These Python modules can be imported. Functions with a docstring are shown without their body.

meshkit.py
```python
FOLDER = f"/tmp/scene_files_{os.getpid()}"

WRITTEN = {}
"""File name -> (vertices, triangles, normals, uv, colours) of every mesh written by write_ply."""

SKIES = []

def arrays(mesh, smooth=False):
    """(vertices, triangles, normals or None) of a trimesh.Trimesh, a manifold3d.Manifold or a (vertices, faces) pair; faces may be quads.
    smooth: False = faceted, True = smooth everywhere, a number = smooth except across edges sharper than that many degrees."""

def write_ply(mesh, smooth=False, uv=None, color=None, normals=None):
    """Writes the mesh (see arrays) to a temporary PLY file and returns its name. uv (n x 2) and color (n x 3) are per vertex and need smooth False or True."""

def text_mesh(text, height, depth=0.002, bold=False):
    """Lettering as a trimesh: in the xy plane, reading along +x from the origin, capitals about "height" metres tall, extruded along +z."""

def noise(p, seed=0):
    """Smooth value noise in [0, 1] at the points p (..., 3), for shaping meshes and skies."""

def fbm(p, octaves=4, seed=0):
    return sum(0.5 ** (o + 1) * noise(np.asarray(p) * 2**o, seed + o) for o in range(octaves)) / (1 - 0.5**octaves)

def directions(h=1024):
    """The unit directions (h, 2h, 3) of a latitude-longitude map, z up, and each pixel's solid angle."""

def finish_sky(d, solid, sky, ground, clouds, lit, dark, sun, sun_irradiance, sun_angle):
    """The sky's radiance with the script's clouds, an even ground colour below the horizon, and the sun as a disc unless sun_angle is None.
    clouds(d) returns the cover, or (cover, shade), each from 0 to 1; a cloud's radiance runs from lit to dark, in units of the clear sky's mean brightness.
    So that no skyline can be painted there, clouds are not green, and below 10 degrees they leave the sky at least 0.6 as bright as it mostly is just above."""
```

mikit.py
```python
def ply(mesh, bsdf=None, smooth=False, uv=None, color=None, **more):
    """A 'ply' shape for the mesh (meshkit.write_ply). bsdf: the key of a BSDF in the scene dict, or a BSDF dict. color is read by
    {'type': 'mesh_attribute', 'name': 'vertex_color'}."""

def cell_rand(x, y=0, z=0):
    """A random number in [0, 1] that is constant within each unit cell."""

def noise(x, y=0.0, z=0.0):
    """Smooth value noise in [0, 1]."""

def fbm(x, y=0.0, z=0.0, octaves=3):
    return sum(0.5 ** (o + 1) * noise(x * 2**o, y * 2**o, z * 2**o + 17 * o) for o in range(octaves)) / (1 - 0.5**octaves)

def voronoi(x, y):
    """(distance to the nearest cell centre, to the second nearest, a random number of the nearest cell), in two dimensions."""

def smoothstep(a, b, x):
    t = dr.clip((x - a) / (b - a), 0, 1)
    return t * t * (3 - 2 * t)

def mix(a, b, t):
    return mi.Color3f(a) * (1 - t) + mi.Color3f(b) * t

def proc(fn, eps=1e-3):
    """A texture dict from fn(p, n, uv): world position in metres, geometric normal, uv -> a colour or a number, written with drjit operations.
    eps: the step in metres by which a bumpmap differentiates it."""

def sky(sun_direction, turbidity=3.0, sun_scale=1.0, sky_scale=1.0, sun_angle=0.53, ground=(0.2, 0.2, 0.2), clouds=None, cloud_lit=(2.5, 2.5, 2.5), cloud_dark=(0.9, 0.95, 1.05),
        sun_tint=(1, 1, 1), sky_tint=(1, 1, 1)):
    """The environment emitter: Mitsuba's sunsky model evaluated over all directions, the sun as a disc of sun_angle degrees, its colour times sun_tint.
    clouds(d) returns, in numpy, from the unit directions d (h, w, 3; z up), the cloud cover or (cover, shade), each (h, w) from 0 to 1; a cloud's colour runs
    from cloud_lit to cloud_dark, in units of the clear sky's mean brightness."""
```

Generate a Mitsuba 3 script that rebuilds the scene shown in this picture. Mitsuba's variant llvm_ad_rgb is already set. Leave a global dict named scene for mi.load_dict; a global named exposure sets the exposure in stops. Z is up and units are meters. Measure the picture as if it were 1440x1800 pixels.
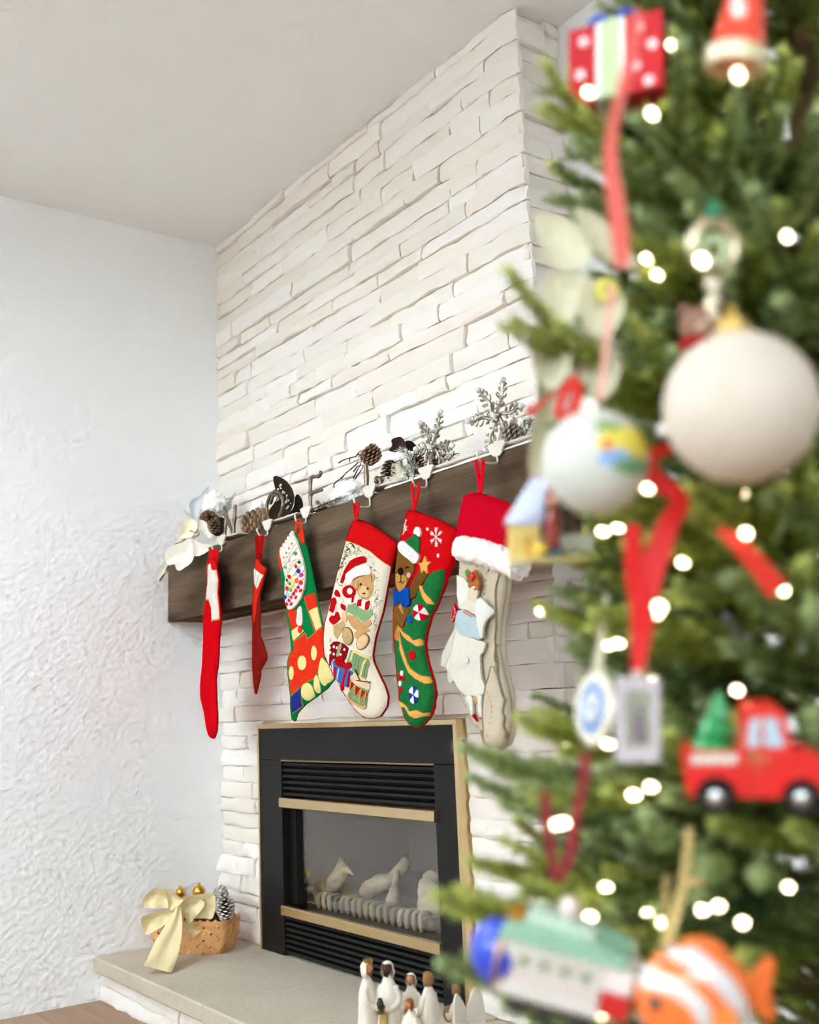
import math, random
import numpy as np, trimesh, mitsuba as mi, mikit, meshkit
from scipy.spatial import Delaunay, cKDTree
import shapely
import shapely.geometry as sg
import drjit as dr

# ------------------------------------------------------------------ camera, sky, exposure
exposure = 0.23
FPX = 1890.6
CAM = np.array([3.2637, -1.6231, 0.8000])
RIGHT, DOWN, FWD = np.array([[0.5879969582037046, 0.8078002413877976, -0.041452951125425935],
                             [-0.169572709111999, 0.07299805147096405, -0.9828104500898736],
                             [-0.7908885341611727, 0.5849188443666852, 0.1799035075731799]])
_m = np.eye(4)
_m[:3, 0], _m[:3, 1], _m[:3, 2], _m[:3, 3] = -RIGHT, -DOWN, FWD, CAM
scene = {'camera': {'type': 'thinlens', 'fov': 2 * math.degrees(math.atan(720 / FPX)), 'fov_axis': 'x',
                    'to_world': mi.ScalarTransform4f(_m.tolist()), 'aperture_radius': 0.0068, 'focus_distance': 2.62,
                    'near_clip': 0.05, 'far_clip': 100.0}}


def overcast(d):
    return np.ones(d.shape[:2]), np.clip(0.25 + 0.3 * (0.5 - d[..., 2]), 0, 1)


scene['sky'] = mikit.sky([-0.5, -0.6, 0.62], turbidity=4, sun_scale=0.0, sky_scale=40.0, ground=(0.3, 0.3, 0.3), clouds=overcast,
                         cloud_lit=(2.10, 2.36, 2.53), cloud_dark=(1.54, 1.77, 1.92))
labels = {}

# ------------------------------------------------------------------ helpers
rng = np.random.default_rng(7)


def lin(c):
    c = np.asarray(c, float) / 255.0
    return np.where(c <= 0.04045, c / 12.92, ((c + 0.055) / 1.055) ** 2.4)


def numbered(key):
    if key not in scene and key not in labels and not any(k.startswith(key + '__') for k in scene):
        return key
    n = 1
    while True:
        k = f'{key}_{n:03d}'
        if k not in scene and k not in labels and k not in USED:
            return k
        n += 1


USED = set()


def new(key):
    if key not in USED:
        USED.add(key)
        return key
    n = 1
    while f'{key}_{n:03d}' in USED:
        n += 1
    k = f'{key}_{n:03d}'
    USED.add(k)
    return k


def tm(m):
    if isinstance(m, (tuple, list)) and not isinstance(m, trimesh.Trimesh):
        v, f, n = meshkit.arrays(m)
        return trimesh.Trimesh(v, f, process=False)
    if hasattr(m, 'to_mesh'):
        v, f, n = meshkit.arrays(m)
        return trimesh.Trimesh(v, f, process=False)
    return m


def add(key, mesh, mat, col=None, smooth=False, vcol=None, **more):
    """One entry of the scene. col: an sRGB colour 0..255 for materials that read vertex_color; vcol: linear colours per vertex."""
    key = new(key)
    mesh = tm(mesh)
    if vcol is None and smooth not in (False, True):
        mesh = trimesh.graph.smooth_shade(trimesh.Trimesh(mesh.vertices, mesh.faces, process=False), angle=math.radians(smooth), facet_minarea=None)
        smooth = True
    color = None
    if vcol is not None:
        color = vcol
    elif col is not None:
        color = np.tile(lin(col), (len(mesh.vertices), 1))
    scene[key] = mikit.ply(mesh, mat, smooth=smooth, color=color, **more)
    return key


def tag(key, label=None, cat=None, group=None, kind=None):
    d = {}
    if label: d['label'] = label
    if cat: d['category'] = cat
    if group: d['group'] = group
    if kind: d['kind'] = kind
    labels[key] = d
    return key


def thing(name, label, cat, group=None):
    return tag(new(name), label, cat, group)


def box(x0, x1, y0, y1, z0, z1):
    m = trimesh.creation.box(extents=(x1 - x0, y1 - y0, z1 - z0))
    m.apply_translation(((x0 + x1) / 2, (y0 + y1) / 2, (z0 + z1) / 2))
    return m


def bevel_box(x0, x1, y0, y1, z0, z1, b=0.003):
    v = []
    for x in (x0, x1):
        for y in (y0, y1):
            for z in (z0, z1):
                sx, sy, sz = (b if x == x0 else -b), (b if y == y0 else -b), (b if z == z0 else -b)
                v += [(x + sx, y + sy, z), (x + sx, y, z + sz), (x, y + sy, z + sz)]
    return trimesh.convex.convex_hull(np.array(v))


def cat_(ms):
    return trimesh.util.concatenate([tm(m) for m in ms])


def tube(pts, r, sides=8, closed=False, caps=True):
    p = np.asarray(pts, float)
    n = len(p)
    r = np.broadcast_to(r, (n,)).astype(float)
    if closed:
        t = np.roll(p, -1, 0) - np.roll(p, 1, 0)
    else:
        t = np.gradient(p, axis=0)
    t /= np.linalg.norm(t, axis=1, keepdims=True) + 1e-12
    a = np.cross(t[0], [0, 0, 1.0])
    if np.linalg.norm(a) < 0.2:
        a = np.cross(t[0], [1.0, 0, 0])
    A = []
    for i in range(n):
        a = a - t[i] * (a @ t[i])
        a /= np.linalg.norm(a) + 1e-12
        A.append(a)
    A = np.array(A)
    B = np.cross(t, A)
    ang = np.arange(sides) * 2 * np.pi / sides
    v = p[:, None] + r[:, None, None] * (np.cos(ang)[None, :, None] * A[:, None] + np.sin(ang)[None, :, None] * B[:, None])
    v = v.reshape(-1, 3)
    f = []
    m = n if closed else n - 1
    for i in range(m):
        j2 = (i + 1) % n
        for j in range(sides):
            k = (j + 1) % sides
            f += [(i * sides + j, i * sides + k, j2 * sides + k), (i * sides + j, j2 * sides + k, j2 * sides + j)]
    if caps and not closed:
        v = np.vstack([v, p[:1], p[-1:]])
        for j in range(sides):
            k = (j + 1) % sides
            f += [(n * sides, k, j), (n * sides + 1, (n - 1) * sides + j, (n - 1) * sides + k)]
    return trimesh.Trimesh(v, np.array(f), process=False)


def ribbon(pts, width_dir, w, thick=0.0006):
    """A flat band along pts; width_dir one vector or one per point; thin but solid."""
    p = np.asarray(pts, float)
    n = len(p)
    W = np.broadcast_to(np.asarray(width_dir, float), (n, 3)).copy()
    W /= np.linalg.norm(W, axis=1, keepdims=True)
    w = np.broadcast_to(w, (n,))[:, None]
    t = np.gradient(p, axis=0)
    N = np.cross(t, W)
    N /= np.linalg.norm(N, axis=1, keepdims=True) + 1e-12
    N *= thick / 2
    v = np.stack([p - W * w / 2 + N, p + W * w / 2 + N, p + W * w / 2 - N, p - W * w / 2 - N], 1).reshape(-1, 3)
    f = []
    for i in range(n - 1):
        for j in range(4):
            k = (j + 1) % 4
            f += [(i * 4 + j, i * 4 + k, i * 4 + 4 + k), (i * 4 + j, i * 4 + 4 + k, i * 4 + 4 + j)]
    f += [(0, 2, 1), (0, 3, 2), (n * 4 - 4, n * 4 - 3, n * 4 - 2), (n * 4 - 4, n * 4 - 2, n * 4 - 1)]
    return trimesh.Trimesh(v, np.array(f), process=False)


def lathe(profile, n=24):
    return trimesh.creation.revolve(np.asarray(profile, float), sections=n)


def ball(c, r, sub=2, scale=(1, 1, 1)):
    m = trimesh.creation.icosphere(subdivisions=sub, radius=1.0)
    m.apply_scale(np.asarray(scale, float) * r)
    m.apply_translation(c)
    return m


def frame_mat(o, x, y, z):
    m = np.eye(4)
    m[:3, 0], m[:3, 1], m[:3, 2], m[:3, 3] = x, y, z, o
    return m


def place(mesh, o, z=(0, 0, 1), spin=0.0, scale=1.0):
    """The mesh moved so that its z axis runs along z."""
    m = mesh.copy()
    z = np.asarray(z, float) / np.linalg.norm(z)
    h = np.array([0, 0, 1.0]) if abs(z[2]) < 0.95 else np.array([1.0, 0, 0])
    x = np.cross(h, z); x /= np.linalg.norm(x)
    y = np.cross(z, x)
    c, s = math.cos(spin), math.sin(spin)
    m.apply_transform(frame_mat(o, (x * c + y * s) * scale, (y * c - x * s) * scale, z * scale))
    return m


def smooth_curve(pts, n=8, closed=False):
    """Catmull-Rom through the points."""
    p = np.asarray(pts, float)
    if closed:
        q = np.vstack([p[-1:], p, p[:2]])
    else:
        q = np.vstack([2 * p[0] - p[1], p, 2 * p[-1] - p[-2]])
    out = []
    for i in range(1, len(q) - 2):
        for s in np.arange(n) / n:
            a, b, c, d = q[i - 1], q[i], q[i + 1], q[i + 2]
            out.append(0.5 * (2 * b + (c - a) * s + (2 * a - 5 * b + 4 * c - d) * s * s + (3 * b - a - 3 * c + d) * s ** 3))
    if not closed:
        out.append(q[-2])
    return np.array(out)


def ray(px, py):
    d = FWD + (px - 720) / FPX * RIGHT + (py - 900) / FPX * DOWN
    return d


def on_plane(px, py, o, n):
    d = ray(px, py)
    return CAM + d * (((np.asarray(o) - CAM) @ n) / (d @ n))


def at_y(px, py, y): return on_plane(px, py, (0, y, 0), np.array([0, 1.0, 0]))
def at_z(px, py, z): return on_plane(px, py, (0, 0, z), np.array([0, 0, 1.0]))
def at_x(px, py, x): return on_plane(px, py, (x, 0, 0), np.array([1.0, 0, 0]))
def at_d(px, py, depth): return CAM + ray(px, py) * depth


def project(P):
    q = (np.asarray(P, float) - CAM) @ np.stack([RIGHT, DOWN, FWD]).T
    return 720 + FPX * q[..., 0] / q[..., 2], 900 + FPX * q[..., 1] / q[..., 2]


# ------------------------------------------------------------------ materials
VC = {'type': 'mesh_attribute', 'name': 'vertex_color'}


def two(b): return {'type': 'twosided', 'bsdf': b}


def fine(p, n, uv): return mikit.fbm(p[0] * 900, p[1] * 900, p[2] * 900, 2)
def stone_relief(p, n, uv):
    a = mikit.noise(p[0] * 130, p[1] * 130, p[2] * 90)
    b = mikit.noise(p[0] * 44 + 9, p[1] * 44, p[2] * 28)
    return 0.5 * a + b


def plaster(p, n, uv): return mikit.smoothstep(0.35, 0.75, mikit.noise(p[0] * 85, p[1] * 85, p[2] * 85))
def slab_relief(p, n, uv): return mikit.noise(p[0] * 120, p[1] * 120, p[2] * 120)


def wood_tone(p, n, uv):
    g = mikit.fbm(p[0] * 5.0 + 3, p[1] * 60, p[2] * 26, 4)
    w = mikit.fbm(p[0] * 2.2 + 7 + 0.2 * g, p[1] * 9, p[2] * 7 + 0.8 * mikit.noise(p[0] * 3, p[2] * 4), 3)
    streak = mikit.fbm(p[0] * 9, p[1] * 220, p[2] * 220, 2)
    c = mikit.mix((0.047, 0.031, 0.020), (0.150, 0.104, 0.068), mikit.smoothstep(0.25, 0.75, 0.55 * g + 0.45 * w))
    return c * (0.75 + 0.5 * streak)


def floor_tone(p, n, uv):
    i = dr.floor(p[1] / 0.12)
    t = mikit.fbm(p[0] * 3 + 13 * i, p[1] * 50, 0, 3)
    r = mikit.cell_rand(i, dr.floor(p[0] / 1.1 + 0.37 * i))
    return mikit.mix((0.32, 0.215, 0.15), (0.46, 0.335, 0.25), 0.6 * t + 0.4 * r)


def slab_tone(p, n, uv):
    a = mikit.fbm(p[0] * 7, p[1] * 7, p[2] * 7, 4)
    s = mikit.fbm(p[0] * 160, p[1] * 160, p[2] * 160, 2)
    return mikit.mix((0.45, 0.39, 0.305), (0.63, 0.565, 0.465), 0.65 * a + 0.35 * s)


def bsdf(name, d):
    scene[name] = d


def pr(rough=0.5, spec=0.5, base=VC, **k): return {'type': 'principled', 'base_color': base, 'roughness': rough, 'specular': spec, **k}
def rgb(*c): return {'type': 'rgb', 'value': list(map(float, c))}


bsdf('mat_wall', two({'type': 'bumpmap', 'arbitrary': mikit.proc(plaster, 2e-3), 'scale': 0.0012, 'bsdf': {'type': 'diffuse', 'reflectance': rgb(0.85, 0.86, 0.87)}}))
bsdf('mat_ceiling', two({'type': 'bumpmap', 'arbitrary': mikit.proc(plaster, 2e-3), 'scale': 0.0012, 'bsdf': {'type': 'diffuse', 'reflectance': rgb(0.84, 0.84, 0.815)}}))
bsdf('mat_floor', two({'type': 'diffuse', 'reflectance': mikit.proc(floor_tone)}))
bsdf('mat_stone', two({'type': 'bumpmap', 'arbitrary': mikit.proc(stone_relief, 1.5e-3), 'scale': 0.005, 'bsdf': {'type': 'diffuse', 'reflectance': VC}}))
bsdf('mat_slab', two({'type': 'bumpmap', 'arbitrary': mikit.proc(slab_relief, 1.5e-3), 'scale': 0.0010, 'bsdf': {'type': 'diffuse', 'reflectance': mikit.proc(slab_tone)}}))
bsdf('mat_wood', two({'type': 'diffuse', 'reflectance': mikit.proc(wood_tone)}))
bsdf('mat_plain_wall', two({'type': 'diffuse', 'reflectance': rgb(0.80, 0.80, 0.80)}))
bsdf('mat_cloth', two({'type': 'diffuse', 'reflectance': VC}))
bsdf('mat_satin', two(pr(0.5, 0.28)))
bsdf('mat_gloss', two(pr(0.18, 0.6, clearcoat=0.8, clearcoat_gloss=0.9)))
bsdf('mat_metal', two(pr(0.32, 0.5, metallic=0.95)))
bsdf('mat_pane', {'type': 'thindielectric', 'int_ior': 1.5})

# ------------------------------------------------------------------ dimensions (metres)
H = 2.44
HZ, SLAB, HD = 0.124, 0.042, 0.433        # hearth top, slab thickness, hearth depth
MD, MT, MB = 0.197, 1.308, 1.107          # mantel depth, top, bottom
WC, RD = 1.574, 0.141                     # chimney width, return depth
FX0, FX1, FT, FP = 0.286, 1.259, 0.772, 0.029
RX, FY = 5.2, -4.6                        # right wall, front wall


def structure(key, mesh, mat, label=None, **k):
    key = add(key, mesh, mat, **k)
    tag(key, label, kind='structure')
    return key


# ------------------------------------------------------------------ the room
structure('floor', box(-0.1, RX + 0.1, FY - 0.1, RD + 0.1, -0.08, 0), 'mat_floor', 'warm brown wooden floor')
structure('wall_left', box(-0.1, 0, FY - 0.1, RD + 0.1, 0, H), 'mat_wall', 'white textured plaster wall left of the stone chimney')
structure('wall_back', box(WC - 0.02, RX + 0.1, RD, RD + 0.1, 0, H), 'mat_plain_wall', 'white plaster wall behind the tree, right of the chimney')


def holed(a0, a1, b0, b1, openings, make):
    """Boxes that fill the rectangle a0..a1 x b0..b1 except the openings (a0, a1, b0, b1), which do not overlap along a."""
    out, x = [], a0
    for p0, p1, q0, q1 in sorted(openings):
        out += [make(x, p0, b0, b1), make(p0, p1, b0, q0), make(p0, p1, q1, b1)]
        x = p1
    return cat_(out + [make(x, a1, b0, b1)])


FW = [(0.25, 4.4, 1.35, 2.38)]
RW = [(-4.2, -1.6, 1.3, 2.38)]
ADDED_SKYLIGHT = [(0.3, 1.7, -2.8, -1.8)]  # unseen ceiling opening, added to bring light in from overhead
structure('ceiling', holed(-0.1, RX + 0.1, FY - 0.1, RD + 0.1, ADDED_SKYLIGHT, lambda a, b, c, d: box(a, b, c, d, H, H + 0.2)), 'mat_ceiling', 'pale textured ceiling above the stone chimney')
structure('wall_front', holed(0, RX, 0, H, FW, lambda a, b, c, d: box(a, b, FY - 0.1, FY, c, d)), 'mat_plain_wall')
structure('wall_right', holed(FY, RD, 0, H, RW, lambda a, b, c, d: box(RX, RX + 0.1, a, b, c, d)), 'mat_plain_wall')
for i, (a, b, c, d) in enumerate(FW + RW):
    bars = []
    n = 4
    for k in range(n + 1):
        t = a + (b - a) * k / n
        bars.append((t - 0.025, t + 0.025, c, d))
    bars += [(a, b, c, c + 0.05), (a, b, d - 0.05, d)]
    if i == 0:
        m = cat_([box(p, q, FY - 0.08, FY - 0.03, r, s) for p, q, r, s in bars])
    else:
        m = cat_([box(RX + 0.03, RX + 0.08, p, q, r, s) for p, q, r, s in bars])
    structure(f'window_{i + 1}', m, 'mat_satin', col=(235, 235, 232))

# ------------------------------------------------------------------ stone veneer
STONE_TONES = [(236, 231, 222), (238, 234, 227), (233, 227, 216), (239, 235, 230), (235, 227, 217), (231, 225, 214), (237, 230, 224)]


def stone_mesh(u0, u1, v0, v1, proud, seed, cell=0.03, wob=0.0035):
    """A split-faced strip in (u, v) with depth w out of the wall: returns a mesh in (u, w, v)."""
    r = np.random.default_rng(seed)
    nx = int(np.clip(round((u1 - u0) / cell), 2, 9)); nz = 3
    us, vs = np.linspace(0, 1, nx + 1), np.array([0, 0.22, 0.72, 1.0])
    U, V = np.meshgrid(us, vs, indexing='ij')
    edge = (U == 0) | (U == 1) | (V == 0) | (V == 1)
    X = u0 + (u1 - u0) * U
    Z = v0 + (v1 - v0) * V
    q = np.stack([X * 30, Z * 40, np.full_like(X, seed * 0.37)], -1)
    nz_ = meshkit.fbm(q, 3, seed % 97)
    W = proud + (nz_ - 0.5) * 0.016 + (r.uniform(-1, 1) * 0.006) * (V - 0.5) + (r.uniform(-1, 1) * 0.006) * (U - 0.5)
    W = np.where((V == 0) | (V == 1), W - 0.002 - 0.004 * r.random(W.shape), W)
    lip = meshkit.noise(np.stack([X[:, 0] * 14, X[:, 0] * 0 + seed * 0.91, X[:, 0] * 0 + 2], -1), 11)
    W[:, 0] += 0.009 * np.clip(lip - 0.45, 0, 1) * 1.8
    W[:, 1] += 0.007 * np.clip(lip - 0.45, 0, 1) * 1.8
    W = np.maximum(W, 0.002)
    w1 = meshkit.noise(np.stack([X[:, 0] * 22, X[:, 0] * 0 + seed * 1.7, X[:, 0] * 0], -1), 3) - 0.5
    w2 = meshkit.noise(np.stack([X[:, 0] * 22, X[:, 0] * 0 + seed * 2.3, X[:, 0] * 0 + 5], -1), 5) - 0.5
    Z[:, 0] += np.maximum(w1, -0.25) * wob * 1.5
    Z[:, -1] -= np.maximum(w2, -0.25) * wob * 1.5
    X[0, :] += r.random(4) * 0.0012
    X[-1, :] -= r.random(4) * 0.0012
    front = np.stack([X, W, Z], -1)
    # border ring at the back
    idx = np.arange((nx + 1) * 4).reshape(nx + 1, 4)
    ring = list(idx[:, 0]) + list(idx[-1, 1:]) + list(idx[-2::-1, -1]) + list(idx[0, -2:0:-1])
    fv = front.reshape(-1, 3)
    back = fv[ring].copy()
    back[:, 1] = -0.004
    v = np.vstack([fv, back])
    f = []
    for i in range(nx):
        for j in range(3):
            a, b, c, d = idx[i, j], idx[i + 1, j], idx[i + 1, j + 1], idx[i, j + 1]
            f += [(a, b, c), (a, c, d)] if (i + j) % 2 else [(a, b, d), (b, c, d)]
    n0 = len(fv); L = len(ring)
    for k in range(L):
        k2 = (k + 1) % L
        f += [(ring[k2], ring[k], n0 + k), (ring[k2], n0 + k, n0 + k2)]
    return v, np.array(f)


def rows(z0, z1, r, hs=(0.034, 0.056)):
    z = [z0]
    while z[-1] < z1 - 1e-6:
        h = r.uniform(*hs)
        if z1 - z[-1] - h < hs[0] * 0.8:
            h = z1 - z[-1]
        z.append(z[-1] + h)
    return z


def split(u0, u1, r, lo, hi):
    u = [u0]
    while u[-1] < u1 - 1e-6:
        l = r.uniform(lo, hi) if r.random() < 0.75 else r.uniform(hi, hi * 1.6)
        if u1 - u[-1] - l < lo * 0.7:
            l = u1 - u[-1]
        u.append(u[-1] + l)
    return u


def stone_col(seed, shade=1.0):
    r = np.random.default_rng(seed + 999)
    c = np.array(STONE_TONES[r.integers(len(STONE_TONES))], float)
    return np.clip(c * (1 + r.uniform(-0.012, 0.012)) * shade, 0, 255)


core = structure('wall_chimney', cat_([box(0, FX0 + 0.004, 0, RD, 0, H), box(FX1 - 0.004, WC - 0.012, 0, RD, 0, H), box(FX0 + 0.004, FX1 - 0.004, 0, RD, FT - 0.004, H), box(FX0 + 0.004, FX1 - 0.004, 0, RD, 0, HZ)]), 'mat_stone', 'white stacked split-face stone chimney wall above and around the fireplace', col=(214, 206, 192))
r = np.random.default_rng(41)
zs = rows(HZ, H, r)
sid = 0
front_stones, hidden_stones = [], []
for k in range(len(zs) - 1):
    z0, z1 = zs[k], zs[k + 1]
    if MB + 0.01 < z0 and z1 < MT - 0.01:
        continue
    us = split(0.0, WC, r, 0.10, 0.30)
    for i in range(len(us) - 1):
        u0, u1 = us[i], us[i + 1]
        sid += 1
        segs = [(u0, u1)]
        if z0 < FT - 0.002:
            segs = []
            if u0 < FX0: segs.append((u0, min(u1, FX0 - 0.002)))
            if u1 > FX1: segs.append((max(u0, FX1 + 0.005), u1))
        for (a, b) in segs:
            if b - a < 0.02: continue
            zt_ = min(z1, H - 0.001)
            if z0 < FT < z1 and a < FX1 and b > FX0 and z0 >= FT - 0.002: pass
            last = b > WC - 1e-6
            proud = 0.003 + 0.018 * float(meshkit.noise(np.array([[(a + b) * 0.9, k * 1.37, 0.0]]), 5)[0]) + 0.006 * r.random()
            if a < FX1 + 0.02 and b > FX1 and z0 < FT: proud = min(proud, 0.007)
            v, f = stone_mesh(a + 0.0006, b - 0.0006, z0 + 0.0005, zt_ - 0.0005, proud, sid)
            if last:      # the corner stone: rolled over the edge of the chimney
                v[:, 0] = np.where(v[:, 0] > b - 0.012, b + proud - 0.004, v[:, 0])
                sel = (v[:, 0] > b - 0.004) & (v[:, 1] > 0)
                v[sel, 1] -= 0.010
            P = np.stack([v[:, 0], -v[:, 1], v[:, 2]], 1)
            front_stones.append((P, f[:, ::-1] if False else f, sid))
# the return (right side of the chimney)
side_stones = []
for k in range(len(zs) - 1):
    z0, z1 = zs[k], zs[k + 1]
    us = split(0.0, RD, r, 0.05, 0.15)
    for i in range(len(us) - 1):
        sid += 1
        v, f = stone_mesh(us[i] + (0.0 if i else -0.006), us[i + 1] - 0.0006, z0 + 0.0005, min(z1, H - 0.001) - 0.0005, 0.004 + 0.018 * r.random(), sid)
        side_stones.append((np.stack([WC - 0.012 + v[:, 1], v[:, 0], v[:, 2]], 1), f, sid))


def fixed(v, f):
    m = trimesh.Trimesh(v, f, process=False)
    c = v.mean(0)
    return m


def put_stones(base, lst, limit):
    big = lst[:limit]
    for P, f, s in big:
        add(base + '__stone', (P, f), 'mat_stone', col=stone_col(s), smooth=38)
    if lst[limit:]:
        k = add(base + '__far_stones', cat_([trimesh.Trimesh(P, f, process=False) for P, f, s in lst[limit:]]), 'mat_stone', col=(233, 228, 220))
        tag(k, kind='stuff')


front_stones.sort(key=lambda s: -((s[0][:, 0].max() - s[0][:, 0].min()) * (s[0][:, 2].max() - s[0][:, 2].min()) / np.linalg.norm(s[0].mean(0) - CAM) ** 2))
print('front stones', len(front_stones), 'side', len(side_stones))
put_stones('wall_chimney', front_stones, 299)
structure('wall_chimney_return', box(WC - 0.013, WC - 0.0115, 0.001, RD, HZ, H), 'mat_stone', 'narrow right-hand return of the stone chimney, partly behind the tree', col=(214, 206, 192))
put_stones('wall_chimney_return', side_stones, 299)

# ------------------------------------------------------------------ hearth
hearth = thing('hearth', 'low raised hearth of tan slabs on white stone below the fireplace', 'hearth')
HX1 = 1.9
add(hearth + '__core', box(0, HX1 - 0.02, -HD + 0.03, -0.001, 0, HZ - SLAB), 'mat_stone', col=(220, 213, 200))
xs = [0.0, 0.165, 0.66, 1.16, HX1]
# slabs: a short edge piece and a long one along the front, broad ones behind
def slab(x0, x1, y0, y1, dz=0.0):
    m = bevel_box(x0 + 0.002, x1 - 0.002, y0 + 0.0012, y1 - 0.0012, HZ - SLAB, HZ + dz, 0.004)
    m = m.subdivide_to_size(0.06)
    return add(hearth + '__slab', m, 'mat_slab', smooth=40)
slab(0, 0.74, -HD, -0.001)
slab(0.74, 1.32, -HD - 0.004, -0.001, 0.0015)
slab(1.32, HX1, -HD + 0.002, -0.001, -0.001)
r = np.random.default_rng(5)
for z0, z1 in ((0.0, 0.042), (0.042, HZ - SLAB)):
    us = split(0.0, HX1, r, 0.12, 0.3)
    for i in range(len(us) - 1):
        sid += 1
        v, f = stone_mesh(us[i] + 0.0005, us[i + 1] - 0.0005, z0 + 0.0004, z1 - 0.0004, 0.004 + 0.008 * r.random(), sid)
        add(hearth + '__stone', (np.stack([v[:, 0], -HD + 0.03 - v[:, 1], v[:, 2]], 1), f), 'mat_stone', col=stone_col(sid, 0.98), smooth=38)

# ------------------------------------------------------------------ mantel
mantel = thing('mantel_beam', 'dark stained wooden box-beam mantel shelf across the stone chimney', 'mantel')
MX1 = at_y(947, 776, -MD)[0]
b = bevel_box(0.001, MX1, -MD, -MD + 0.022, MB, MT, 0.0018)
add(mantel + '__front_board', b, 'mat_wood')
add(mantel + '__bottom_board', bevel_box(0.001, MX1 - 0.001, -MD + 0.0225, -0.03, MB + 0.001, MB + 0.022, 0.001), 'mat_wood')
add(mantel + '__top_board', bevel_box(0.001, MX1 - 0.001, -MD + 0.0225, -0.001, MT - 0.022, MT, 0.001), 'mat_wood')
add(mantel + '__end_board', bevel_box(MX1 - 0.022, MX1 - 0.001, -MD + 0.0225, -0.03, MB + 0.0225, MT - 0.0225, 0.001), 'mat_wood')
# ------------------------------------------------------------------ fireplace insert
fire = thing('fireplace', 'black gas fireplace insert with brass trim and glass front set in the stone wall', 'fireplace')
FB = HZ
y0 = -FP
def fpt(px, py, y=-FP): return at_y(px, py, y)
ix0 = fpt(494, 1345)[0]; ix1 = fpt(762, 1350)[0]
iz1 = fpt(494, 1336)[2]
BLK = (17, 16, 15)
GOLD = (214, 190, 146)
TW = 0.013
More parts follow.
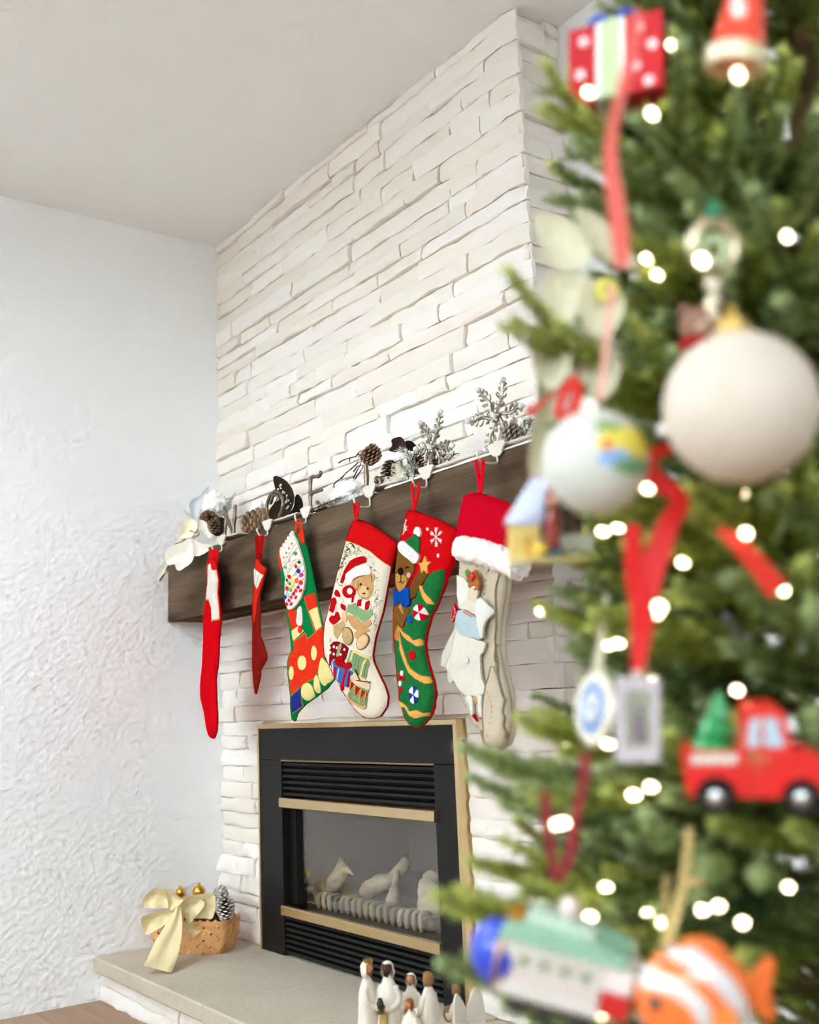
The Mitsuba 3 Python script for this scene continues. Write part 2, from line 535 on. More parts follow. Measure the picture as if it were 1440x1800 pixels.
# brass trim: a channel round three sides, lip at the front and a deep flange
add(fire + '__trim', cat_([bevel_box(FX0 - 0.001, FX0 + 0.006, y0 - 0.004, 0.0, FB, FT, 0.001), bevel_box(FX1 - TW, FX1, y0 - 0.004, -0.0005, FB, FT, 0.001),
                           bevel_box(FX0, FX1, y0 - 0.004, 0.0, FT - TW, FT + 0.0005, 0.001)]), 'mat_metal', col=GOLD)
tag(fire + '__trim', 'brass trim around the surround')
add(fire + '__screw', place(lathe([(0, 0.002), (0.003, 0.0015), (0.0035, 0), (0, 0)], 12), (FX1 + 0.0005, y0 * 0.45, FT - 0.05), (1, 0, 0)), 'mat_satin', col=(60, 52, 40), smooth=30)
# black surround boards
add(fire + '__surround_top', bevel_box(FX0 + 0.006, FX1 - TW, y0, -0.002, iz1, FT - TW, 0.0008), 'mat_satin', col=BLK)
add(fire + '__surround_side', bevel_box(FX0 + 0.006, ix0, y0, 0.05, FB + 0.001, iz1 - 0.0008, 0.0008), 'mat_satin', col=BLK)
add(fire + '__surround_side', bevel_box(ix1, FX1 - TW, y0, 0.05, FB + 0.001, iz1 - 0.0008, 0.0008), 'mat_satin', col=BLK)
add(fire + '__header_strip', bevel_box(ix0, ix1, y0 - 0.001, y0 + 0.004, iz1 - 0.004, iz1 + 0.001, 0.0005), 'mat_metal', col=(150, 130, 96))
zb_t, zb_b = fpt(500, 1402)[2], fpt(501, 1419)[2]       # upper bar
zc_t, zc_b = fpt(501, 1591)[2], fpt(502, 1608)[2]       # lower bar
print('fire', ix0, ix1, iz1, zb_t, zb_b, zc_t, zc_b)
for (a, b) in ((zb_b, zb_t), (zc_b, zc_t)):
    m = bevel_box(ix0 + 0.004, ix1 + 0.008, y0 - 0.013, y0 + 0.004, a, b, 0.002)
    add(fire + '__bar', m, 'mat_metal', col=GOLD)
# louvres: each slat its own part
def slat(z, hgt):
    prof = sg.Polygon([(0.0, 0), (0.012, 0.001), (0.016, hgt * 0.35), (0.013, hgt * 0.8), (0.0, hgt)])
    m = trimesh.creation.extrude_polygon(prof, ix1 - ix0 - 0.004)
    # x profile -> -y, y profile -> z, extrude -> x
    v = m.vertices
    m = trimesh.Trimesh(np.stack([ix0 + 0.002 + v[:, 2], y0 + 0.018 - v[:, 0], z + v[:, 1]], 1), m.faces, process=False)
    m.fix_normals()
    return m
def louvre(za, zb, n):
    p = (zb - za) / n
    for i in range(n):
        add(fire + '__slat', slat(za + i * p + 0.001, p * 0.86), 'mat_satin', col=(14, 13, 12), smooth=50)
    add(fire + '__louvre_back', box(ix0, ix1, y0 + 0.02, y0 + 0.024, za, zb), 'mat_satin', col=(12, 12, 11))
louvre(zb_t + 0.001, iz1 - 0.004, 6)
louvre(FB + 0.004, zc_b - 0.001, 7)
# glass frame and pane, set back
gy = 0.006
g0 = ix0 + 0.02
add(fire + '__door_frame', cat_([bevel_box(ix0 + 0.002, g0 + 0.012, gy - 0.01, gy + 0.012, zc_t, zb_b, 0.001), bevel_box(ix1 - 0.014, ix1 - 0.002, gy - 0.01, gy + 0.012, zc_t, zb_b, 0.001)]), 'mat_satin', col=(15, 14, 13))
add(fire + '__glass_pane', box(g0 + 0.012, ix1 - 0.014, gy, gy + 0.002, zc_t - 0.01, zb_b + 0.01), 'mat_pane')
tag(fire + '__glass_pane', 'hazy glass pane')
# firebox behind the glass
fy1 = 0.42
add(fire + '__firebox', cat_([box(ix0 - 0.01, ix1 + 0.01, fy1, fy1 + 0.01, FB, FT - 0.05), box(ix0 - 0.012, ix0 + 0.0005, 0.05, fy1, FB, FT - 0.05), box(ix1 - 0.0005, ix1 + 0.012, 0.05, fy1, FB, FT - 0.05),
                              box(ix0, ix1, gy + 0.014, fy1, FT - 0.06, FT - 0.05), box(ix0, ix1, gy + 0.014, fy1, FB + 0.002, zc_b)]), 'mat_cloth', col=(112, 104, 92))
# ember bed with its row of grate fingers
def inbox(px, py, y): return at_y(px, py, y)
a, b_ = inbox(562, 1590, 0.1), inbox(757, 1640, 0.1)
zf = zc_b
bed_top = [inbox(563 + (755 - 563) * t, 1570 + (1605 - 1570) * t, 0.1) for t in (0, 1)]
gx0, gx1 = bed_top[0][0], bed_top[1][0]
gz = 0.5 * (bed_top[0][2] + bed_top[1][2])
add(fire + '__ember_bed', bevel_box(gx0, gx1, 0.1, 0.3, zf + 0.001, gz - 0.012, 0.01).subdivide_to_size(0.02), 'mat_cloth', col=(120, 112, 100), smooth=50)
r = np.random.default_rng(3)
nb = 17
for i in range(nb):
    x = gx0 + (gx1 - gx0) * (i + 0.5) / nb
    hgt = gz + r.uniform(-0.004, 0.004)
    p = [(x, 0.088, zf + 0.003), (x, 0.084, zf + 0.3 * (hgt - zf)), (x + r.uniform(-.003, .003), 0.085, hgt - 0.006), (x, 0.096, hgt), (x, 0.12, hgt - 0.004)]
    add(fire + '__grate_finger', tube(smooth_curve(p, 3), 0.0062 + 0.001 * r.random(), 6), 'mat_cloth', col=(176, 164, 140) if i < 3 or i > 12 else (140, 132, 118), smooth=True)


def log(name, pts, rad, col, label, seed, dark=True):
    """A ceramic log: a knobbly tapering limb with pale bark and a dark charred belly."""
    c = smooth_curve(pts, 7)
    n = len(c)
    rr = np.interp(np.linspace(0, 1, n), np.linspace(0, 1, len(rad)), rad)
    m = tube(c, rr, 14)
    v = m.vertices
    nv = meshkit.fbm(v * 55, 3, seed) - 0.5
    cc = c[np.argmin(((v[:, None] - c[None]) ** 2).sum(-1), 1)]
    m.vertices = v + (v - cc) * (nv[:, None] * 0.7)
    t = meshkit.fbm(m.vertices * np.array([40, 40, 40]), 3, seed + 3)
    base = lin(col)[None] * (0.45 + 0.75 * t[:, None])
    k = add(name, m, 'mat_cloth', smooth=True, vcol=base)
    tag(k, label, 'log', 'ceramic logs in the fireplace')


def P(px, py, y): return at_y(px, py, y)
log('fire_log', [P(583, 1565, .14), P(592, 1545, .14), P(600, 1525, .15), P(598, 1508, .16)], [.028, .026, .02, .004], (214, 198, 168), 'pale forked ceramic log standing at the left end of the ember bed', 1)
log('fire_log', [P(597, 1528, .15), P(608, 1528, .15), P(621, 1537, .15)], [.014, .011, .003], (214, 198, 168), 'short pale branch stub jutting right from the forked log', 2)
log('fire_log', [P(640, 1570, .18), P(662, 1556, .18), P(690, 1545, .2), P(716, 1510, .22)], [.02, .026, .02, .012], (190, 172, 142), 'brown and cream ceramic log lying across the middle of the fire', 3)
log('fire_log', [P(690, 1592, .13), P(692, 1580, .13), P(694, 1560, .15), P(700, 1530, .2)], [.022, .02, .012, .006], (204, 186, 158), 'pale ceramic log leaning toward the viewer, right of centre behind glass', 4)
log('fire_log', [P(758, 1612, .14), P(760, 1585, .14), P(757, 1560, .16), P(765, 1535, .18)], [.036, .036, .034, .02], (208, 192, 164), 'thick pale ceramic log at the right edge of the fire', 5)
log('fire_log', [P(525, 1580, .2), P(545, 1560, .2), P(572, 1545, .22)], [.05, .055, .04], (92, 74, 50), 'dark brown charred log at the left of the firebox', 6)
log('fire_log', [P(610, 1550, .3), P(680, 1555, .3), P(740, 1565, .3)], [.045, .05, .045], (84, 78, 72), 'charred grey log lying along the back of the firebox', 7)
# ------------------------------------------------------------------ hanging stockings
class Cloth:
    """A padded flat thing hanging in an upright plane through o, turned by ang (radians) from the wall; (u, v) in that plane, w towards the room."""
    def __init__(self, key, o, ang, outline, T=0.012, R=0.03, w0=None, seed=1, puff=0.003):
        self.key, self.o = key, np.asarray(o, float)
        self.d = np.array([math.cos(ang), -math.sin(ang), 0.0])
        self.z = np.array([0, 0, 1.0])
        self.n = np.cross(self.z, self.d) * -1.0
        if self.n @ (CAM - self.o) < 0: self.n = -self.n
        self.T, self.R, self.seed, self.puff = T, R, seed, puff
        self.w0 = T * 0.9 if w0 is None else w0
        self.poly = sg.Polygon(self.uv(outline, 0.0)).buffer(0)
        if self.poly.geom_type != 'Polygon': self.poly = max(self.poly.geoms, key=lambda g: g.area)
        self.bound = self.poly.exterior

    gain = 0.82

    def uv(self, px, w=None):
        w = self.w0 if w is None else w
        q = np.array([on_plane(x, y, self.o + self.n * w, self.n) for x, y in px]) - self.o
        return np.stack([q @ self.d, q[:, 2]], 1)

    def h(self, uv):
        d = shapely.distance(shapely.points(uv), self.bound)
        d = np.where(shapely.contains_xy(self.poly, uv[:, 0], uv[:, 1]), d, 0.0)
        t = 1 - np.clip(d / self.R, 0, 1)
        base = self.T * np.sqrt(np.maximum(1 - t * t, 0))
        q = np.stack([uv[:, 0] * 22, uv[:, 1] * 14, np.full(len(uv), self.seed * 1.0)], 1)
        return 0.0012 + base + self.puff * (meshkit.fbm(q, 3, self.seed) - 0.5) * np.clip(d / self.R, 0, 1)

    def world(self, uv, w):
        return self.o + uv[:, :1] * self.d + uv[:, 1:] * self.z + np.asarray(w)[:, None] * self.n

    def fill(self, poly, step):
        """Boundary and inner points of a polygon and the triangles between them."""
        out = []
        rings = [poly.exterior, *poly.interiors]
        for rg in rings:
            n = max(int(math.ceil(rg.length / step)), 8)
            c = np.array(rg.coords)[:-1]
            ts = np.sort(np.unique(np.r_[np.linspace(0, 1, n, endpoint=False)]))
            pts = [rg.interpolate(t, normalized=True).coords[0] for t in ts]
            out.append(np.array(pts))
        x0, y0, x1, y1 = poly.bounds
        gx, gy = np.meshgrid(np.arange(x0, x1, step), np.arange(y0, y1, step * 0.87))
        gx = gx + (np.arange(gx.shape[0])[:, None] % 2) * step / 2
        g = np.stack([gx.ravel(), gy.ravel()], 1)
        inner = poly.buffer(-step * 0.45)
        g = g[shapely.contains_xy(inner, g[:, 0], g[:, 1])] if not inner.is_empty else g[:0]
        pts = np.vstack(out + [g])
        tri = Delaunay(pts).simplices
        c = pts[tri].mean(1)
        p2 = sg.Polygon(out[0], [o for o in out[1:]]).buffer(1e-7)
        tri = tri[shapely.contains_xy(p2, c[:, 0], c[:, 1])]
        a = pts[tri]
        area = (a[:, 1, 0] - a[:, 0, 0]) * (a[:, 2, 1] - a[:, 0, 1]) - (a[:, 2, 0] - a[:, 0, 0]) * (a[:, 1, 1] - a[:, 0, 1])
        tri = np.where((area < 0)[:, None], tri[:, ::-1], tri)[np.abs(area) > 1e-12]
        return pts, tri, out

    def shell(self, pts, tri, front, back):
        n = len(pts)
        v = np.vstack([self.world(pts, front), self.world(pts, back)])
        e = np.vstack([tri[:, [0, 1]], tri[:, [1, 2]], tri[:, [2, 0]]])
        code = e[:, 0].astype(np.int64) * n + e[:, 1]
        rev = e[:, 1].astype(np.int64) * n + e[:, 0]
        b = e[~np.isin(code, rev)]
        sides = np.vstack([np.stack([b[:, 1], b[:, 0], b[:, 0] + n], 1), np.stack([b[:, 1], b[:, 0] + n, b[:, 1] + n], 1)])
        f = np.vstack([tri, tri[:, ::-1] + n, sides])
        m = trimesh.Trimesh(v, f, process=False)
        nn = m.face_normals[: len(tri)].mean(0) if len(tri) else self.n
        if nn @ self.n < 0:
            m.faces = m.faces[:, ::-1]
        return m

    def body(self, col, step=0.007, mat='mat_cloth', back=0.55, name='body', tone=0.06):
        pts, tri, _ = self.fill(self.poly, step)
        h = self.h(pts)
        m = self.shell(pts, tri, h, -0.0008 - back * h)
        return self.put(name, m, col, mat, tone, angle=50)

    def put(self, name, m, col, mat='mat_cloth', tone=0.05, freq=130, angle=45):
        m = trimesh.graph.smooth_shade(m, angle=math.radians(angle), facet_minarea=None)
        t = meshkit.fbm(m.vertices * freq, 2, self.seed) - 0.5
        vc = self.gain * lin(col)[None] * (1 + tone * 4 * t[:, None])
        return add(self.key + '__' + name, m, mat, smooth=True, vcol=np.clip(vc, 0, 1))

    def patch(self, name, px, col, layer=1, curve=False, step=0.005, lift=0.0009, tone=0.05, mat='mat_cloth', clip=True, raised=None, geom=None, freq=130):
        if geom is None:
            p = self.uv(px)
            if curve: p = smooth_curve(p, 5, True)
            geom = sg.Polygon(p).buffer(0)
        if clip: geom = geom.intersection(self.poly.buffer(-0.0012))
        ms = []
        for g in getattr(geom, 'geoms', [geom]):
            if g.geom_type != 'Polygon' or g.area < 2e-7: continue
            st = min(step, max(0.0016, math.sqrt(g.area) / 2.5))
            pts, tri, _ = self.fill(g, st)
            if not len(tri): continue
            e = layer * lift if raised is None else raised
            h = self.h(pts)
            dd = shapely.distance(shapely.points(pts), g.exterior)
            up = e - 0.0004 * (1 - np.clip(dd / 0.003, 0, 1))
            ms.append(self.shell(pts, tri, h + up, h + max(e - 0.006 if e < 0.0135 or g.area > 4e-4 else e - 0.0022, -0.0015)))
        if not ms: return None
        return self.put(name, cat_(ms), col, mat, tone, freq)

    def ellipse(self, name, c, rx, ry, col, rot=0.0, seg=18, **k):
        a = np.linspace(0, 2 * np.pi, seg, endpoint=False)
        x, y = rx * np.cos(a), ry * np.sin(a)
        cr, sr = math.cos(rot), math.sin(rot)
        return self.patch(name, [(c[0] + i * cr - j * sr, c[1] + i * sr + j * cr) for i, j in zip(x, y)], col, **k)

    def stroke(self, name, lines, wpx, col, stuff=False, **k):
        """Thin lines of stitching: lists of pixel points, wpx the width in pixels."""
        gs = []
        for L in lines:
            p = self.uv(L)
            s = self.px_size(L[0])
            gs.append(sg.LineString(p).buffer(wpx * s / 2, cap_style=2 if len(L) == 2 else 1, quad_segs=2))
        g = shapely.union_all(gs)
        key = self.patch(name, None, col, geom=g, **k)
        if key and stuff: tag(key, kind='stuff')
        return key

    def px_size(self, p):
        a = on_plane(p[0], p[1], self.o, self.n)
        return ((a - CAM) @ FWD) / FPX


def conv(ax, ay, s): return lambda *pts: [(ax + x / s, ay + y / s) for x, y in pts]


def hang(px, out=0.03):
    """The point of the stocking's loop at its hook, in front of the mantel."""
    return at_y(px[0], px[1], -MD - out)


def loop_band(st, pts_px, w, col, off=0.0, wd=None):
    p = np.array([on_plane(x, y, st.o + st.n * (st.T * 0.3 + off), st.n) for x, y in pts_px])
    p = smooth_curve(p, 5)
    return add(st.key + '__loop', ribbon(p, st.d + 0.25 * st.n if wd is None else wd, w, 0.0022), 'mat_cloth', col=col, smooth=40)


RED = (206, 24, 26)
s12 = conv(340, 940, 4.867)
# --- first stocking, nearly edge-on
k = thing('christmas_stocking', 'plain bright red stocking with crumpled white cuff, seen edge-on at the left end', 'stocking')
o = hang((377, 964)); view = math.atan2(-(o - CAM)[1], (o - CAM)[0])
ang1 = math.atan2(-(CAM - o)[1], (CAM - o)[0])
st = Cloth(k, o, ang1 - 0.17, s12((150, 190), (205, 190), (200, 270), (222, 390), (214, 500), (230, 650), (233, 740), (218, 900), (209, 1100), (190, 1250), (194, 1400), (203, 1560), (198, 1690), (180, 1745), (152, 1740), (132, 1670), (112, 1540), (78, 1400), (82, 1250), (97, 1100), (106, 900), (107, 700), (126, 540), (141, 400), (138, 260)), T=0.012, R=0.035, seed=3)
st.body((214, 12, 24), tone=0.03)
st.patch('cuff', s12((138, 262), (160, 238), (178, 300), (196, 268), (222, 390), (214, 500), (230, 650), (226, 708), (176, 733), (166, 620), (146, 548), (124, 553), (139, 400)), (232, 222, 208), layer=4)
st.stroke('gold_edge', [s12((122, 552), (146, 556)), s12((174, 736), (228, 712))], 2.6, (190, 160, 110), layer=5)
loop_band(st, s12((158, 125), (160, 200), (178, 300)), 0.015, RED, 0.012, RIGHT)
loop_band(st, s12((196, 125), (192, 200), (178, 290)), 0.015, RED, 0.004, RIGHT)
# --- second stocking, edge-on, its dark back showing
k = thing('christmas_stocking', 'dark red stocking with small white patch, turned edge-on, second from left', 'stocking')
o = hang((457, 936)); ang2 = math.atan2(-(CAM - o)[1], (CAM - o)[0])
st = Cloth(k, o, ang2 - 0.24, s12((542, 190), (582, 190), (580, 245), (634, 287), (572, 520), (571, 850), (600, 930), (629, 1020), (629, 1070), (575, 1165), (575, 1215), (548, 1330), (540, 1365), (534, 1365), (521, 1250), (513, 1100), (516, 800), (511, 700), (516, 540), (526, 420), (531, 290)), T=0.006, R=0.02, seed=5)
st.body((128, 26, 20), tone=0.03)
st.patch('red_panel', s12((542, 205), (580, 248), (633, 290), (600, 350), (552, 530), (542, 690), (524, 760), (518, 540), (530, 430), (534, 290)), (212, 44, 32), layer=2)  # brighter red of the lit upper part, painted on as a patch
st.patch('white_patch', s12((531, 287), (600, 345), (556, 465), (531, 420)), (232, 224, 212), layer=3)
st.stroke('seam', [s12((548, 300), (538, 430)), s12((578, 330), (548, 450))], 0.9, (150, 120, 110), layer=4)
loop_band(st, s12((545, 5), (548, 90), (553, 200)), 0.011, (150, 18, 20), 0.004, RIGHT)
loop_band(st, s12((592, 5), (580, 90), (566, 200)), 0.012, (178, 20, 22), -0.002, RIGHT)

# --- third stocking: felt train with a calendar pocket
k = thing('christmas_stocking', 'green felt stocking with red train and white candy calendar pocket', 'stocking')
o = hang((524, 914))
st = Cloth(k, o, 0.02, [(521, 927), (531, 927), (537, 950), (548, 1000), (556, 1040), (563, 1075), (571, 1110), (578, 1150), (590, 1193), (576, 1211), (556, 1226), (539, 1238), (524, 1254), (520, 1268), (516, 1268), (513, 1255), (512, 1224), (508, 1188), (506, 1164), (510, 1150), (514, 1142), (512, 1120), (506, 1075), (500, 1035), (496, 1008), (489, 976), (500, 955), (512, 938)], T=0.010, R=0.03, seed=7, puff=0.004)
st.body((14, 122, 62), tone=0.02)
a3, b3 = conv(480, 900, 10), conv(490, 1060, 8.18)
TR, CR, EDGE = (226, 52, 30), (234, 218, 146), (196, 150, 80)
st.patch('cuff', [(489, 974), (495, 967), (501, 990), (498, 999), (494.5, 1005)], TR, 1, tone=0.02)
st.patch('cuff', [(524, 928), (532, 927), (536, 940), (539.5, 956), (531, 957), (525, 943)], TR, 1, tone=0.02)
st.patch('engine_cab', b3((132, 100), (265, 95), (275, 270), (300, 330), (195, 395)), TR, 1, tone=0.02)
st.patch('cab_roof', b3((385, -90), (540, -165), (552, -100), (640, 360), (540, 420), (520, 400), (430, 60)), TR, 1, tone=0.02)
st.patch('window_patch', b3((455, 115), (550, 45), (605, 335), (548, 400)), CR, 2, tone=0.02)
st.patch('engine_body', b3((230, 560), (400, 430), (430, 520), (620, 350), (640, 370), (648, 700), (655, 800), (615, 830), (590, 980), (560, 1020), (520, 1090), (420, 1140), (330, 1210), (185, 1335), (158, 1060), (142, 850), (166, 735), (238, 660)), TR, 1, tone=0.02)
st.stroke('gold_edge', [b3((238, 660), (230, 560), (400, 430), (430, 520), (620, 350)), b3((185, 1335), (330, 1210), (420, 1140), (520, 1090), (590, 980), (615, 830), (655, 800)), b3((200, 1585), (330, 1480), (345, 1215)), b3((385, -90), (440, 105), (530, 410))], 1.0, EDGE, layer=2)
st.patch('window_patch', b3((195, 405), (300, 330), (385, 400), (225, 550)), CR, 2, tone=0.02)
st.patch('smoke_puff', b3((290, 90), (345, 50), (365, 230), (350, 320), (300, 320), (272, 270), (285, 180)), (226, 222, 214), 3, curve=True)
for c, rx, ry, cc, nm, ly in (((330, 380), 32, 55, TR, 'bell', 3), ((525, 720), 42, 108, CR, 'dot', 2), ((350, 860), 62, 105, CR, 'dot', 2), ((195, 1005), 38, 100, CR, 'dot', 2), ((430, 1280), 85, 132, CR, 'wheel', 3), ((565, 1170), 42, 135, CR, 'wheel', 3)):
    st.ellipse(nm, b3(c)[0], rx / 8.18, ry / 8.18, cc, layer=ly, tone=0.02)
st.patch('wheel', b3((612, 822), (650, 805), (780, 1060), (690, 1160), (650, 1190), (600, 1080), (590, 980)), CR, 2, curve=True, tone=0.02)
st.patch('buffer', b3((188, 1360), (345, 1218), (330, 1480), (200, 1582)), (44, 50, 128), 2)
flap = [(518, 933), (526, 950), (531, 968), (536, 985), (540, 1005), (541, 1020), (540, 1035), (535, 1052), (527, 1063), (520, 1070), (514, 1072), (508, 1064), (505.5, 1050), (506.5, 1035), (507, 1015), (503.5, 1000), (500, 985), (496, 966), (505, 952)]
st.patch('pocket', flap, (234, 226, 214), raised=0.008, tone=0.02, clip=False)
pk = dict(raised=0.0088, tone=0.02, clip=False)
st.stroke('pocket_line', [a3((235, 1000), (490, 630)), a3((262, 1180), (420, 950), (540, 830)), a3((280, 1300), (575, 915)), a3((280, 1455), (600, 1030)), a3((285, 1585), (607, 1165))], 0.8, (96, 62, 44), **pk)
for (x, y), rr, cc in (((470, 960), 30, (214, 36, 40)), ((525, 890), 26, (44, 104, 44)), ((350, 1140), 32, (214, 36, 40)), ((310, 1200), 24, (44, 84, 44)), ((512, 1040), 38, (42, 62, 140)), ((466, 1100), 26, (150, 190, 200)), ((405, 1195), 36, (222, 206, 110)), ((360, 1262), 28, (92, 150, 60)),
                       ((310, 1345), 36, (226, 52, 36)), ((560, 1110), 36, (200, 60, 140)), ((482, 1212), 42, (236, 110, 60)), ((420, 1300), 36, (226, 206, 96)), ((376, 1372), 32, (106, 170, 76)), ((322, 1460), 34, (160, 194, 206)), ((270, 1500), 34, (52, 66, 130)), ((558, 1245), 38, (222, 50, 42)), ((516, 1325), 30, (180, 40, 120)),
                       ((470, 1385), 32, (226, 60, 50)), ((430, 1440), 30, (180, 40, 120)), ((385, 1500), 30, (226, 60, 50)), ((345, 1560), 28, (180, 40, 120)), ((300, 1620), 28, (214, 40, 46)), ((460, 730), 30, (96, 140, 76)), ((350, 860), 26, (226, 150, 150)), ((285, 980), 26, (130, 170, 110))):
    st.ellipse('felt_sweet', a3((x, y))[0], rr / 10, rr * 1.25 / 10, cc, seg=8, **pk)
for i in range(6):
    t = i / 5.0
    x, y = 556 - 215 * t, 1385 + 290 * t
    st.ellipse('stripe', a3((x, y))[0], 2.6, 4.2, (220, 44, 38) if i % 2 == 0 else (240, 232, 224), seg=8, rot=0.6, **pk)
tri = []
for (x0_, y0_, x1_, y1_, n) in ((165, 660, 335, 420, 5), (240, 800, 390, 560, 4)):
    for i in range(n):
        x, y = x0_ + (x1_ - x0_) * i / (n - 1), y0_ + (y1_ - y0_) * i / (n - 1)
        st.patch('felt_point', a3((x - 8, y + 20), (x + 26, y + 12), (x + 2, y - 26)), (206, 60, 56), **pk)
lv = [a3((x, y), (x + 16, y - 26)) for x, y in zip(np.linspace(240, 440, 14), np.linspace(900, 600, 14) + rng.uniform(-26, 26, 14))]
lv += [a3((x, y), (x + 22, y - 10)) for x, y in zip(np.linspace(270, 460, 14), np.linspace(1080, 830, 14) + rng.uniform(-22, 22, 14))]
st.stroke('leaf_garland', lv, 1.3, (160, 184, 120), stuff=True, **pk)
loop_band(st, a3((430, 130), (405, 240), (405, 360)), 0.011, (226, 44, 28), 0.012)
loop_band(st, a3((460, 130), (495, 260), (540, 540)), 0.015, (226, 44, 28), 0.008)

# --- fourth stocking: needlepoint teddy bear
k = thing('christmas_stocking', 'cream needlepoint stocking with teddy bear, gifts and drum under a red cuff', 'stocking')
o = hang((628, 884), 0.042)
a4, b4 = conv(560, 870, 8.18), conv(560, 1070, 8.57)
out4 = [(627.8, 911.6), (621.7, 916.5), (610, 949.5), (595.5, 1002), (580.8, 1063), (571.7, 1097), (569.3, 1122.5), (571, 1151.7), (583.3, 1178.5), (606.7, 1221.7), (625.3, 1248.5), (640.5, 1262.5), (655.7, 1263.7), (670.9, 1260), (682.5, 1242.7), (684.9, 1225), (680, 1207.7), (668.5, 1184), (660, 1165.7), (657.5, 1151.7), (662.7, 1119), (676, 1075), (690, 998), (703, 954), (695.7, 951), (670, 932), (645.6, 918)]
st = Cloth(k, o, -0.2, out4, T=0.012, R=0.02, seed=9, puff=0.003)
st.body((158, 14, 18), tone=0.02)
CREAM = (232, 222, 200)
st.patch('canvas', a4((408, 655), (560, 715), (640, 750), (760, 815), (860, 905), (1030, 1035), (930, 1700)) + b4((960, 0), (900, 240), (840, 560), (822, 720), (850, 830), (930, 1000), (1020, 1180), (1052, 1330), (1035, 1470), (960, 1600), (830, 1650), (690, 1642), (560, 1525), (405, 1300), (205, 930), (100, 700), (88, 450), (105, 230)) + a4((170, 1580), (290, 1080)), CREAM, 1, tone=0.02, freq=320, step=0.006)
st.patch('cuff', a4((505, 378), (555, 348), (600, 388), (700, 412), (900, 532), (1105, 692), (1050, 1010), (1030, 1025), (850, 900), (760, 800), (640, 740), (410, 650)), (206, 20, 24), 2, tone=0.02)
st.stroke('gold_edge', [a4((410, 662), (560, 715), (640, 752), (760, 815), (860, 905), (1030, 1033))], 1.3, (226, 184, 110), layer=3)
r = np.random.default_rng(12)
def needles(path, n, L, spread, w, col, lay, mk):
    P_ = smooth_curve(np.array(path, float), 6)
    ls = []
    for _ in range(n):
        p = P_[r.integers(len(P_))] + r.normal(0, spread, 2)
        a = r.uniform(-0.6, 2.2)
        ls.append(mk((p[0], p[1]), (p[0] + L * math.cos(a), p[1] + L * math.sin(a))))
    st.stroke('pine_needles', ls, w, col, stuff=True, layer=lay)
needles([(600, 760), (480, 730), (420, 760), (395, 860), (340, 990), (320, 1060)], 70, 44, 24, 0.75, (58, 72, 46), 2, a4)
needles([(640, 830), (520, 820), (430, 840), (370, 980), (300, 1130), (270, 1220), (330, 1300)], 80, 34, 26, 0.6, (118, 140, 92), 2, a4)
needles([(700, 860), (760, 950), (770, 1060), (840, 1120), (850, 1300), (830, 1430), (860, 1530), (800, 1640)], 80, 30, 18, 0.6, (98, 106, 84), 2, a4)
needles([(850, 40), (860, 120), (840, 200), (845, 290)], 26, 22, 8, 0.5, (110, 116, 96), 2, b4)
HR = (188, 18, 26)
st.patch('santa_hat', a4((330, 1265), (345, 1200), (400, 1060), (480, 940), (560, 900), (660, 880), (700, 900), (712, 970), (620, 1000), (540, 1030), (450, 1100), (400, 1190), (368, 1272)), HR, 3)
st.patch('hat_fur', a4((410, 1150), (500, 1070), (560, 1030), (690, 1000), (755, 1050), (775, 1130), (700, 1150), (600, 1170), (530, 1200), (480, 1290), (440, 1270), (420, 1220)), (238, 232, 226), 4, curve=True)
TAN, TAN2, BR = (206, 158, 106), (226, 190, 142), (132, 88, 48)
st.patch('bear_head', a4((500, 1290), (520, 1220), (590, 1172), (680, 1152), (740, 1152), (785, 1122), (826, 1150), (822, 1210), (800, 1262), (806, 1340), (780, 1440), (720, 1512), (640, 1492), (580, 1420), (560, 1370), (520, 1340)), TAN, 3, tone=0.08)
st.ellipse('bear_muzzle', a4((676, 1400))[0], 8.5, 11, TAN2, layer=4)
st.ellipse('bear_eye', a4((632, 1288))[0], 1.7, 2.4, (54, 34, 24), layer=5, seg=8)
st.ellipse('bear_eye', a4((730, 1350))[0], 1.5, 2.4, (54, 34, 24), layer=5, seg=8)
st.ellipse('bear_nose', a4((680, 1420))[0], 2.4, 1.7, (50, 32, 26), layer=5, seg=8)
st.stroke('stitched_line', [a4((640, 1472), (668, 1484), (702, 1474)), a4((770, 1140), (790, 1200), (786, 1250)), a4((520, 1230), (600, 1180), (680, 1160)), a4((560, 1370), (600, 1320), (592, 1270))], 0.8, BR, layer=5)
st.patch('sweater', a4((420, 1660), (450, 1560), (500, 1500), (540, 1545), (600, 1620), (700, 1660), (790, 1640), (805, 1740)) + b4((838, 90), (760, 172), (690, 202), (600, 132), (520, 82), (440, 42)), (138, 172, 122), 3, tone=0.07)
st.patch('scarf', a4((390, 1490), (520, 1440), (570, 1480), (660, 1530), (740, 1515), (785, 1600), (760, 1660), (680, 1655), (590, 1605), (560, 1550), (480, 1580), (400, 1560)), (236, 230, 222), 4)
for q in (((595, 1510), (640, 1500), (645, 1605), (570, 1600)), ((700, 1545), (745, 1520), (768, 1570), (745, 1655), (690, 1652)), ((505, 1450), (545, 1460), (530, 1545), (500, 1560))):
    st.patch('scarf_stripe', a4(*q), HR, 5)
st.ellipse('pompom', a4((462, 1392))[0], 11.5, 11.5, HR, layer=5, tone=0.1)
st.ellipse('pompom_spot', a4((482, 1385))[0], 5.2, 5.8, (238, 230, 224), layer=6)
for q in (((240, 1410), (270, 1360), (310, 1390), (332, 1460), (310, 1482), (250, 1445)), ((180, 1610), (200, 1490), (250, 1470), (276, 1530), (262, 1620), (222, 1700), (165, 1665)), ((330, 1590), (350, 1560), (412, 1600), (402, 1672), (350, 1642))):
    st.patch('toy_santa', a4(*q), HR, 3)
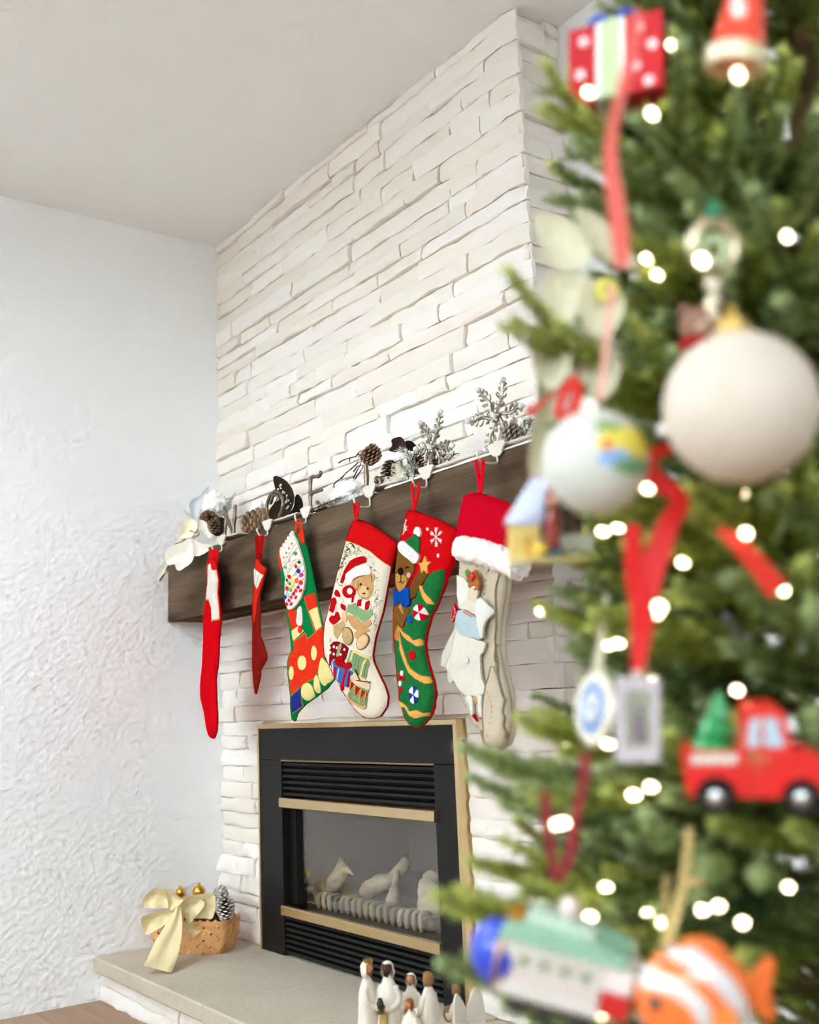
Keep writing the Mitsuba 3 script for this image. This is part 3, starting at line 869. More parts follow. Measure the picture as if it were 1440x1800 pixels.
st.patch('toy_santa', b4((175, 150), (215, 100), (250, 80), (310, 40), (355, 150), (300, 210), (240, 245), (190, 200)), HR, 3)
st.stroke('stitched_line', [a4((210, 1720), (250, 1730), (275, 1580)), a4((300, 1470), (380, 1520), (330, 1540))], 2.2, (236, 230, 222), layer=4)
st.patch('bear_arm', b4((380, 60), (440, 44), (456, 130), (440, 212), (370, 192)), TAN2, 4)
st.patch('bear_belly', b4((460, 150), (480, 92), (560, 112), (640, 192), (700, 212), (800, 162), (822, 230), (780, 272), (660, 300), (600, 332), (520, 272)), TAN, 4, tone=0.08)
st.patch('bear_leg', b4((245, 260), (380, 190), (430, 240), (370, 330), (300, 462), (250, 390)), (198, 164, 112), 3, tone=0.1)
st.patch('bear_leg', b4((560, 360), (620, 310), (760, 280), (800, 330), (700, 380), (600, 460), (560, 440)), TAN, 3, tone=0.08)
for c, rx, ry, rot in (((462, 412), 9.5, 16.5, -0.15), ((688, 498), 9.8, 15.5, 0.45)):
    st.ellipse('bear_foot', b4(c)[0], rx, ry, (140, 96, 54), rot=rot, layer=4)
    st.ellipse('foot_pad', b4(c)[0], rx - 1.3, ry - 1.6, TAN2 if c[0] > 500 else (196, 168, 118), rot=rot, layer=5, tone=0.1)
DR = (138, 18, 30)
st.patch('gift_box', b4((185, 870), (195, 560), (240, 500), (300, 490), (420, 540), (470, 600), (430, 740), (400, 790), (300, 760), (230, 760)), DR, 4)
st.patch('gift_ribbon', b4((330, 540), (380, 510), (375, 560), (335, 725), (290, 720)), (150, 170, 120), 5)
for c in ((262, 575), (262, 685), (203, 590), (420, 615), (305, 590), (362, 690), (190, 470), (210, 660)):
    st.ellipse('gift_spot', b4(c)[0], 1.9, 2.8, (238, 228, 222), layer=6, seg=7)
st.patch('gift_box', b4((500, 620), (560, 640), (760, 765), (780, 830), (740, 1052), (640, 1022), (560, 962), (520, 902), (440, 812), (480, 700)), (126, 156, 110), 3)
st.stroke('gift_ribbon', [b4((545, 640), (505, 790)), b4((735, 770), (700, 830), (660, 1010)), b4((560, 640), (680, 700), (770, 745))], 4.4, (228, 208, 138), layer=4)
st.stroke('stitched_line', [b4((600, 720), (570, 900)), b4((640, 730), (615, 950)), b4((745, 820), (710, 1020))], 1.0, (92, 122, 84), layer=4)
st.patch('gift_box', b4((215, 840), (260, 770), (300, 800), (330, 870), (430, 890), (545, 950), (510, 1080), (470, 1190), (360, 1150), (280, 1060), (230, 980)), (74, 102, 164), 4)
st.stroke('gift_stripe', [b4((245, 820), (240, 960)), b4((335, 900), (305, 1080))], 3.2, (206, 204, 214), layer=5)
st.stroke('gift_stripe', [b4((280, 880), (270, 1040)), b4((455, 900), (405, 1060), (375, 1190))], 5.2, (190, 18, 28), layer=5)
st.stroke('gift_stripe', [b4((500, 950), (465, 1180))], 5.0, (150, 18, 40), layer=5)
st.patch('gift_bow', b4((310, 730), (380, 708), (400, 790), (430, 832), (470, 805), (522, 822), (520, 882), (440, 902), (330, 862), (280, 802)), (178, 16, 24), 6, curve=True)
st.patch('gift_bow', b4((350, 1150), (400, 1140), (402, 1235), (385, 1200), (365, 1245)), (190, 18, 28), 6)
st.patch('drum', b4((510, 1085), (560, 1060), (792, 1190), (770, 1250), (742, 1490), (700, 1512), (500, 1392), (458, 1320), (490, 1200)), (124, 154, 112), 4)
st.patch('drum_head', b4((508, 1045), (540, 992), (640, 1002), (780, 1112), (792, 1222), (700, 1192), (600, 1152), (530, 1092)), (224, 200, 160), 5, curve=True)
for q in (((525, 1095), (578, 1122), (500, 1262)), ((590, 1160), (662, 1202), (588, 1322)), ((680, 1220), (738, 1252), (668, 1392)), ((745, 1260), (768, 1272), (732, 1402))):
    st.patch('drum_flag', b4(*q), (178, 24, 24), 5)
st.stroke('drum_cord', [b4((515, 1090), (495, 1260), (585, 1150), (570, 1370), (672, 1210), (650, 1420), (745, 1260), (725, 1440))], 1.3, (226, 178, 92), layer=6)
st.stroke('drum_rim', [b4((470, 1290), (500, 1378), (610, 1450), (700, 1497), (738, 1470))], 4.2, (216, 164, 104), layer=6)
st.stroke('drum_stick', [b4((585, 910), (662, 1082)), b4((600, 1078), (812, 1108))], 1.5, (92, 58, 38), layer=7)
loop_band(st, a4((512, 120), (525, 230), (548, 360)), 0.011, (176, 18, 22), 0.004)
loop_band(st, a4((575, 110), (560, 230), (548, 370)), 0.012, (196, 20, 24), 0.010)

# --- fifth stocking: tufted bear and tree
k = thing('christmas_stocking', 'tufted red and green stocking with brown bear in green hat beside a decorated tree', 'stocking')
o = hang((731, 849), 0.036)
a5, b5 = conv(685, 880, 8.571), conv(685, 1080, 8.571)
out5 = a5((300, 130), (390, 150), (560, 215), (800, 305), (1045, 445), (1040, 640), (1020, 870), (880, 1200), (720, 1640)) + b5((660, 0), (600, 220), (560, 420), (575, 600), (630, 830), (690, 1010), (715, 1200), (690, 1380), (640, 1540), (560, 1640), (480, 1710), (410, 1740), (330, 1680), (260, 1580), (220, 1440), (170, 1290), (165, 1150), (135, 900), (115, 600), (92, 400), (80, 200)) + a5((85, 1650), (110, 1300), (130, 1000), (170, 700), (230, 420), (270, 250))
st = Cloth(k, o, -0.03, out5, T=0.016, R=0.026, seed=11, puff=0.004)
st.body((186, 12, 18), tone=0.03)
tk = dict(tone=0.16, freq=260, step=0.0036)
band = a5((965, 700), (960, 790), (870, 985), (780, 1230), (700, 1470), (615, 1780)) + b5((610, 60), (540, 280), (512, 450), (532, 640), (600, 900), (660, 1060), (682, 1300), (650, 1500))
st.patch('red_ground', a5((300, 140), (390, 160), (560, 225), (800, 315), (1030, 450), (965, 700)) + band[1:3] + a5((780, 1100), (640, 1120), (500, 1060), (400, 1160), (300, 1240), (200, 900), (180, 700), (230, 420), (270, 250)), (204, 16, 22), 1, tone=0.03)
st.patch('tree', a5((825, 1035), (690, 1070), (600, 1150), (530, 1290), (450, 1370), (440, 1450), (370, 1520), (350, 1600), (300, 1740)) + b5((250, 200), (190, 260), (105, 400), (125, 700), (160, 1150), (185, 1300), (230, 1440), (270, 1580), (338, 1682), (410, 1735), (480, 1702), (555, 1635), (620, 1530), (660, 1420), (682, 1300), (657, 1060), (600, 900), (532, 640), (512, 450), (540, 280), (602, 90)) + a5((620, 1720), (700, 1462), (780, 1222)), (34, 112, 58), 2, raised=0.0035, **tk)
BB = (124, 82, 36)
st.patch('bear_arm', a5((350, 1480), (340, 1300), (420, 1150), (500, 1040), (540, 1010), (575, 1080), (602, 1130), (560, 1200), (480, 1300), (450, 1370), (430, 1440)), (112, 74, 32), raised=0.0042, **tk)
st.patch('bear_body', a5((108, 1560), (200, 1520), (250, 1600), (345, 1600), (300, 1740)) + b5((250, 110), (232, 195), (170, 172), (105, 330), (85, 150)), BB, raised=0.0042, **tk)
st.patch('bear_belly', a5((165, 1600), (200, 1560), (245, 1680), (255, 1720), (215, 1690)), (182, 136, 70), raised=0.0052, **tk)
st.patch('bear_body', b5((150, 160), (180, 180), (190, 250), (180, 400), (130, 390), (105, 330)), (176, 130, 66), raised=0.0046, **tk)
st.patch('bear_head', a5((160, 755), (200, 722), (300, 822), (400, 950), (402, 1050), (362, 1140), (302, 1240), (260, 1330), (200, 1400), (140, 1330), (115, 1150), (125, 1000)), BB, raised=0.0046, curve=True, **tk)
st.patch('bear_muzzle', a5((130, 1110), (180, 1092), (290, 1142), (302, 1240), (250, 1330), (200, 1400), (150, 1320), (125, 1200)), (184, 138, 72), raised=0.0054, **tk)
st.ellipse('bear_nose', a5((210, 1068))[0], 4.6, 7.4, (26, 24, 24), raised=0.0066, tone=0.02)
st.stroke('bear_mouth', [a5((170, 1240), (195, 1235), (212, 1190), (215, 1240), (240, 1250), (262, 1212)), a5((212, 1120), (212, 1200))], 1.3, (40, 26, 20), raised=0.0066)
st.stroke('bear_eye', [a5((285, 1020), (310, 1000), (330, 1010))], 2.6, (40, 28, 20), raised=0.0066)
st.ellipse('bear_cheek', a5((330, 1125))[0], 3.8, 5.2, (222, 158, 160), raised=0.0062)
st.patch('bow_tie', a5((105, 1330), (180, 1382), (250, 1332), (332, 1310), (347, 1480), (347, 1560), (300, 1612), (240, 1602), (195, 1512), (130, 1592), (105, 1580)), (14, 74, 160), raised=0.0068, curve=False, **tk)
st.patch('bear_hat', a5((262, 632), (330, 572), (410, 508), (460, 518), (487, 600), (482, 785), (440, 765), (360, 692)), (36, 110, 56), raised=0.005, **tk)
st.patch('hat_fur', a5((180, 650), (255, 612), (350, 690), (440, 768), (490, 840), (462, 922), (410, 952), (330, 882), (250, 822), (180, 730)), (234, 230, 228), raised=0.0072, curve=True, **tk)
st.patch('hat_pompom', a5((398, 492), (428, 408), (480, 406), (508, 480), (490, 550), (440, 512)), (238, 234, 232), raised=0.006, curve=True, **tk)
st.patch('star', a5((575, 832), (602, 930), (664, 918), (602, 990), (612, 1112), (560, 1050), (516, 1096), (510, 1010), (482, 938), (530, 950)), (238, 170, 92), raised=0.0056, **tk)
fl = []
for i in range(6):
    an = math.radians(60 * i + 28)
    cx, cy, R1 = 732, 552, 1
    ex, ey = cx + 92 * math.cos(an), cy + 150 * math.sin(an)
    fl.append(a5((cx, cy), (ex, ey)))
    for t in (0.5, 0.75):
        mx, my = cx + (ex - cx) * t, cy + (ey - cy) * t
        for s_ in (-1, 1):
            a2 = an + s_ * 0.75
            fl.append(a5((mx, my), (mx + 34 * math.cos(a2), my + 48 * math.sin(a2))))
st.stroke('snowflake', fl, 1.7, (240, 206, 208), raised=0.0035)
fl = [a5((268, 285), (240, 470)), a5((232, 350), (285, 460)), a5((230, 510), (285, 400)), a5((225, 440), (290, 380)), a5((250, 300), (288, 300)), a5((255, 460), (222, 520))]
st.stroke('snowflake', fl, 1.7, (240, 206, 208), raised=0.0035)
st.ellipse('snow_dot', a5((600, 432))[0], 2.4, 3.4, (244, 220, 222), raised=0.0035, seg=9)
st.ellipse('snow_dot', a5((760, 830))[0], 1.8, 4.0, (244, 220, 222), raised=0.0035, seg=9)
PE = (238, 170, 86)
for q in (a5((483, 1292), (520, 1280), (562, 1380), (642, 1480), (662, 1562), (600, 1560), (550, 1480), (520, 1400)), b5((172, 175), (240, 268), (340, 328), (390, 398), (460, 366), (512, 400), (510, 462), (430, 482), (378, 432), (300, 390), (235, 325)),
          b5((186, 270), (212, 440), (272, 640), (332, 798), (430, 878), (500, 918), (620, 948), (662, 1042), (560, 1042), (420, 962), (330, 882), (245, 700), (190, 520)), b5((172, 1305), (250, 1338), (300, 1378), (345, 1462), (450, 1438), (540, 1490), (655, 1440), (640, 1525), (540, 1532), (420, 1566), (336, 1512), (280, 1402), (205, 1392))):
    st.patch('garland', q, PE, raised=0.006, **tk)
def candy(c, rx, ry, c1, c2, mk):
    for i in range(6):
        a0 = math.radians(60 * i + 20)
        q = [c] + [(c[0] + rx * math.cos(a0 + t), c[1] + ry * math.sin(a0 + t)) for t in np.linspace(0, math.radians(60), 5)]
        st.patch('sweet_segment', mk(*q), c1 if i % 2 else c2, raised=0.0066, tone=0.04)
candy((487, 1685), 88, 122, (236, 230, 228), (198, 18, 26), a5)
candy((410, 1212), 74, 132, (236, 234, 234), (28, 66, 140), b5)
st.ellipse('bauble', b5((376, 616))[0], 5.4, 8.6, (196, 18, 24), raised=0.0062)
st.ellipse('bauble', b5((345, 84))[0], 4.9, 6.8, (24, 84, 168), raised=0.0062)
for c, cc in (((222, 885), (234, 228, 226)), ((190, 935), (196, 22, 26)), ((245, 962), (196, 22, 26)), ((196, 1040), (234, 228, 226)), ((202, 1142), (196, 22, 26))):
    st.ellipse('candy_cane', b5(c)[0], 2.9, 5.4, cc, raised=0.0062, seg=9)
loop_band(st, [(724, 850), (727, 872), (728, 897)], 0.011, (206, 14, 22), 0.010)
loop_band(st, [(737, 849), (734, 872), (728, 897)], 0.012, (206, 14, 22), 0.014)

# --- sixth stocking: linen angel
k = thing('christmas_stocking', 'beige linen stocking with cloth angel, furry white band and red velvet cuff', 'stocking')
o = hang((845, 805), 0.05)
c4, a6, b6 = conv(650, 830, 3.674), conv(760, 970, 8.18), conv(760, 1130, 8.47)
out6 = a6((432, 0), (700, 20), (1060, 90), (1138, 300), (1132, 500), (1110, 650), (1080, 850), (1052, 1100), (1052, 1400), (1077, 1600)) + b6((1077, 40), (1112, 300), (1172, 560), (1227, 780), (1247, 1050), (1237, 1350), (1192, 1500), (1120, 1545), (1050, 1600), (920, 1562), (850, 1535), (785, 1530), (740, 1300), (650, 1252), (600, 1100), (540, 1000), (480, 830), (400, 620), (350, 500), (330, 400)) + a6((330, 1640), (360, 1300), (385, 1000), (400, 720), (412, 500), (418, 250))
st = Cloth(k, o, 0.0, out6, T=0.016, R=0.028, seed=13, puff=0.010)
LN = (206, 192, 168)
st.body(LN, tone=0.03)
st.patch('side_panel', a6((1036, 235), (1130, 300), (1124, 500), (1104, 650), (1072, 850), (1045, 1100), (1045, 1400), (1068, 1600)) + b6((1070, 40), (1104, 300), (1164, 560), (1218, 780), (1238, 1050), (1228, 1350), (1150, 1500), (1145, 1330), (1120, 1230), (1135, 1100), (1112, 1030), (1132, 845), (1040, 500), (990, 100)) + a6((990, 1750), (952, 1500), (952, 1200), (972, 900), (987, 550)), (214, 201, 178), raised=0.011, tone=0.03)
st.patch('toe_panel', b6((962, 330), (1030, 520), (1100, 780), (1120, 860), (1098, 1030), (1122, 1100), (1108, 1230), (1130, 1340), (1100, 1510), (1050, 1590), (920, 1552), (862, 1500), (845, 1100), (855, 830), (885, 650)), (210, 196, 172), raised=0.013, tone=0.03)
st_l = [a6((735, 180), (732, 235)), a6((860, 300), (862, 330)), a6((852, 395), (848, 430)), a6((848, 490), (845, 520)), a6((838, 590), (834, 620)), a6((795, 1470), (792, 1500)), a6((795, 1560), (792, 1590)), a6((805, 1650), (806, 1680)), a6((880, 215), (882, 240)), a6((490, 230), (488, 260))]
st_l += [b6((x, y), (x + 2, y + 26)) for x, y in ((822, 170), (825, 270), (836, 355), (862, 420), (915, 725), (936, 790), (958, 850), (967, 930), (965, 1005), (962, 1095), (950, 1180), (932, 1360), (580, 925), (548, 770))]
st.stroke('stitching', st_l, 0.8, (168, 124, 108), stuff=True, raised=0.0145)
st.stroke('seam', [a6((1036, 235), (1010, 400), (985, 550), (970, 900), (950, 1200), (950, 1500), (990, 1750)), b6((985, 100), (1040, 500), (1100, 760), (1132, 850)), b6((1130, 840), (1110, 1030), (1135, 1100), (1120, 1230), (1146, 1335), (1110, 1500)), b6((962, 330), (885, 650), (857, 830), (845, 1100), (858, 1500))], 1.1, (164, 146, 122), raised=0.0150)  # shade of the folds drawn as dark lines along the panel edges
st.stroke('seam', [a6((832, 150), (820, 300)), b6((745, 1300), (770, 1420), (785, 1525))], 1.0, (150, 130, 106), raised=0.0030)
WH, WH2 = (232, 230, 220), (226, 221, 206)
sk = dict(tone=0.03, clip=False)
st.patch('tulle', a6((345, 1000), (240, 1150), (130, 1380), (92, 1450), (72, 1600)) + b6((70, 345), (160, 372), (168, 500), (192, 602), (230, 602), (300, 492), (400, 400)) + a6((520, 1300), (420, 1080)), (214, 208, 192), raised=0.004, **sk)
st.patch('tulle', a6((420, 1080), (330, 1250), (200, 1500), (150, 1650)) + b6((200, 400), (215, 480), (300, 420), (420, 360)) + a6((560, 1350)), (222, 217, 202), raised=0.007, **sk)
st.patch('skirt', a6((420, 1080), (600, 1230), (740, 1275), (832, 1310), (800, 1440), (750, 1482), (742, 1560)) + b6((770, 160), (777, 400), (802, 560), (862, 705), (830, 762), (700, 792), (560, 772), (460, 692), (380, 562), (300, 482), (330, 300)) + a6((360, 1400)), (228, 223, 208), raised=0.010, **sk)
st.patch('angel_wing', a6((395, 338), (430, 350), (520, 390), (580, 470), (612, 560), (592, 690), (560, 780), (460, 800), (430, 700), (405, 600), (412, 480)), WH, raised=0.008, **sk)
st.patch('bodice', a6((600, 690), (730, 690), (742, 800), (720, 930), (560, 840), (460, 810), (480, 740)), WH2, raised=0.010, **sk)
st.patch('dress', a6((460, 850), (560, 828), (680, 918), (742, 1020), (772, 1200), (762, 1265), (640, 1232), (480, 1182), (418, 1082), (432, 950)), (186, 204, 208), raised=0.013, tone=0.06, clip=False)
st.patch('angel_wing', a6((718, 690), (790, 658), (880, 740), (972, 842), (952, 902), (870, 992), (832, 1100), (822, 1242), (790, 1242), (760, 1100), (730, 980), (700, 850)), WH, raised=0.016, **sk)
st.patch('angel_face', a6((605, 530), (680, 480), (722, 540), (716, 640), (690, 705), (612, 695), (590, 640)), (226, 208, 182), raised=0.012, curve=True)
st.patch('angel_hair', a6((598, 505), (620, 450), (655, 380), (690, 262), (715, 262), (742, 350), (762, 480), (738, 574), (700, 500), (660, 478), (622, 520)), (184, 114, 60), raised=0.015, tone=0.1)
for q in (((572, 285), (615, 255), (652, 290), (640, 345), (598, 372)), ((588, 385), (640, 395), (640, 420), (598, 445))):
    st.patch('holly_leaf', a6(*q), (92, 136, 70), raised=0.017)
for c, rr in (((645, 372), 3.6), ((676, 396), 3.9), ((706, 352), 4.0), ((690, 318), 3.4)):
    w = st.uv(a6(c)); P0 = st.world(w, np.array([0.019]) + st.h(w))[0]
    add(st.key + '__berry', ball(P0, rr * st.px_size(a6(c)[0]), 1), 'mat_satin', col=(206, 58, 36), smooth=True)
st.ellipse('angel_eye', a6((690, 542))[0], 1.5, 1.8, (44, 34, 30), raised=0.0135, seg=8)
st.stroke('belt', [a6((552, 850), (672, 922))], 4.2, (222, 208, 200), raised=0.0145)
st.stroke('belt_line', [a6((550, 862), (668, 936)), a6((558, 838), (678, 910))], 1.2, (200, 40, 44), raised=0.0155)
st.patch('heart', a6((395, 748), (442, 800), (452, 880), (420, 962), (370, 1018), (328, 1002), (345, 890), (365, 810)), (202, 18, 44), raised=0.014, tone=0.03, clip=False)
st.stroke('stitching', [a6((400, 775), (412, 800)), a6((425, 815), (435, 845)), a6((440, 865), (436, 895)), a6((428, 920), (412, 945)), a6((400, 965), (382, 990)), a6((360, 995), (345, 985))], 1.2, (236, 222, 220), raised=0.0155, clip=False)
st.patch('angel_leg', b6((600, 780), (640, 800), (655, 900), (660, 1060), (632, 1075), (612, 960), (590, 890), (555, 850), (560, 800)), (230, 226, 216), raised=0.009, curve=True, tone=0.03)
st.patch('angel_leg', b6((700, 790), (800, 780), (800, 850), (800, 960), (822, 1090), (782, 1112), (755, 1010), (738, 900), (740, 840)), (230, 226, 216), raised=0.009, curve=True, tone=0.03)
st.patch('angel_hand', b6((620, 800), (700, 792), (742, 850), (692, 922), (660, 860)), (204, 166, 118), raised=0.007)
st.patch('angel_shoe', b6((645, 1082), (686, 1058), (730, 1172)), (192, 20, 28), raised=0.0105)
st.patch('angel_shoe', b6((778, 1112), (838, 1092), (846, 1205)), (192, 20, 28), raised=0.0105)
st.ellipse('flower', a6((556, 1550))[0], 6.4, 6.4, (232, 230, 228), raised=0.014, tone=0.1)
# cuff and fur: padded forms of their own
cuff = Cloth(k, o + np.array([0, -0.004, 0]), 0.0, c4((632, 140), (690, 126), (740, 140), (860, 180), (965, 232), (945, 350), (950, 560), (860, 520), (740, 480), (640, 470), (562, 470), (585, 380), (605, 260)), T=0.022, R=0.03, seed=17, puff=0.004)
cuff.body((200, 10, 38), name='cuff', tone=0.03)
fc = np.array([on_plane(x, y, o + np.array([0, -0.02, 0]), np.array([0, -1.0, 0])) for x, y in c4((575, 497), (640, 497), (720, 512), (800, 540), (880, 572), (950, 605), (985, 620))])
fc = smooth_curve(fc, 8)
n = len(fc)
m = tube(fc, 0.026 * np.sqrt(np.clip(np.minimum(np.arange(n) + 1.5, n + 0.5 - np.arange(n)) / 4.0, 0.2, 1)), 22)
m = trimesh.Trimesh(m.vertices, m.faces, process=True).subdivide()
q = meshkit.fbm(m.vertices * 180, 3, 4)
m.vertices += m.vertex_normals * ((q - 0.5) * 0.011)[:, None]
m.vertices[:, 1] = np.minimum(m.vertices[:, 1], -MD - 0.006)
add(k + '__fur_band', m, 'mat_cloth', vcol=lin((236, 230, 224))[None] * (0.9 + 0.2 * q[:, None]), smooth=True)
cuff_loop = Cloth(k, o, 0.0, [(838, 806), (850, 806), (850, 866), (838, 866)], T=0.003, R=0.003, seed=3)
loop_band(cuff_loop, [(836.5, 808), (841, 836), (845, 866)], 0.012, (190, 10, 30), 0.010)
loop_band(cuff_loop, [(849.5, 808), (848, 836), (845, 866)], 0.014, (200, 12, 32), 0.013)
# ------------------------------------------------------------------ things on the mantel
def facing(o):
    v = np.asarray(o) - CAM
    return -math.atan2(-v[0], v[1])


def spray(key, px0, y, seed=1, T=0.0012):
    """A panel through the pixel at depth y, turned to face the room's centre, on which petals and leaves are cut."""
    o = at_y(px0[0], px0[1], y)
    c = [(px0[0] - 3, px0[1] - 3), (px0[0] + 3, px0[1] - 3), (px0[0] + 3, px0[1] + 3), (px0[0] - 3, px0[1] + 3)]
    st = Cloth(key, o, facing(o), c, T=T, R=0.004, seed=seed)
    st.gain = 1.0
    return st


def petal(st, name, px, col, lift, cup=0.006, tone=0.03, wave=0.004, mat='mat_cloth', th=0.0012, lean=(0, 0)):
    """A curled petal or leaf cut along the outline; cup raises its rim, lean tips it out of the panel."""
    p = smooth_curve(st.uv(px), 4, True)
    g = sg.Polygon(p).buffer(0)
    if g.geom_type != 'Polygon': g = max(g.geoms, key=lambda q: q.area)
    pts, tri, _ = st.fill(g, max(0.003, math.sqrt(g.area) / 9))
    dd = shapely.distance(shapely.points(pts), g.exterior)
    c = np.array(g.centroid.coords[0])
    q = np.stack([pts[:, 0] * 40, pts[:, 1] * 40, np.full(len(pts), st.seed + lift * 300)], 1)
    w = lift + cup * (1 - np.clip(dd / max(dd.max(), 1e-6), 0, 1)) ** 1.5 + wave * (meshkit.fbm(q, 2, st.seed) - 0.5) + (pts - c) @ np.asarray(lean, float)
    return st.put(name, st.shell(pts, tri, w + th / 2, w - th / 2), col, mat, tone, 60, angle=70)


def pinecone(name, label, o, axis, L, rad, group=None, col=(92, 66, 48), tip=(150, 122, 98), n=70, seed=0, cat='pine cone'):
    """Scales set in a spiral about a core, each a small curled wedge."""
    k = thing(name, label, cat, group)
    r = np.random.default_rng(seed)
    prof = [(0.0005, 0), (rad * 0.3, L * 0.05), (rad * 0.5, L * 0.35), (rad * 0.38, L * 0.7), (0.0005, L * 0.98)]
    core = place(lathe(prof, 10), o, axis)
    add(k + '__core', core, 'mat_cloth', col=tuple(np.array(col) * 0.55), smooth=True)
    vs, fs, cs = [], [], []
    z = np.asarray(axis, float) / np.linalg.norm(axis)
    h = np.array([0, 0, 1.0]) if abs(z[2]) < 0.9 else np.array([1.0, 0, 0])
    x = np.cross(h, z); x /= np.linalg.norm(x); y = np.cross(z, x)
    for i in range(n):
        t = (i + 0.5) / n
        a = i * 2.39996
        env = rad * (math.sin(math.pi * min(1, 0.12 + 0.88 * (1 - t) ** 0.8)) ** 0.6 if t > 0.5 else (0.62 + 0.38 * math.sin(math.pi * t)))
        out = math.cos(a) * x + math.sin(a) * y
        side = np.cross(z, out)
        b = o + z * (L * t * 0.92) + out * env * 0.35
        tipp = o + z * (L * (t * 0.92 + 0.10)) + out * env
        w = 0.30 * rad * (1.1 - 0.5 * t)
        th = 0.10 * rad
        up = z * 0.8 - out * 0.2
        P = [b - side * w * 0.5, b + side * w * 0.5, tipp + side * w - z * 0.0, tipp - side * w, tipp + out * w * 0.25 + up * th, b + up * th, tipp - z * th * 1.2 + out * w * 0.25]
        n0 = len(vs)
        vs += P
        fs += [(n0 + q0, n0 + q1, n0 + q2) for q0, q1, q2 in ((0, 5, 3), (3, 5, 4), (5, 1, 2), (5, 2, 4), (0, 3, 6), (0, 6, 1), (1, 6, 2), (3, 4, 6), (4, 2, 6), (0, 1, 5))]
        c0, c1 = lin(np.array(col) * (0.7 + 0.5 * r.random())), lin(np.array(tip) * (0.8 + 0.3 * r.random()))
        cs += [c0, c0, c1, c1, c1, c0, c1]
    kk = add(k + '__scales', (np.array(vs), np.array(fs)), 'mat_cloth', vcol=np.clip(np.array(cs), 0, 1))
    tag(kk, kind='stuff')
    return k


YF = -MD + 0.035
SILV = (214, 206, 196)
# soft white snow cloth along the front of the shelf
k = thing('snow_cloth', 'white cotton snow cloth lying along the right half of the mantel top', 'snow blanket')
xs = np.linspace(at_y(676, 858, -MD)[0], MX1 - 0.01, 150)
ys = np.linspace(-MD - 0.002, -0.03, 16)
X, Y = np.meshgrid(xs, ys, indexing='ij')
Zt = MT + 0.005 + 0.008 * meshkit.fbm(np.stack([X * 16, Y * 16, X * 0], -1), 3, 5)
Zt[:, 0] = MT + 0.002 + 0.004 * meshkit.noise(np.stack([X[:, 0] * 30, X[:, 0] * 0, X[:, 0] * 0], -1), 7); Zt[:, -1] = MT + 0.002; Zt[0] = MT + 0.002; Zt[-1] = MT + 0.002
V = np.stack([X, Y, Zt], -1).reshape(-1, 3)
V2 = V.copy(); V2[:, 2] = MT + 0.0005
idx = np.arange(150 * 16).reshape(150, 16)
a, b, c, d = idx[:-1, :-1].ravel(), idx[1:, :-1].ravel(), idx[1:, 1:].ravel(), idx[:-1, 1:].ravel()
N = len(V)
F = np.vstack([np.stack([a, b, c], 1), np.stack([a, c, d], 1), np.stack([a, c, b], 1) + N, np.stack([a, d, c], 1) + N])
rg = np.r_[idx[:, 0], idx[-1, 1:], idx[-2::-1, -1], idx[0, -2:0:-1]]
r2 = np.roll(rg, -1)
F = np.vstack([F, np.stack([r2, rg, rg + N], 1), np.stack([r2, rg + N, r2 + N], 1)])
scene_k = add(k + '__cloth', (np.vstack([V, V2]), F), 'mat_cloth', col=(232, 229, 222), smooth=60)


def holder(label, hook_px, base_px, make, out):
    """A stocking holder: a weighted plate on the shelf, a lip over its front edge with a hook, and the figure that stands on it."""
    k = thing('stocking_holder', label, 'stocking holder')
    h = at_y(hook_px[0], hook_px[1], -MD - out)
    x = h[0]
    xa, xb = at_y(base_px[0], MT, -MD)[0], at_y(base_px[1], MT, -MD)[0]
    xa, xb = min(xa, x - 0.02), max(xb, x + 0.02)
    add(k + '__base', bevel_box(xa, xb, -MD + 0.001, -MD + 0.075, MT + 0.0125, MT + 0.018, 0.002), 'mat_satin', col=(214, 206, 196))
    pr_ = [(x - 0.024, MT + 0.019), (x + 0.026, MT + 0.019), (x + 0.020, MT + 0.004), (x + 0.012, MT - 0.008), (x - 0.008, MT - 0.008), (x - 0.018, MT + 0.004)]
    lip = trimesh.creation.extrude_polygon(sg.Polygon(smooth_curve(np.array(pr_), 4, True)).buffer(0), 0.004)
    lip.vertices = np.stack([lip.vertices[:, 0], -MD - 0.0045 - lip.vertices[:, 2], lip.vertices[:, 1]], 1)
    lip.fix_normals()
    add(k + '__lip', lip, 'mat_satin', col=(214, 206, 196))
    hz = h[2]
    hk = smooth_curve([(x, -MD - 0.006, MT - 0.004), (x, -MD - 0.008, hz - 0.006), (x, -MD - out, hz - 0.008), (x, -MD - out - 0.008, hz + 0.004), (x, -MD - out - 0.008, hz + 0.012)], 5)
    add(k + '__hook', tube(hk, 0.0025, 8), 'mat_satin', col=(228, 222, 212), smooth=True)
    make(k)
    return k


def letter(lines, r, y=YF):
    def make(k):
        ms = []
        for L in lines:
            p = smooth_curve([at_y(a, b, y) for a, b in L], 5)
            p[:, 2] = np.maximum(p[:, 2], MT + 0.019)
            ms.append(tube(p, r * (1 + 0.12 * np.sin(np.arange(len(p)) * 1.3)), 10))
            ms.append(ball(p[0], r * 1.05, 1)); ms.append(ball(p[-1], r * 1.05, 1))
        m = trimesh.boolean.union([trimesh.Trimesh(q.vertices, q.faces) for q in ms], engine='manifold') if all(trimesh.Trimesh(q.vertices, q.faces).is_watertight for q in ms) else cat_(ms)
        add(k + '__letter', m, 'mat_metal', col=(128, 114, 98), smooth=50)
    return make


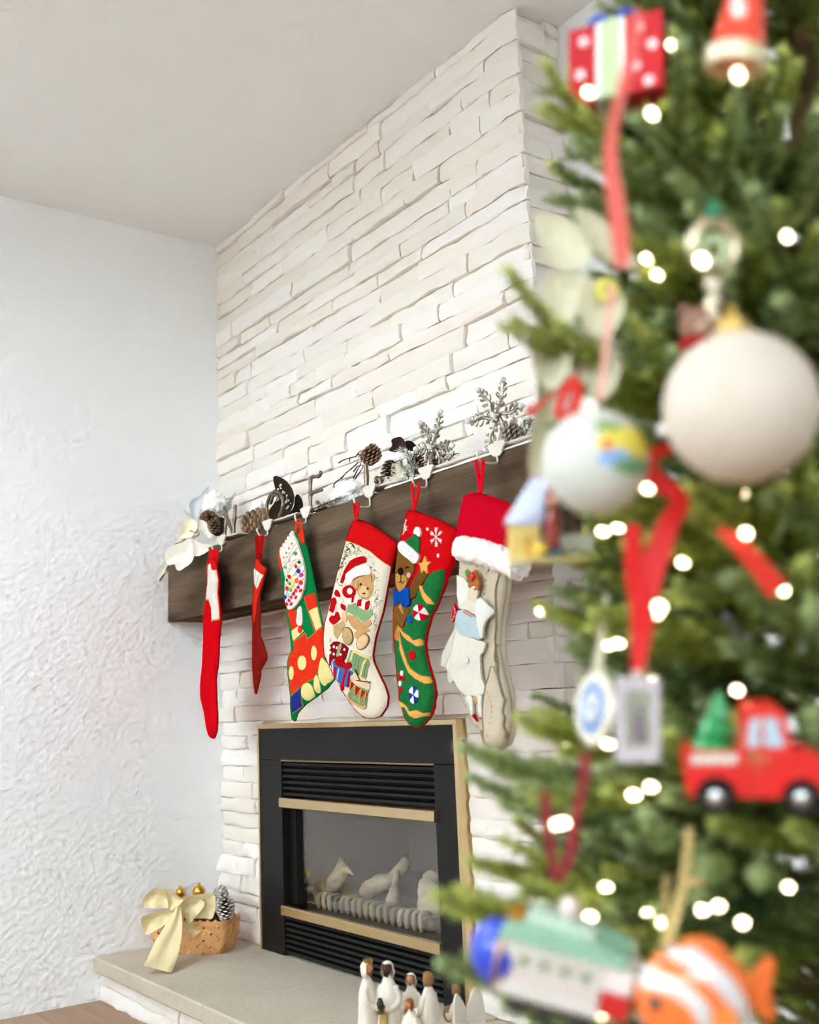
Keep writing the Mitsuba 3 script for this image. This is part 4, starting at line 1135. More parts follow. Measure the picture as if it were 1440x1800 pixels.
holder('silver letter N stocking holder at the left end of the mantel', (377, 964), (372, 404), letter([[(394.5, 950), (396, 930), (397, 908), (395, 893)], [(395, 893), (401, 914), (410, 940)], [(410, 946), (412, 918), (414, 890)]], 0.0052), 0.03)
holder('silver letter O stocking holder with silver beads', (457, 936), (464, 500), letter([[(482, 922), (474, 912), (469, 893), (474, 874), (485, 863), (495, 872), (497, 888), (492, 906), (483, 922)], [(476, 884), (480, 872), (487, 870), (490, 878), (484, 886)]], 0.0050), 0.03)
holder('silver letter E stocking holder', (524, 914), (516, 556), letter([[(564, 831), (561, 837), (552, 838), (546.5, 842), (546, 868), (547, 897), (556, 893), (562, 888), (558, 883)], [(547, 868), (556, 864), (565, 861)]], 0.0050), 0.03)
holder('silver letter L stocking holder beside the dark twigs', (628, 884), (612, 668), letter([[(643, 793), (644, 830), (645, 866)], [(645, 865), (660, 860), (669, 852), (669, 843), (663, 841), (662, 846)]], 0.0062), 0.042)


def snowflake(c_px, tips, y, scale_leaf=1.0):
    def make(k):
        c = at_y(c_px[0], c_px[1], y)
        ms, gems = [], []
        r = np.random.default_rng(int(c_px[0]))
        for t in tips:
            e = at_y(t[0], t[1], y)
            if e[2] < MT + 0.022: e[2] = MT + 0.022
            d = e - c; L = np.linalg.norm(d); d /= L
            s = np.cross(d, [0, 1.0, 0]); s /= np.linalg.norm(s)
            ms.append(tube(np.array([c + d * L * q + s * 0.003 * math.sin(q * 9) for q in np.linspace(0, 0.94, 8)]), np.linspace(0.0052, 0.0032, 8), 7))
            for q, ln in ((0.25, 0.017), (0.45, 0.021), (0.64, 0.018), (0.82, 0.013)):
                for sg_ in (-1, 1):
                    dd = d * 0.7 + s * sg_ * 0.75; dd /= np.linalg.norm(dd)
                    b = c + d * L * q
                    ms.append(place(ball((0, 0, 0.5), 0.5, 1, (0.5, 0.42, 1)), b, dd, scale=1.0).apply_transform(np.eye(4)) if False else place(lathe([(0.0002, 0), (0.0028, ln * 0.45), (0.0040, ln * 0.75), (0.0026, ln * 0.95), (0.0002, ln)], 7), b, dd))
            gems.append(e)
        m = cat_(ms)
        v = m.vertices
        v += (r.random(v.shape) - 0.5) * 0.0016
        t_ = r.random(len(v))
        add(k + '__snowflake', (v, m.faces), 'mat_metal', vcol=lin((176, 170, 156))[None] * (0.45 + 1.3 * t_[:, None] ** 2))
        for i in range(6):
            a_ = i * math.pi / 3
            add(k + '__petal', place(ball((0, 0, 0.008), 0.0085, 1, (0.6, 0.45, 1)), c + np.array([0, -0.004, 0]), (math.cos(a_), -0.35, math.sin(a_))), 'mat_metal', col=(170, 166, 152))
        for g in gems + [c + np.array([0, -0.006, 0])]:
            add(k + '__gem', ball(g + np.array([0, -0.003, 0]), 0.0072, 1), 'mat_gloss', col=(225, 228, 232))
    return make


holder('smaller silver glitter snowflake stocking holder among pine cones', (731, 849), (722, 800), snowflake((762, 787), [(776, 724), (740, 744), (733, 790), (750, 828), (787, 824), (797, 783)], YF), 0.036)
holder('large silver glitter snowflake stocking holder with crystal tips', (845, 805), (824, 916), snowflake((875, 732), [(886, 668), (843, 686), (825, 741), (856, 792), (903, 778), (919, 714)], YF), 0.05)

# white fabric flower hanging over the left end
FL = conv(260, 820, 7.5)
k = thing('fabric_flower', 'large white fabric poinsettia spilling over the left end of the mantel', 'artificial flower')
st = spray(k, (345, 940), -MD - 0.028, 21)
CW = (240, 238, 226)
petal(st, 'petal', FL((560, 970), (440, 1010), (330, 1050), (235, 1150), (235, 1260), (290, 1310), (350, 1290), (380, 1370), (430, 1380), (480, 1340), (560, 1290), (610, 1190), (600, 1080)), CW, 0.004, 0.008, wave=0.010)
petal(st, 'petal', FL((440, 740), (560, 700), (660, 760), (640, 850), (590, 940), (440, 960), (380, 960), (430, 880)), (240, 234, 208), 0.006, 0.010, wave=0.010)
petal(st, 'petal', FL((600, 980), (700, 1020), (830, 1040), (820, 1100), (720, 1170), (640, 1190), (600, 1160)), CW, 0.006, 0.006, wave=0.008)
petal(st, 'petal', FL((370, 900), (440, 930), (520, 950), (470, 980), (390, 1010), (355, 980)), (226, 222, 208), 0.002, 0.004)
petal(st, 'petal', FL((660, 740), (720, 720), (840, 820), (850, 920), (790, 960), (700, 890), (650, 820)), CW, 0.012, 0.010, wave=0.010)
petal(st, 'petal', FL((800, 1020), (900, 930), (960, 950), (970, 1000), (1080, 950), (1060, 1000), (940, 1060), (850, 1060)), (224, 220, 206), 0.010, 0.004)
r = np.random.default_rng(2)
cw = st.uv(FL((640, 900)))
for i in range(26):
    u = cw + r.normal(0, 0.0075, (1, 2))
    add(k + '__stamen', ball(st.world(u, np.array([0.016 + 0.006 * r.random()]))[0], 0.0028 + 0.001 * r.random(), 1), 'mat_metal', col=(206, 196, 170), smooth=True)
petal(st, 'leaf', FL((340, 1035), (400, 1000), (470, 965), (500, 970), (470, 1000), (400, 1020)), (70, 58, 44), 0.003, 0.002)
petal(st, 'leaf', FL((230, 1280), (265, 1310), (250, 1380), (160, 1520), (110, 1470), (130, 1370), (180, 1310)), (206, 202, 190), 0.001, 0.003)
petal(st, 'leaf', FL((280, 1310), (265, 1380), (190, 1480), (150, 1520), (160, 1480), (220, 1400), (250, 1330)), (92, 70, 54), 0.004, 0.001)

# frosted leaves and snow tufts behind
k = thing('frosted_leaf', 'pale blue-silver frosted leaf spray behind the white flower', 'leaf spray')
st = spray(k, (350, 890), -MD + 0.05, 22)
for q in (((545, 500), (600, 430), (700, 380), (790, 270), (800, 320), (720, 460), (680, 600), (640, 690), (590, 680), (560, 590)), ((700, 380), (760, 300), (800, 290), (790, 380), (740, 420))):
    petal(st, 'leaf', FL(*q), (200, 205, 210), 0.0, 0.008, wave=0.008, mat='mat_satin')
petal(st, 'leaf', FL((930, 640), (1000, 520), (1080, 440), (1150, 350), (1165, 380), (1110, 460), (1090, 560), (1010, 650)), (184, 194, 200), 0.004, 0.006, wave=0.008, mat='mat_satin')


def tuft(label, c, rad, scale, seed, col=(236, 236, 234)):
    m = trimesh.creation.icosphere(subdivisions=4, radius=1.0)
    q = meshkit.fbm(m.vertices * 3.2 + seed, 5, seed)
    m.vertices *= (0.72 + 0.55 * q)[:, None]
    m.apply_scale(np.asarray(scale, float) * rad); m.apply_translation(c)
    m.vertices[:, 2] = np.maximum(m.vertices[:, 2], MT + 0.007)
    k = add('snow_tuft', m, 'mat_cloth', vcol=lin(col)[None] * (0.88 + 0.22 * q[:, None]), smooth=True)
    return tag(k, label, 'snow tuft')


tuft('fluffy white snow tuft behind the pine cones at the left end of the mantel', at_y(377, 888, -MD + 0.07), 0.046, (1.1, 0.7, 1.0), 3)
tuft('white snow tuft heaped under the dark twigs beside letter L', at_y(612, 868, -MD + 0.05), 0.045, (1.3, 0.7, 0.75), 5)
tuft('small white snow tuft above the largest pine cone', at_y(452, 893, -MD + 0.075), 0.026, (1.1, 0.7, 0.9), 7)
tuft('low white snow tuft between letters E and L', at_y(590, 885, -MD + 0.03), 0.026, (1.3, 0.7, 0.6), 9)
tuft('low white snow tuft left of the large snowflake', at_y(832, 812, -MD + 0.045), 0.028, (1.5, 0.7, 0.55), 11)

# pine cones
def out_dir(v): return np.asarray(v, float)
pc = lambda a, b, y: at_y(a, b, y)
p0 = pc(457, 922, -MD + 0.062)
pinecone('pine_cone', 'large brown pine cone lying between letters N and O', p0 + np.array([0.035, 0.02, 0.016]), (-0.92, -0.30, -0.12), 0.10, 0.040, n=84, seed=1)
pinecone('pine_cone', 'dark brown pine cone behind the white flower', pc(362, 912, -MD + 0.05), (0.9, -0.2, -0.15), 0.06, 0.026, n=60, seed=2, col=(74, 52, 40))
pinecone('pine_cone', 'small brown pine cone between the white flower and letter N', pc(379, 938, -MD + 0.016), (0.2, -0.3, 0.9), 0.045, 0.020, n=50, seed=3, col=(84, 60, 46))
pinecone('pine_cone', 'round brown pine cone right of letter L', pc(664, 812, -MD + 0.05), (-0.1, -0.5, 0.5), 0.045, 0.026, n=60, seed=4, col=(88, 66, 50))
pinecone('pine_cone', 'slim dark pine cone hanging tip-down between letter L and the smaller snowflake', pc(687, 808, -MD + 0.03), (-0.1, -0.15, -1), 0.055, 0.019, n=56, seed=5, col=(60, 48, 40), tip=(120, 100, 84))
pinecone('pine_cone', 'dark red-brown pine cone at the left foot of the smaller snowflake', pc(735, 834, -MD + 0.06), (0.05, -0.2, 1), 0.05, 0.020, n=50, seed=6, col=(70, 42, 32), tip=(110, 76, 60))
pinecone('pine_cone', 'dark red-brown pine cone at the right foot of the smaller snowflake', pc(768, 826, -MD + 0.06), (0.1, -0.2, 1), 0.045, 0.020, n=50, seed=7, col=(70, 42, 32), tip=(116, 84, 66))
pinecone('pine_cone', 'frosted pine cone right of the large snowflake', pc(920, 772, -MD + 0.05), (-0.6, -0.5, 0.5), 0.045, 0.022, n=54, seed=8, col=(66, 48, 42), tip=(176, 160, 150))

# dark leaves
L2, L4 = conv(370, 800, 7.58), conv(640, 690, 8)
k = thing('magnolia_leaf', 'dark frosted magnolia leaves curling behind letter O', 'leaves')
st = spray(k, (500, 880), -MD + 0.06, 23)
DK = (58, 50, 40)
petal(st, 'leaf', L2((1130, 560), (1170, 530), (1230, 630), (1215, 760), (1100, 820), (1000, 860), (1050, 780), (1110, 690)), (44, 36, 32), 0.0, 0.006, wave=0.01)
petal(st, 'leaf', L2((840, 305), (930, 310), (1040, 390), (1100, 490), (1120, 600), (1080, 740), (1000, 840), (900, 890), (800, 880), (780, 760), (860, 640), (900, 540), (860, 450)), DK, 0.006, 0.012, wave=0.010, tone=0.1)
for i in range(18):
    t = i / 17.0
    u = st.uv(L2((905 + 150 * t + r.normal(0, 22), 415 + 300 * t + r.normal(0, 26))))
    add(k + '__frost', ball(st.world(u, np.array([0.020]))[0], 0.0022 + 0.0022 * r.random(), 1, (1.2, 0.6, 1)), 'mat_cloth', col=(214, 210, 198), smooth=True)
k = thing('magnolia_leaf', 'dark round leaf beside letter N', 'leaves')
st = spray(k, (391, 925), -MD + 0.062, 24)
petal(st, 'leaf', L2((20, 920), (60, 860), (130, 840), (190, 850), (190, 1000), (120, 1080), (40, 1060)), (40, 34, 30), 0.0, 0.006)
k = thing('magnolia_leaf', 'crumpled dark brown leaves left of the smaller snowflake', 'leaves')
st = spray(k, (705, 785), -MD + 0.07, 25)
petal(st, 'leaf', L4((390, 680), (510, 640), (570, 700), (600, 800), (520, 840), (420, 860), (350, 830), (400, 760)), (72, 58, 50), 0.004, 0.014, wave=0.016, tone=0.12)
petal(st, 'leaf', L4((580, 700), (660, 690), (740, 760), (700, 820), (620, 820)), (40, 36, 34), 0.0, 0.006)
k = thing('fabric_flower', 'cream fabric petals left of the smaller snowflake', 'artificial flower')
st = spray(k, (700, 828), -MD + 0.04, 26)
petal(st, 'petal', L4((400, 1010), (520, 1030), (610, 1060), (600, 1160), (520, 1210), (400, 1210), (380, 1120)), (230, 222, 200), 0.0, 0.008, wave=0.008)
petal(st, 'petal', L4((290, 1200), (360, 1190), (480, 1200), (560, 1230), (420, 1300), (300, 1330)), (228, 222, 206), 0.004, 0.004)
k = thing('fabric_flower', 'cream fabric petal at the foot of the large snowflake', 'artificial flower')
st = spray(k, (880, 775), -MD + 0.055, 27)
S2 = conv(800, 640, 9)
petal(st, 'petal', S2((720, 1060), (790, 1080), (840, 1200), (800, 1310), (690, 1330), (680, 1240)), (232, 222, 198), 0.0, 0.008)
petal(st, 'petal', S2((870, 930), (950, 860), (1000, 930), (940, 980)), (232, 224, 204), 0.004, 0.004)

# twigs
k = thing('twig', 'bare dark twigs standing left of letter L', 'twigs')
T3 = conv(520, 760, 8)
yt = -MD + 0.075
for ln in (((540, 780), (545, 720), (640, 640), (740, 545), (860, 440), (930, 400)), ((640, 650), (700, 580), (740, 545)), ((760, 530), (850, 450), (880, 420)), ((800, 670), (850, 560), (900, 470), (930, 395)), ((835, 660), (870, 600), (940, 500), (945, 460)), ((810, 550), (870, 480), (945, 460)), ((605, 430), (660, 395), (760, 360), (840, 340), (890, 280), (960, 262)), ((760, 362), (755, 415)), ((835, 345), (890, 305), (885, 350)), ((1030, 270), (1010, 360), (1040, 470), (1075, 430)), ((990, 262), (1080, 270), (1200, 230))):
    p = smooth_curve([at_y(a_, b_, yt) for a_, b_ in T3(*ln)], 4)
    add(k + '__branch', tube(p, np.linspace(0.0017, 0.0009, len(p)), 5), 'mat_cloth', col=(58, 50, 44), smooth=True)


def fir_sprig(label, px_lines, y, seed, green=(64, 84, 52), frost=(206, 208, 204), share=0.7, L=0.012):
    k = thing('fir_sprig', label, 'fir sprig')
    r = np.random.default_rng(seed)
    stems, vs, fs, cs = [], [], [], []
    for ln in px_lines:
        p = smooth_curve([at_y(a_, b_, y + r.uniform(-0.008, 0.008)) for a_, b_ in ln], 8)
        p[:, 2] = np.maximum(p[:, 2], MT + 0.012)
        stems.append(tube(p, 0.0013, 5))
        for i in range(len(p) * 9):
            t = r.random() * (len(p) - 1.001)
            j = int(t); q = p[j] + (p[j + 1] - p[j]) * (t - j)
            d = (p[j + 1] - p[j]); d /= np.linalg.norm(d)
            o_ = r.normal(0, 1, 3); o_ -= d * (o_ @ d); o_ /= np.linalg.norm(o_)
            e = d * 0.6 + o_ * 0.8
            s_ = np.cross(e, r.normal(0, 1, 3)); s_ /= np.linalg.norm(s_)
            n0 = len(vs); l_ = L * r.uniform(0.7, 1.2)
            vs += [q - s_ * 0.0007, q + s_ * 0.0007, q + e * l_ + s_ * 0.0004, q + e * l_ - s_ * 0.0004]
            fs += [(n0, n0 + 1, n0 + 2), (n0, n0 + 2, n0 + 3)]
            c_ = lin(frost if r.random() < share else green)
            cs += [c_] * 4
    add(k + '__stem', cat_(stems), 'mat_cloth', col=(80, 64, 50), smooth=True)
    tag(add(k + '__needles', (np.array(vs), np.array(fs)), 'mat_cloth', vcol=np.array(cs)), kind='stuff')


fir_sprig('frosted fir sprigs at the left foot of the smaller snowflake', [[(742, 838), (730, 815), (715, 795), (700, 790)], [(730, 840), (722, 820), (728, 800)], [(718, 842), (712, 825), (702, 808)]], -MD + 0.03, 1)
fir_sprig('frosted fir sprigs at the right foot of the smaller snowflake', [[(760, 830), (780, 815), (800, 798)], [(775, 826), (790, 820), (806, 815)], [(752, 836), (770, 818), (782, 800)]], -MD + 0.05, 2)
fir_sprig('frosted fir sprigs around the cone right of the large snowflake', [[(905, 785), (918, 760), (922, 740)], [(915, 780), (928, 755), (935, 738)], [(925, 778), (938, 765), (945, 750)]], -MD + 0.045, 3, share=0.6)
fir_sprig('snowy twig fringe along the shelf edge left of letter L', [[(552, 905), (575, 893), (600, 884)], [(560, 900), (590, 886), (606, 878)]], -MD - 0.004, 4, green=(90, 86, 76), share=0.75, L=0.009)

# ------------------------------------------------------------------ basket on the hearth
k = basket = thing('basket', 'honey-coloured woven wood basket with cream ribbon bow on the hearth', 'basket')
BQ = conv(230, 1530, 6.857)
fl, fr_, br = [at_z(*p, HZ) for p in BQ((185, 985), (1060, 1015), (1270, 905))]
ex = (fr_ - fl); wid = np.linalg.norm(ex); ex /= wid
ey = np.array([-ex[1], ex[0], 0.0])
if ey @ (br - fr_) < 0: ey = -ey
dep = max(abs((br - fr_) @ ey), 0.12)
c0 = fl + ex * wid / 2 + ey * dep / 2
print('basket', fl, fr_, br, wid, dep, c0)
BH = 0.088
if c0[0] - wid / 2 < 0.02: c0[0] += 0.02


def bshape(s, t, off=0.0):
    """Point of the basket wall: s runs once round, t from foot to rim."""
    a_ = 2 * np.pi * s
    n_ = 4.5
    bulge = 1.0 + 0.16 * t - 0.05 * (2 * t - 1) ** 2
    c_, s_ = np.cos(a_), np.sin(a_)
    rr = (np.abs(c_) ** n_ + np.abs(s_) ** n_) ** (-1 / n_)
    u, v = rr * c_ * (wid / 2 * bulge + off) * 0.95, rr * s_ * (dep / 2 * bulge + off) * 0.95
    return c0[None] + u[:, None] * ex + v[:, None] * ey + np.stack([u * 0, u * 0, 0.003 + BH * t], 1)


s = np.linspace(0, 1, 61)[:-1]
rings = [bshape(s, np.full(60, t), -0.004) for t in np.linspace(0, 1, 6)]
V = np.vstack(rings + [c0[None] + [0, 0, 0.003]])
F = []
for i in range(5):
    for j in range(60):
        a_, b_, c_, d_ = i * 60 + j, i * 60 + (j + 1) % 60, (i + 1) * 60 + (j + 1) % 60, (i + 1) * 60 + j
        F += [(a_, b_, c_), (a_, c_, d_)]
F += [(360, (j + 1) % 60, j) for j in range(60)]
add(k + '__liner', (V, np.array(F)), 'mat_cloth', col=(66, 40, 24), smooth=True)


def strip3(P, Nrm, w_dir, w, th):
    return ribbon(P, w_dir, w, th)


per = 2 * (wid + dep)
ns = int(round(per / 0.036))
for dirn in (1, -1):
    for i in range(ns):
        t = np.linspace(0, 1, 13)
        s_ = i / ns + dirn * t * BH / per * 1.0
        ph = np.arange(13) / 12 * math.pi * BH / 0.036 * 1.4
        off = 0.0010 + 0.0012 * np.sin(ph + i * math.pi) * dirn
        P_ = np.vstack([bshape(np.array([a_]), np.array([b_]), c_) for a_, b_, c_ in zip(s_, t, off)])
        P2 = np.vstack([bshape(np.array([a_ + 0.006]), np.array([b_ - 0.006 * per / BH * dirn]), c_) for a_, b_, c_ in zip(s_, t, off)])
        cc = np.array((218, 164, 108)) * (0.88 + 0.2 * rng.random())
        add(k + '__splint', ribbon(P_, P2 - P_, 0.0235, 0.0012), 'mat_satin', col=tuple(cc), smooth=40)
P_ = bshape(np.linspace(0, 1, 61), np.full(61, 0.955), 0.0035)
add(k + '__rim', ribbon(P_, (0, 0, 1), 0.012, 0.003), 'mat_satin', col=(204, 150, 96), smooth=40)
hp = smooth_curve([c0 - ey * dep * 0.5 + [0, 0, BH * 0.7], c0 - ey * dep * 0.47 + [0, 0, BH * 1.25], c0 - ey * dep * 0.25 + [0, 0, BH * 1.62], c0 + [0, 0, BH * 1.72], c0 + ey * dep * 0.3 + [0, 0, BH * 1.55], c0 + ey * dep * 0.47 + [0, 0, BH * 1.2], c0 + ey * dep * 0.5 + [0, 0, BH * 0.7]], 6)
add(k + '__handle', ribbon(hp - ex * wid * 0.06, ex, 0.024, 0.003), 'mat_satin', col=(208, 150, 98), smooth=40)
# bow
st = Cloth(k, c0 - ey * (dep / 2 + 0.016), facing(c0), BQ((560, 400), (620, 400), (620, 480), (560, 480)), T=0.006, R=0.01, seed=31)
BW = (230, 214, 168)
st.gain = 1.0
for q, lf in ((((150, 340), (270, 215), (430, 225), (560, 290), (600, 345), (470, 440), (180, 445), (140, 400)), 0.006), (((125, 580), (190, 520), (440, 470), (515, 540), (420, 640), (190, 760), (150, 680)), 0.010),
              (((600, 430), (690, 310), (830, 280), (1010, 285), (990, 560), (880, 570), (700, 560)), 0.006), (((620, 430), (700, 330), (840, 330), (890, 400), (800, 520), (710, 620), (640, 520)), 0.016), (((610, 590), (700, 620), (900, 600), (880, 680), (740, 805), (660, 720)), 0.010), (((440, 250), (560, 300), (640, 340), (560, 420), (470, 470), (450, 380)), 0.014)):
    petal(st, 'bow_loop', BQ(*q), BW, lf, 0.012, wave=0.014, tone=0.05, mat='mat_satin')
lft = BQ((530, 450), (470, 560), (390, 700), (290, 860), (210, 1040), (150, 1150))
rgt = BQ((600, 440), (618, 560), (618, 720), (600, 880), (560, 1060), (490, 1235))
d0 = ((st.o + st.n * 0.02) - CAM) @ FWD
eb = at_z(*BQ((300, 1240))[0], HZ + 0.004)
d1 = (eb - CAM) @ FWD
rowsP = []
for i, (a_, b_) in enumerate(zip(smooth_curve(lft, 4), smooth_curve(rgt, 4))):
    t = i / 20.0
    for j in range(9):
        u = j / 8.0
        d_ = d0 + (d1 - d0) * t ** 1.3 + 0.006 * math.sin(u * 9 + t * 4)
        p = at_d(a_[0] + (b_[0] - a_[0]) * u, a_[1] + (b_[1] - a_[1]) * u, d_)
        p[2] = max(p[2], HZ + 0.004)
        rowsP.append(p)
V = np.array(rowsP)
idx = np.arange(21 * 9).reshape(21, 9)
a_, b_, c_, d_ = idx[:-1, :-1].ravel(), idx[1:, :-1].ravel(), idx[1:, 1:].ravel(), idx[:-1, 1:].ravel()
V2 = V - (CAM - V) / np.linalg.norm(CAM - V, axis=1, keepdims=True) * 0.0012
N = len(V)
rg = np.r_[idx[:, 0], idx[-1, 1:], idx[-2::-1, -1], idx[0, -2:0:-1]]; r2 = np.roll(rg, -1)
F = np.vstack([np.stack([a_, b_, c_], 1), np.stack([a_, c_, d_], 1), np.stack([a_, c_, b_], 1) + N, np.stack([a_, d_, c_], 1) + N, np.stack([r2, rg, rg + N], 1), np.stack([r2, rg + N, r2 + N], 1)])
add(k + '__bow_tail', (np.vstack([V, V2]), F), 'mat_satin', col=BW, smooth=60)
# contents
mm = lathe(smooth_curve([(0.0005, BH * 1.62), (0.25, BH * 1.55), (0.55, BH * 1.15), (0.92, BH * 0.84), (0.92, BH * 0.6), (0.0005, BH * 0.55)], 3), 40)
v = mm.vertices; rad_ = np.linalg.norm(v[:, :2], axis=1); an_ = np.arctan2(v[:, 1], v[:, 0])
q = meshkit.fbm(np.stack([v[:, 0] * 9, v[:, 1] * 9, v[:, 2] * 40], 1), 3, 3)
v = c0[None] + (v[:, :1] * wid * 0.5 * 0.88) * ex + (v[:, 1:2] * dep * 0.5 * 0.86) * ey + np.stack([v[:, 0] * 0, v[:, 0] * 0, v[:, 2] + 0.010 * (q - 0.5)], 1)
tag(add(k + '__shredded_filler', (v, mm.faces), 'mat_cloth', vcol=lin((74, 50, 34))[None] * (0.5 + 1.2 * q[:, None])), kind='stuff')
def gold_ball(label, px, y, rad):
    c = at_y(px[0], px[1], y)
    c[2] = min(c[2], HZ + 0.003 + BH * 1.66 + rad)
    kk = thing('gold_bauble', label, 'bauble')
    add(kk + '__ball', ball(c, rad, 3), 'mat_metal', col=(214, 166, 72), smooth=True)
    add(kk + '__cap', place(lathe([(0.0002, 0.006), (0.004, 0.006), (0.005, 0)], 12), c + np.array([0, 0, rad - 0.001]), (0, 0, 1)), 'mat_metal', col=(190, 150, 70), smooth=40)
gold_ball('shiny gold bauble resting at the top of the basket', BQ((820, 215))[0], c0[1], 0.019)
gold_ball('second gold bauble half hidden left of the basket handle', BQ((600, 265))[0], c0[1] + 0.01, 0.015)
gp = lambda q, z: at_y(*BQ(q)[0], c0[1]) if z is None else at_y(*BQ(q)[0], z)
pinecone('pine_cone', 'dark pine cone with white tips standing at the right of the basket', gp((1150, 600), None), (0.02, -0.05, 1), 0.066, 0.026, n=64, seed=11, col=(56, 40, 32), tip=(226, 220, 212))
pinecone('pine_cone', 'white-tipped pine cone lying at the back right of the basket', gp((1120, 330), c0[1] + 0.04), (-0.8, 0.1, 0.25), 0.05, 0.022, n=50, seed=12, col=(70, 54, 46), tip=(224, 220, 214))

# ------------------------------------------------------------------ nativity figurines on the hearth
IV = (226, 218, 204)


def figure(name, label, px, hgt, face_dir, hair, skin, wide=1.0, bow=0.0, extra=None, hood=True):
    """A small carved figurine in a long robe: robe, arms, head, hood or hair, and what it holds."""
    top = at_z(px[0], px[1], HZ + hgt)
    o = np.array([top[0], top[1], HZ + 0.002])
    k = thing(name, label, 'figurine')
    f = np.array([face_dir[0], face_dir[1], 0.0]); f /= np.linalg.norm(f)
    s = np.array([-f[1], f[0], 0.0])
    M = frame_mat(o, f, s, np.array([0, 0, 1.0]))
    hd = hgt * 0.105
    sh = hgt * 0.80
    prof = [(0.0005, 0), (hgt * 0.14 * wide, 0), (hgt * 0.145 * wide, hgt * 0.03), (hgt * 0.125 * wide, hgt * 0.3), (hgt * 0.105 * wide, hgt * 0.55), (hgt * 0.098 * wide, hgt * 0.7), (hgt * 0.066, sh), (hgt * 0.03, hgt * 0.87), (0.0005, hgt * 0.88)]
    pp = smooth_curve(np.array(prof)[1:], 4)
    m = lathe(np.vstack([[0.0005, 0], pp]), 30)
    v = m.vertices
    a_ = np.arctan2(v[:, 1], v[:, 0])
    rr = np.linalg.norm(v[:, :2], axis=1)
    fold = 1 + 0.07 * np.sin(a_ * 7 + 3 * v[:, 2] / hgt + px[0]) * np.clip(1 - v[:, 2] / (hgt * 0.75), 0, 1) + 0.10 * (meshkit.noise(np.stack([a_ * 1.5, v[:, 2] * 25, a_ * 0 + px[0]], 1), 3) - 0.5)
    v[:, :2] *= fold[:, None]
    v[:, 0] *= 0.85
    v[:, 0] += bow * np.clip(v[:, 2] / hgt - 0.4, 0, 1) ** 1.5 * hgt
    m.apply_transform(M)
    add(k + '__robe', m, 'mat_cloth', col=IV, smooth=True)
    bx = bow * 0.45 * hgt
    hc = np.array([bx + 0.1 * hd, 0, hgt - hd * 0.62])
    W = lambda q: (M @ np.r_[q, 1])[:3]
    head = ball((0, 0, 0), hd * 0.5, 3, (0.86, 0.78, 1.08))
    v = head.vertices
    nose = np.exp(-((v[:, 1] / (hd * 0.07)) ** 2 + ((v[:, 2] + hd * 0.06) / (hd * 0.12)) ** 2)) * (v[:, 0] > 0)
    v[:, 0] += nose * hd * 0.09
    v[:, 0] -= (np.exp(-(((np.abs(v[:, 1]) - hd * 0.14) / (hd * 0.07)) ** 2 + ((v[:, 2] - hd * 0.06) / (hd * 0.06)) ** 2)) * (v[:, 0] > 0)) * hd * 0.03
    head.apply_translation(hc)
    head.apply_transform(M)
    add(k + '__head', head, 'mat_cloth', col=skin, smooth=True)
    for sd in (-1, 1):
        p = smooth_curve([W((bx * 0.8, sd * hgt * 0.065, sh - hgt * 0.02)), W((bx * 0.7 + hgt * 0.02, sd * hgt * 0.10 * wide, hgt * 0.66)), W((bx * 0.8 + hgt * 0.09, sd * hgt * 0.06, hgt * 0.60)), W((bx * 0.8 + hgt * 0.15, sd * hgt * 0.02, hgt * 0.63))], 4)
        add(k + '__sleeve', tube(p, np.linspace(hgt * 0.034, hgt * 0.026, len(p)), 10), 'mat_cloth', col=IV, smooth=True)
        hand = ball(p[-1] + f * hgt * 0.012, hgt * 0.02, 2, (1.1, 0.7, 1.2))
        add(k + '__hand', hand, 'mat_cloth', col=skin, smooth=True)
    # hood or hair: a shell over the head, open at the face
    g = trimesh.creation.icosphere(subdivisions=3, radius=hd * 0.60)
    v = g.vertices.copy()
    keep = ~((v[:, 0] > hd * 0.16) & (v[:, 2] < hd * 0.36))
    v[:, 2] *= np.where(v[:, 2] < 0, 1.9 if hood else 1.5, 1.0)
    v[:, 1] *= np.where(v[:, 2] < -hd * 0.2, 1.2 if hood else 1.0, 0.95)
    g.vertices = v
    inner = g.copy(); inner.apply_scale(0.88)
    fm = keep[g.faces].all(1)
    shell = trimesh.Trimesh(np.vstack([g.vertices, inner.vertices]), np.vstack([g.faces[fm], inner.faces[fm][:, ::-1] + len(v)]), process=False)
    shell.apply_translation(hc + np.array([-hd * 0.06, 0, hd * 0.02])); shell.apply_transform(M)
    add(k + ('__hood' if hood else '__hair'), shell, 'mat_cloth', col=IV if hood else hair, smooth=True)
    if hood and hair is not None:
        be = ball(hc + np.array([hd * 0.28, 0, -hd * 0.42]), hd * 0.24, 2, (0.7, 0.9, 1.2)); be.apply_transform(M)
        add(k + '__beard', be, 'mat_cloth', col=hair, smooth=True)
    if extra: extra(k, W, hgt, hd, hc, bx, f)
    return k


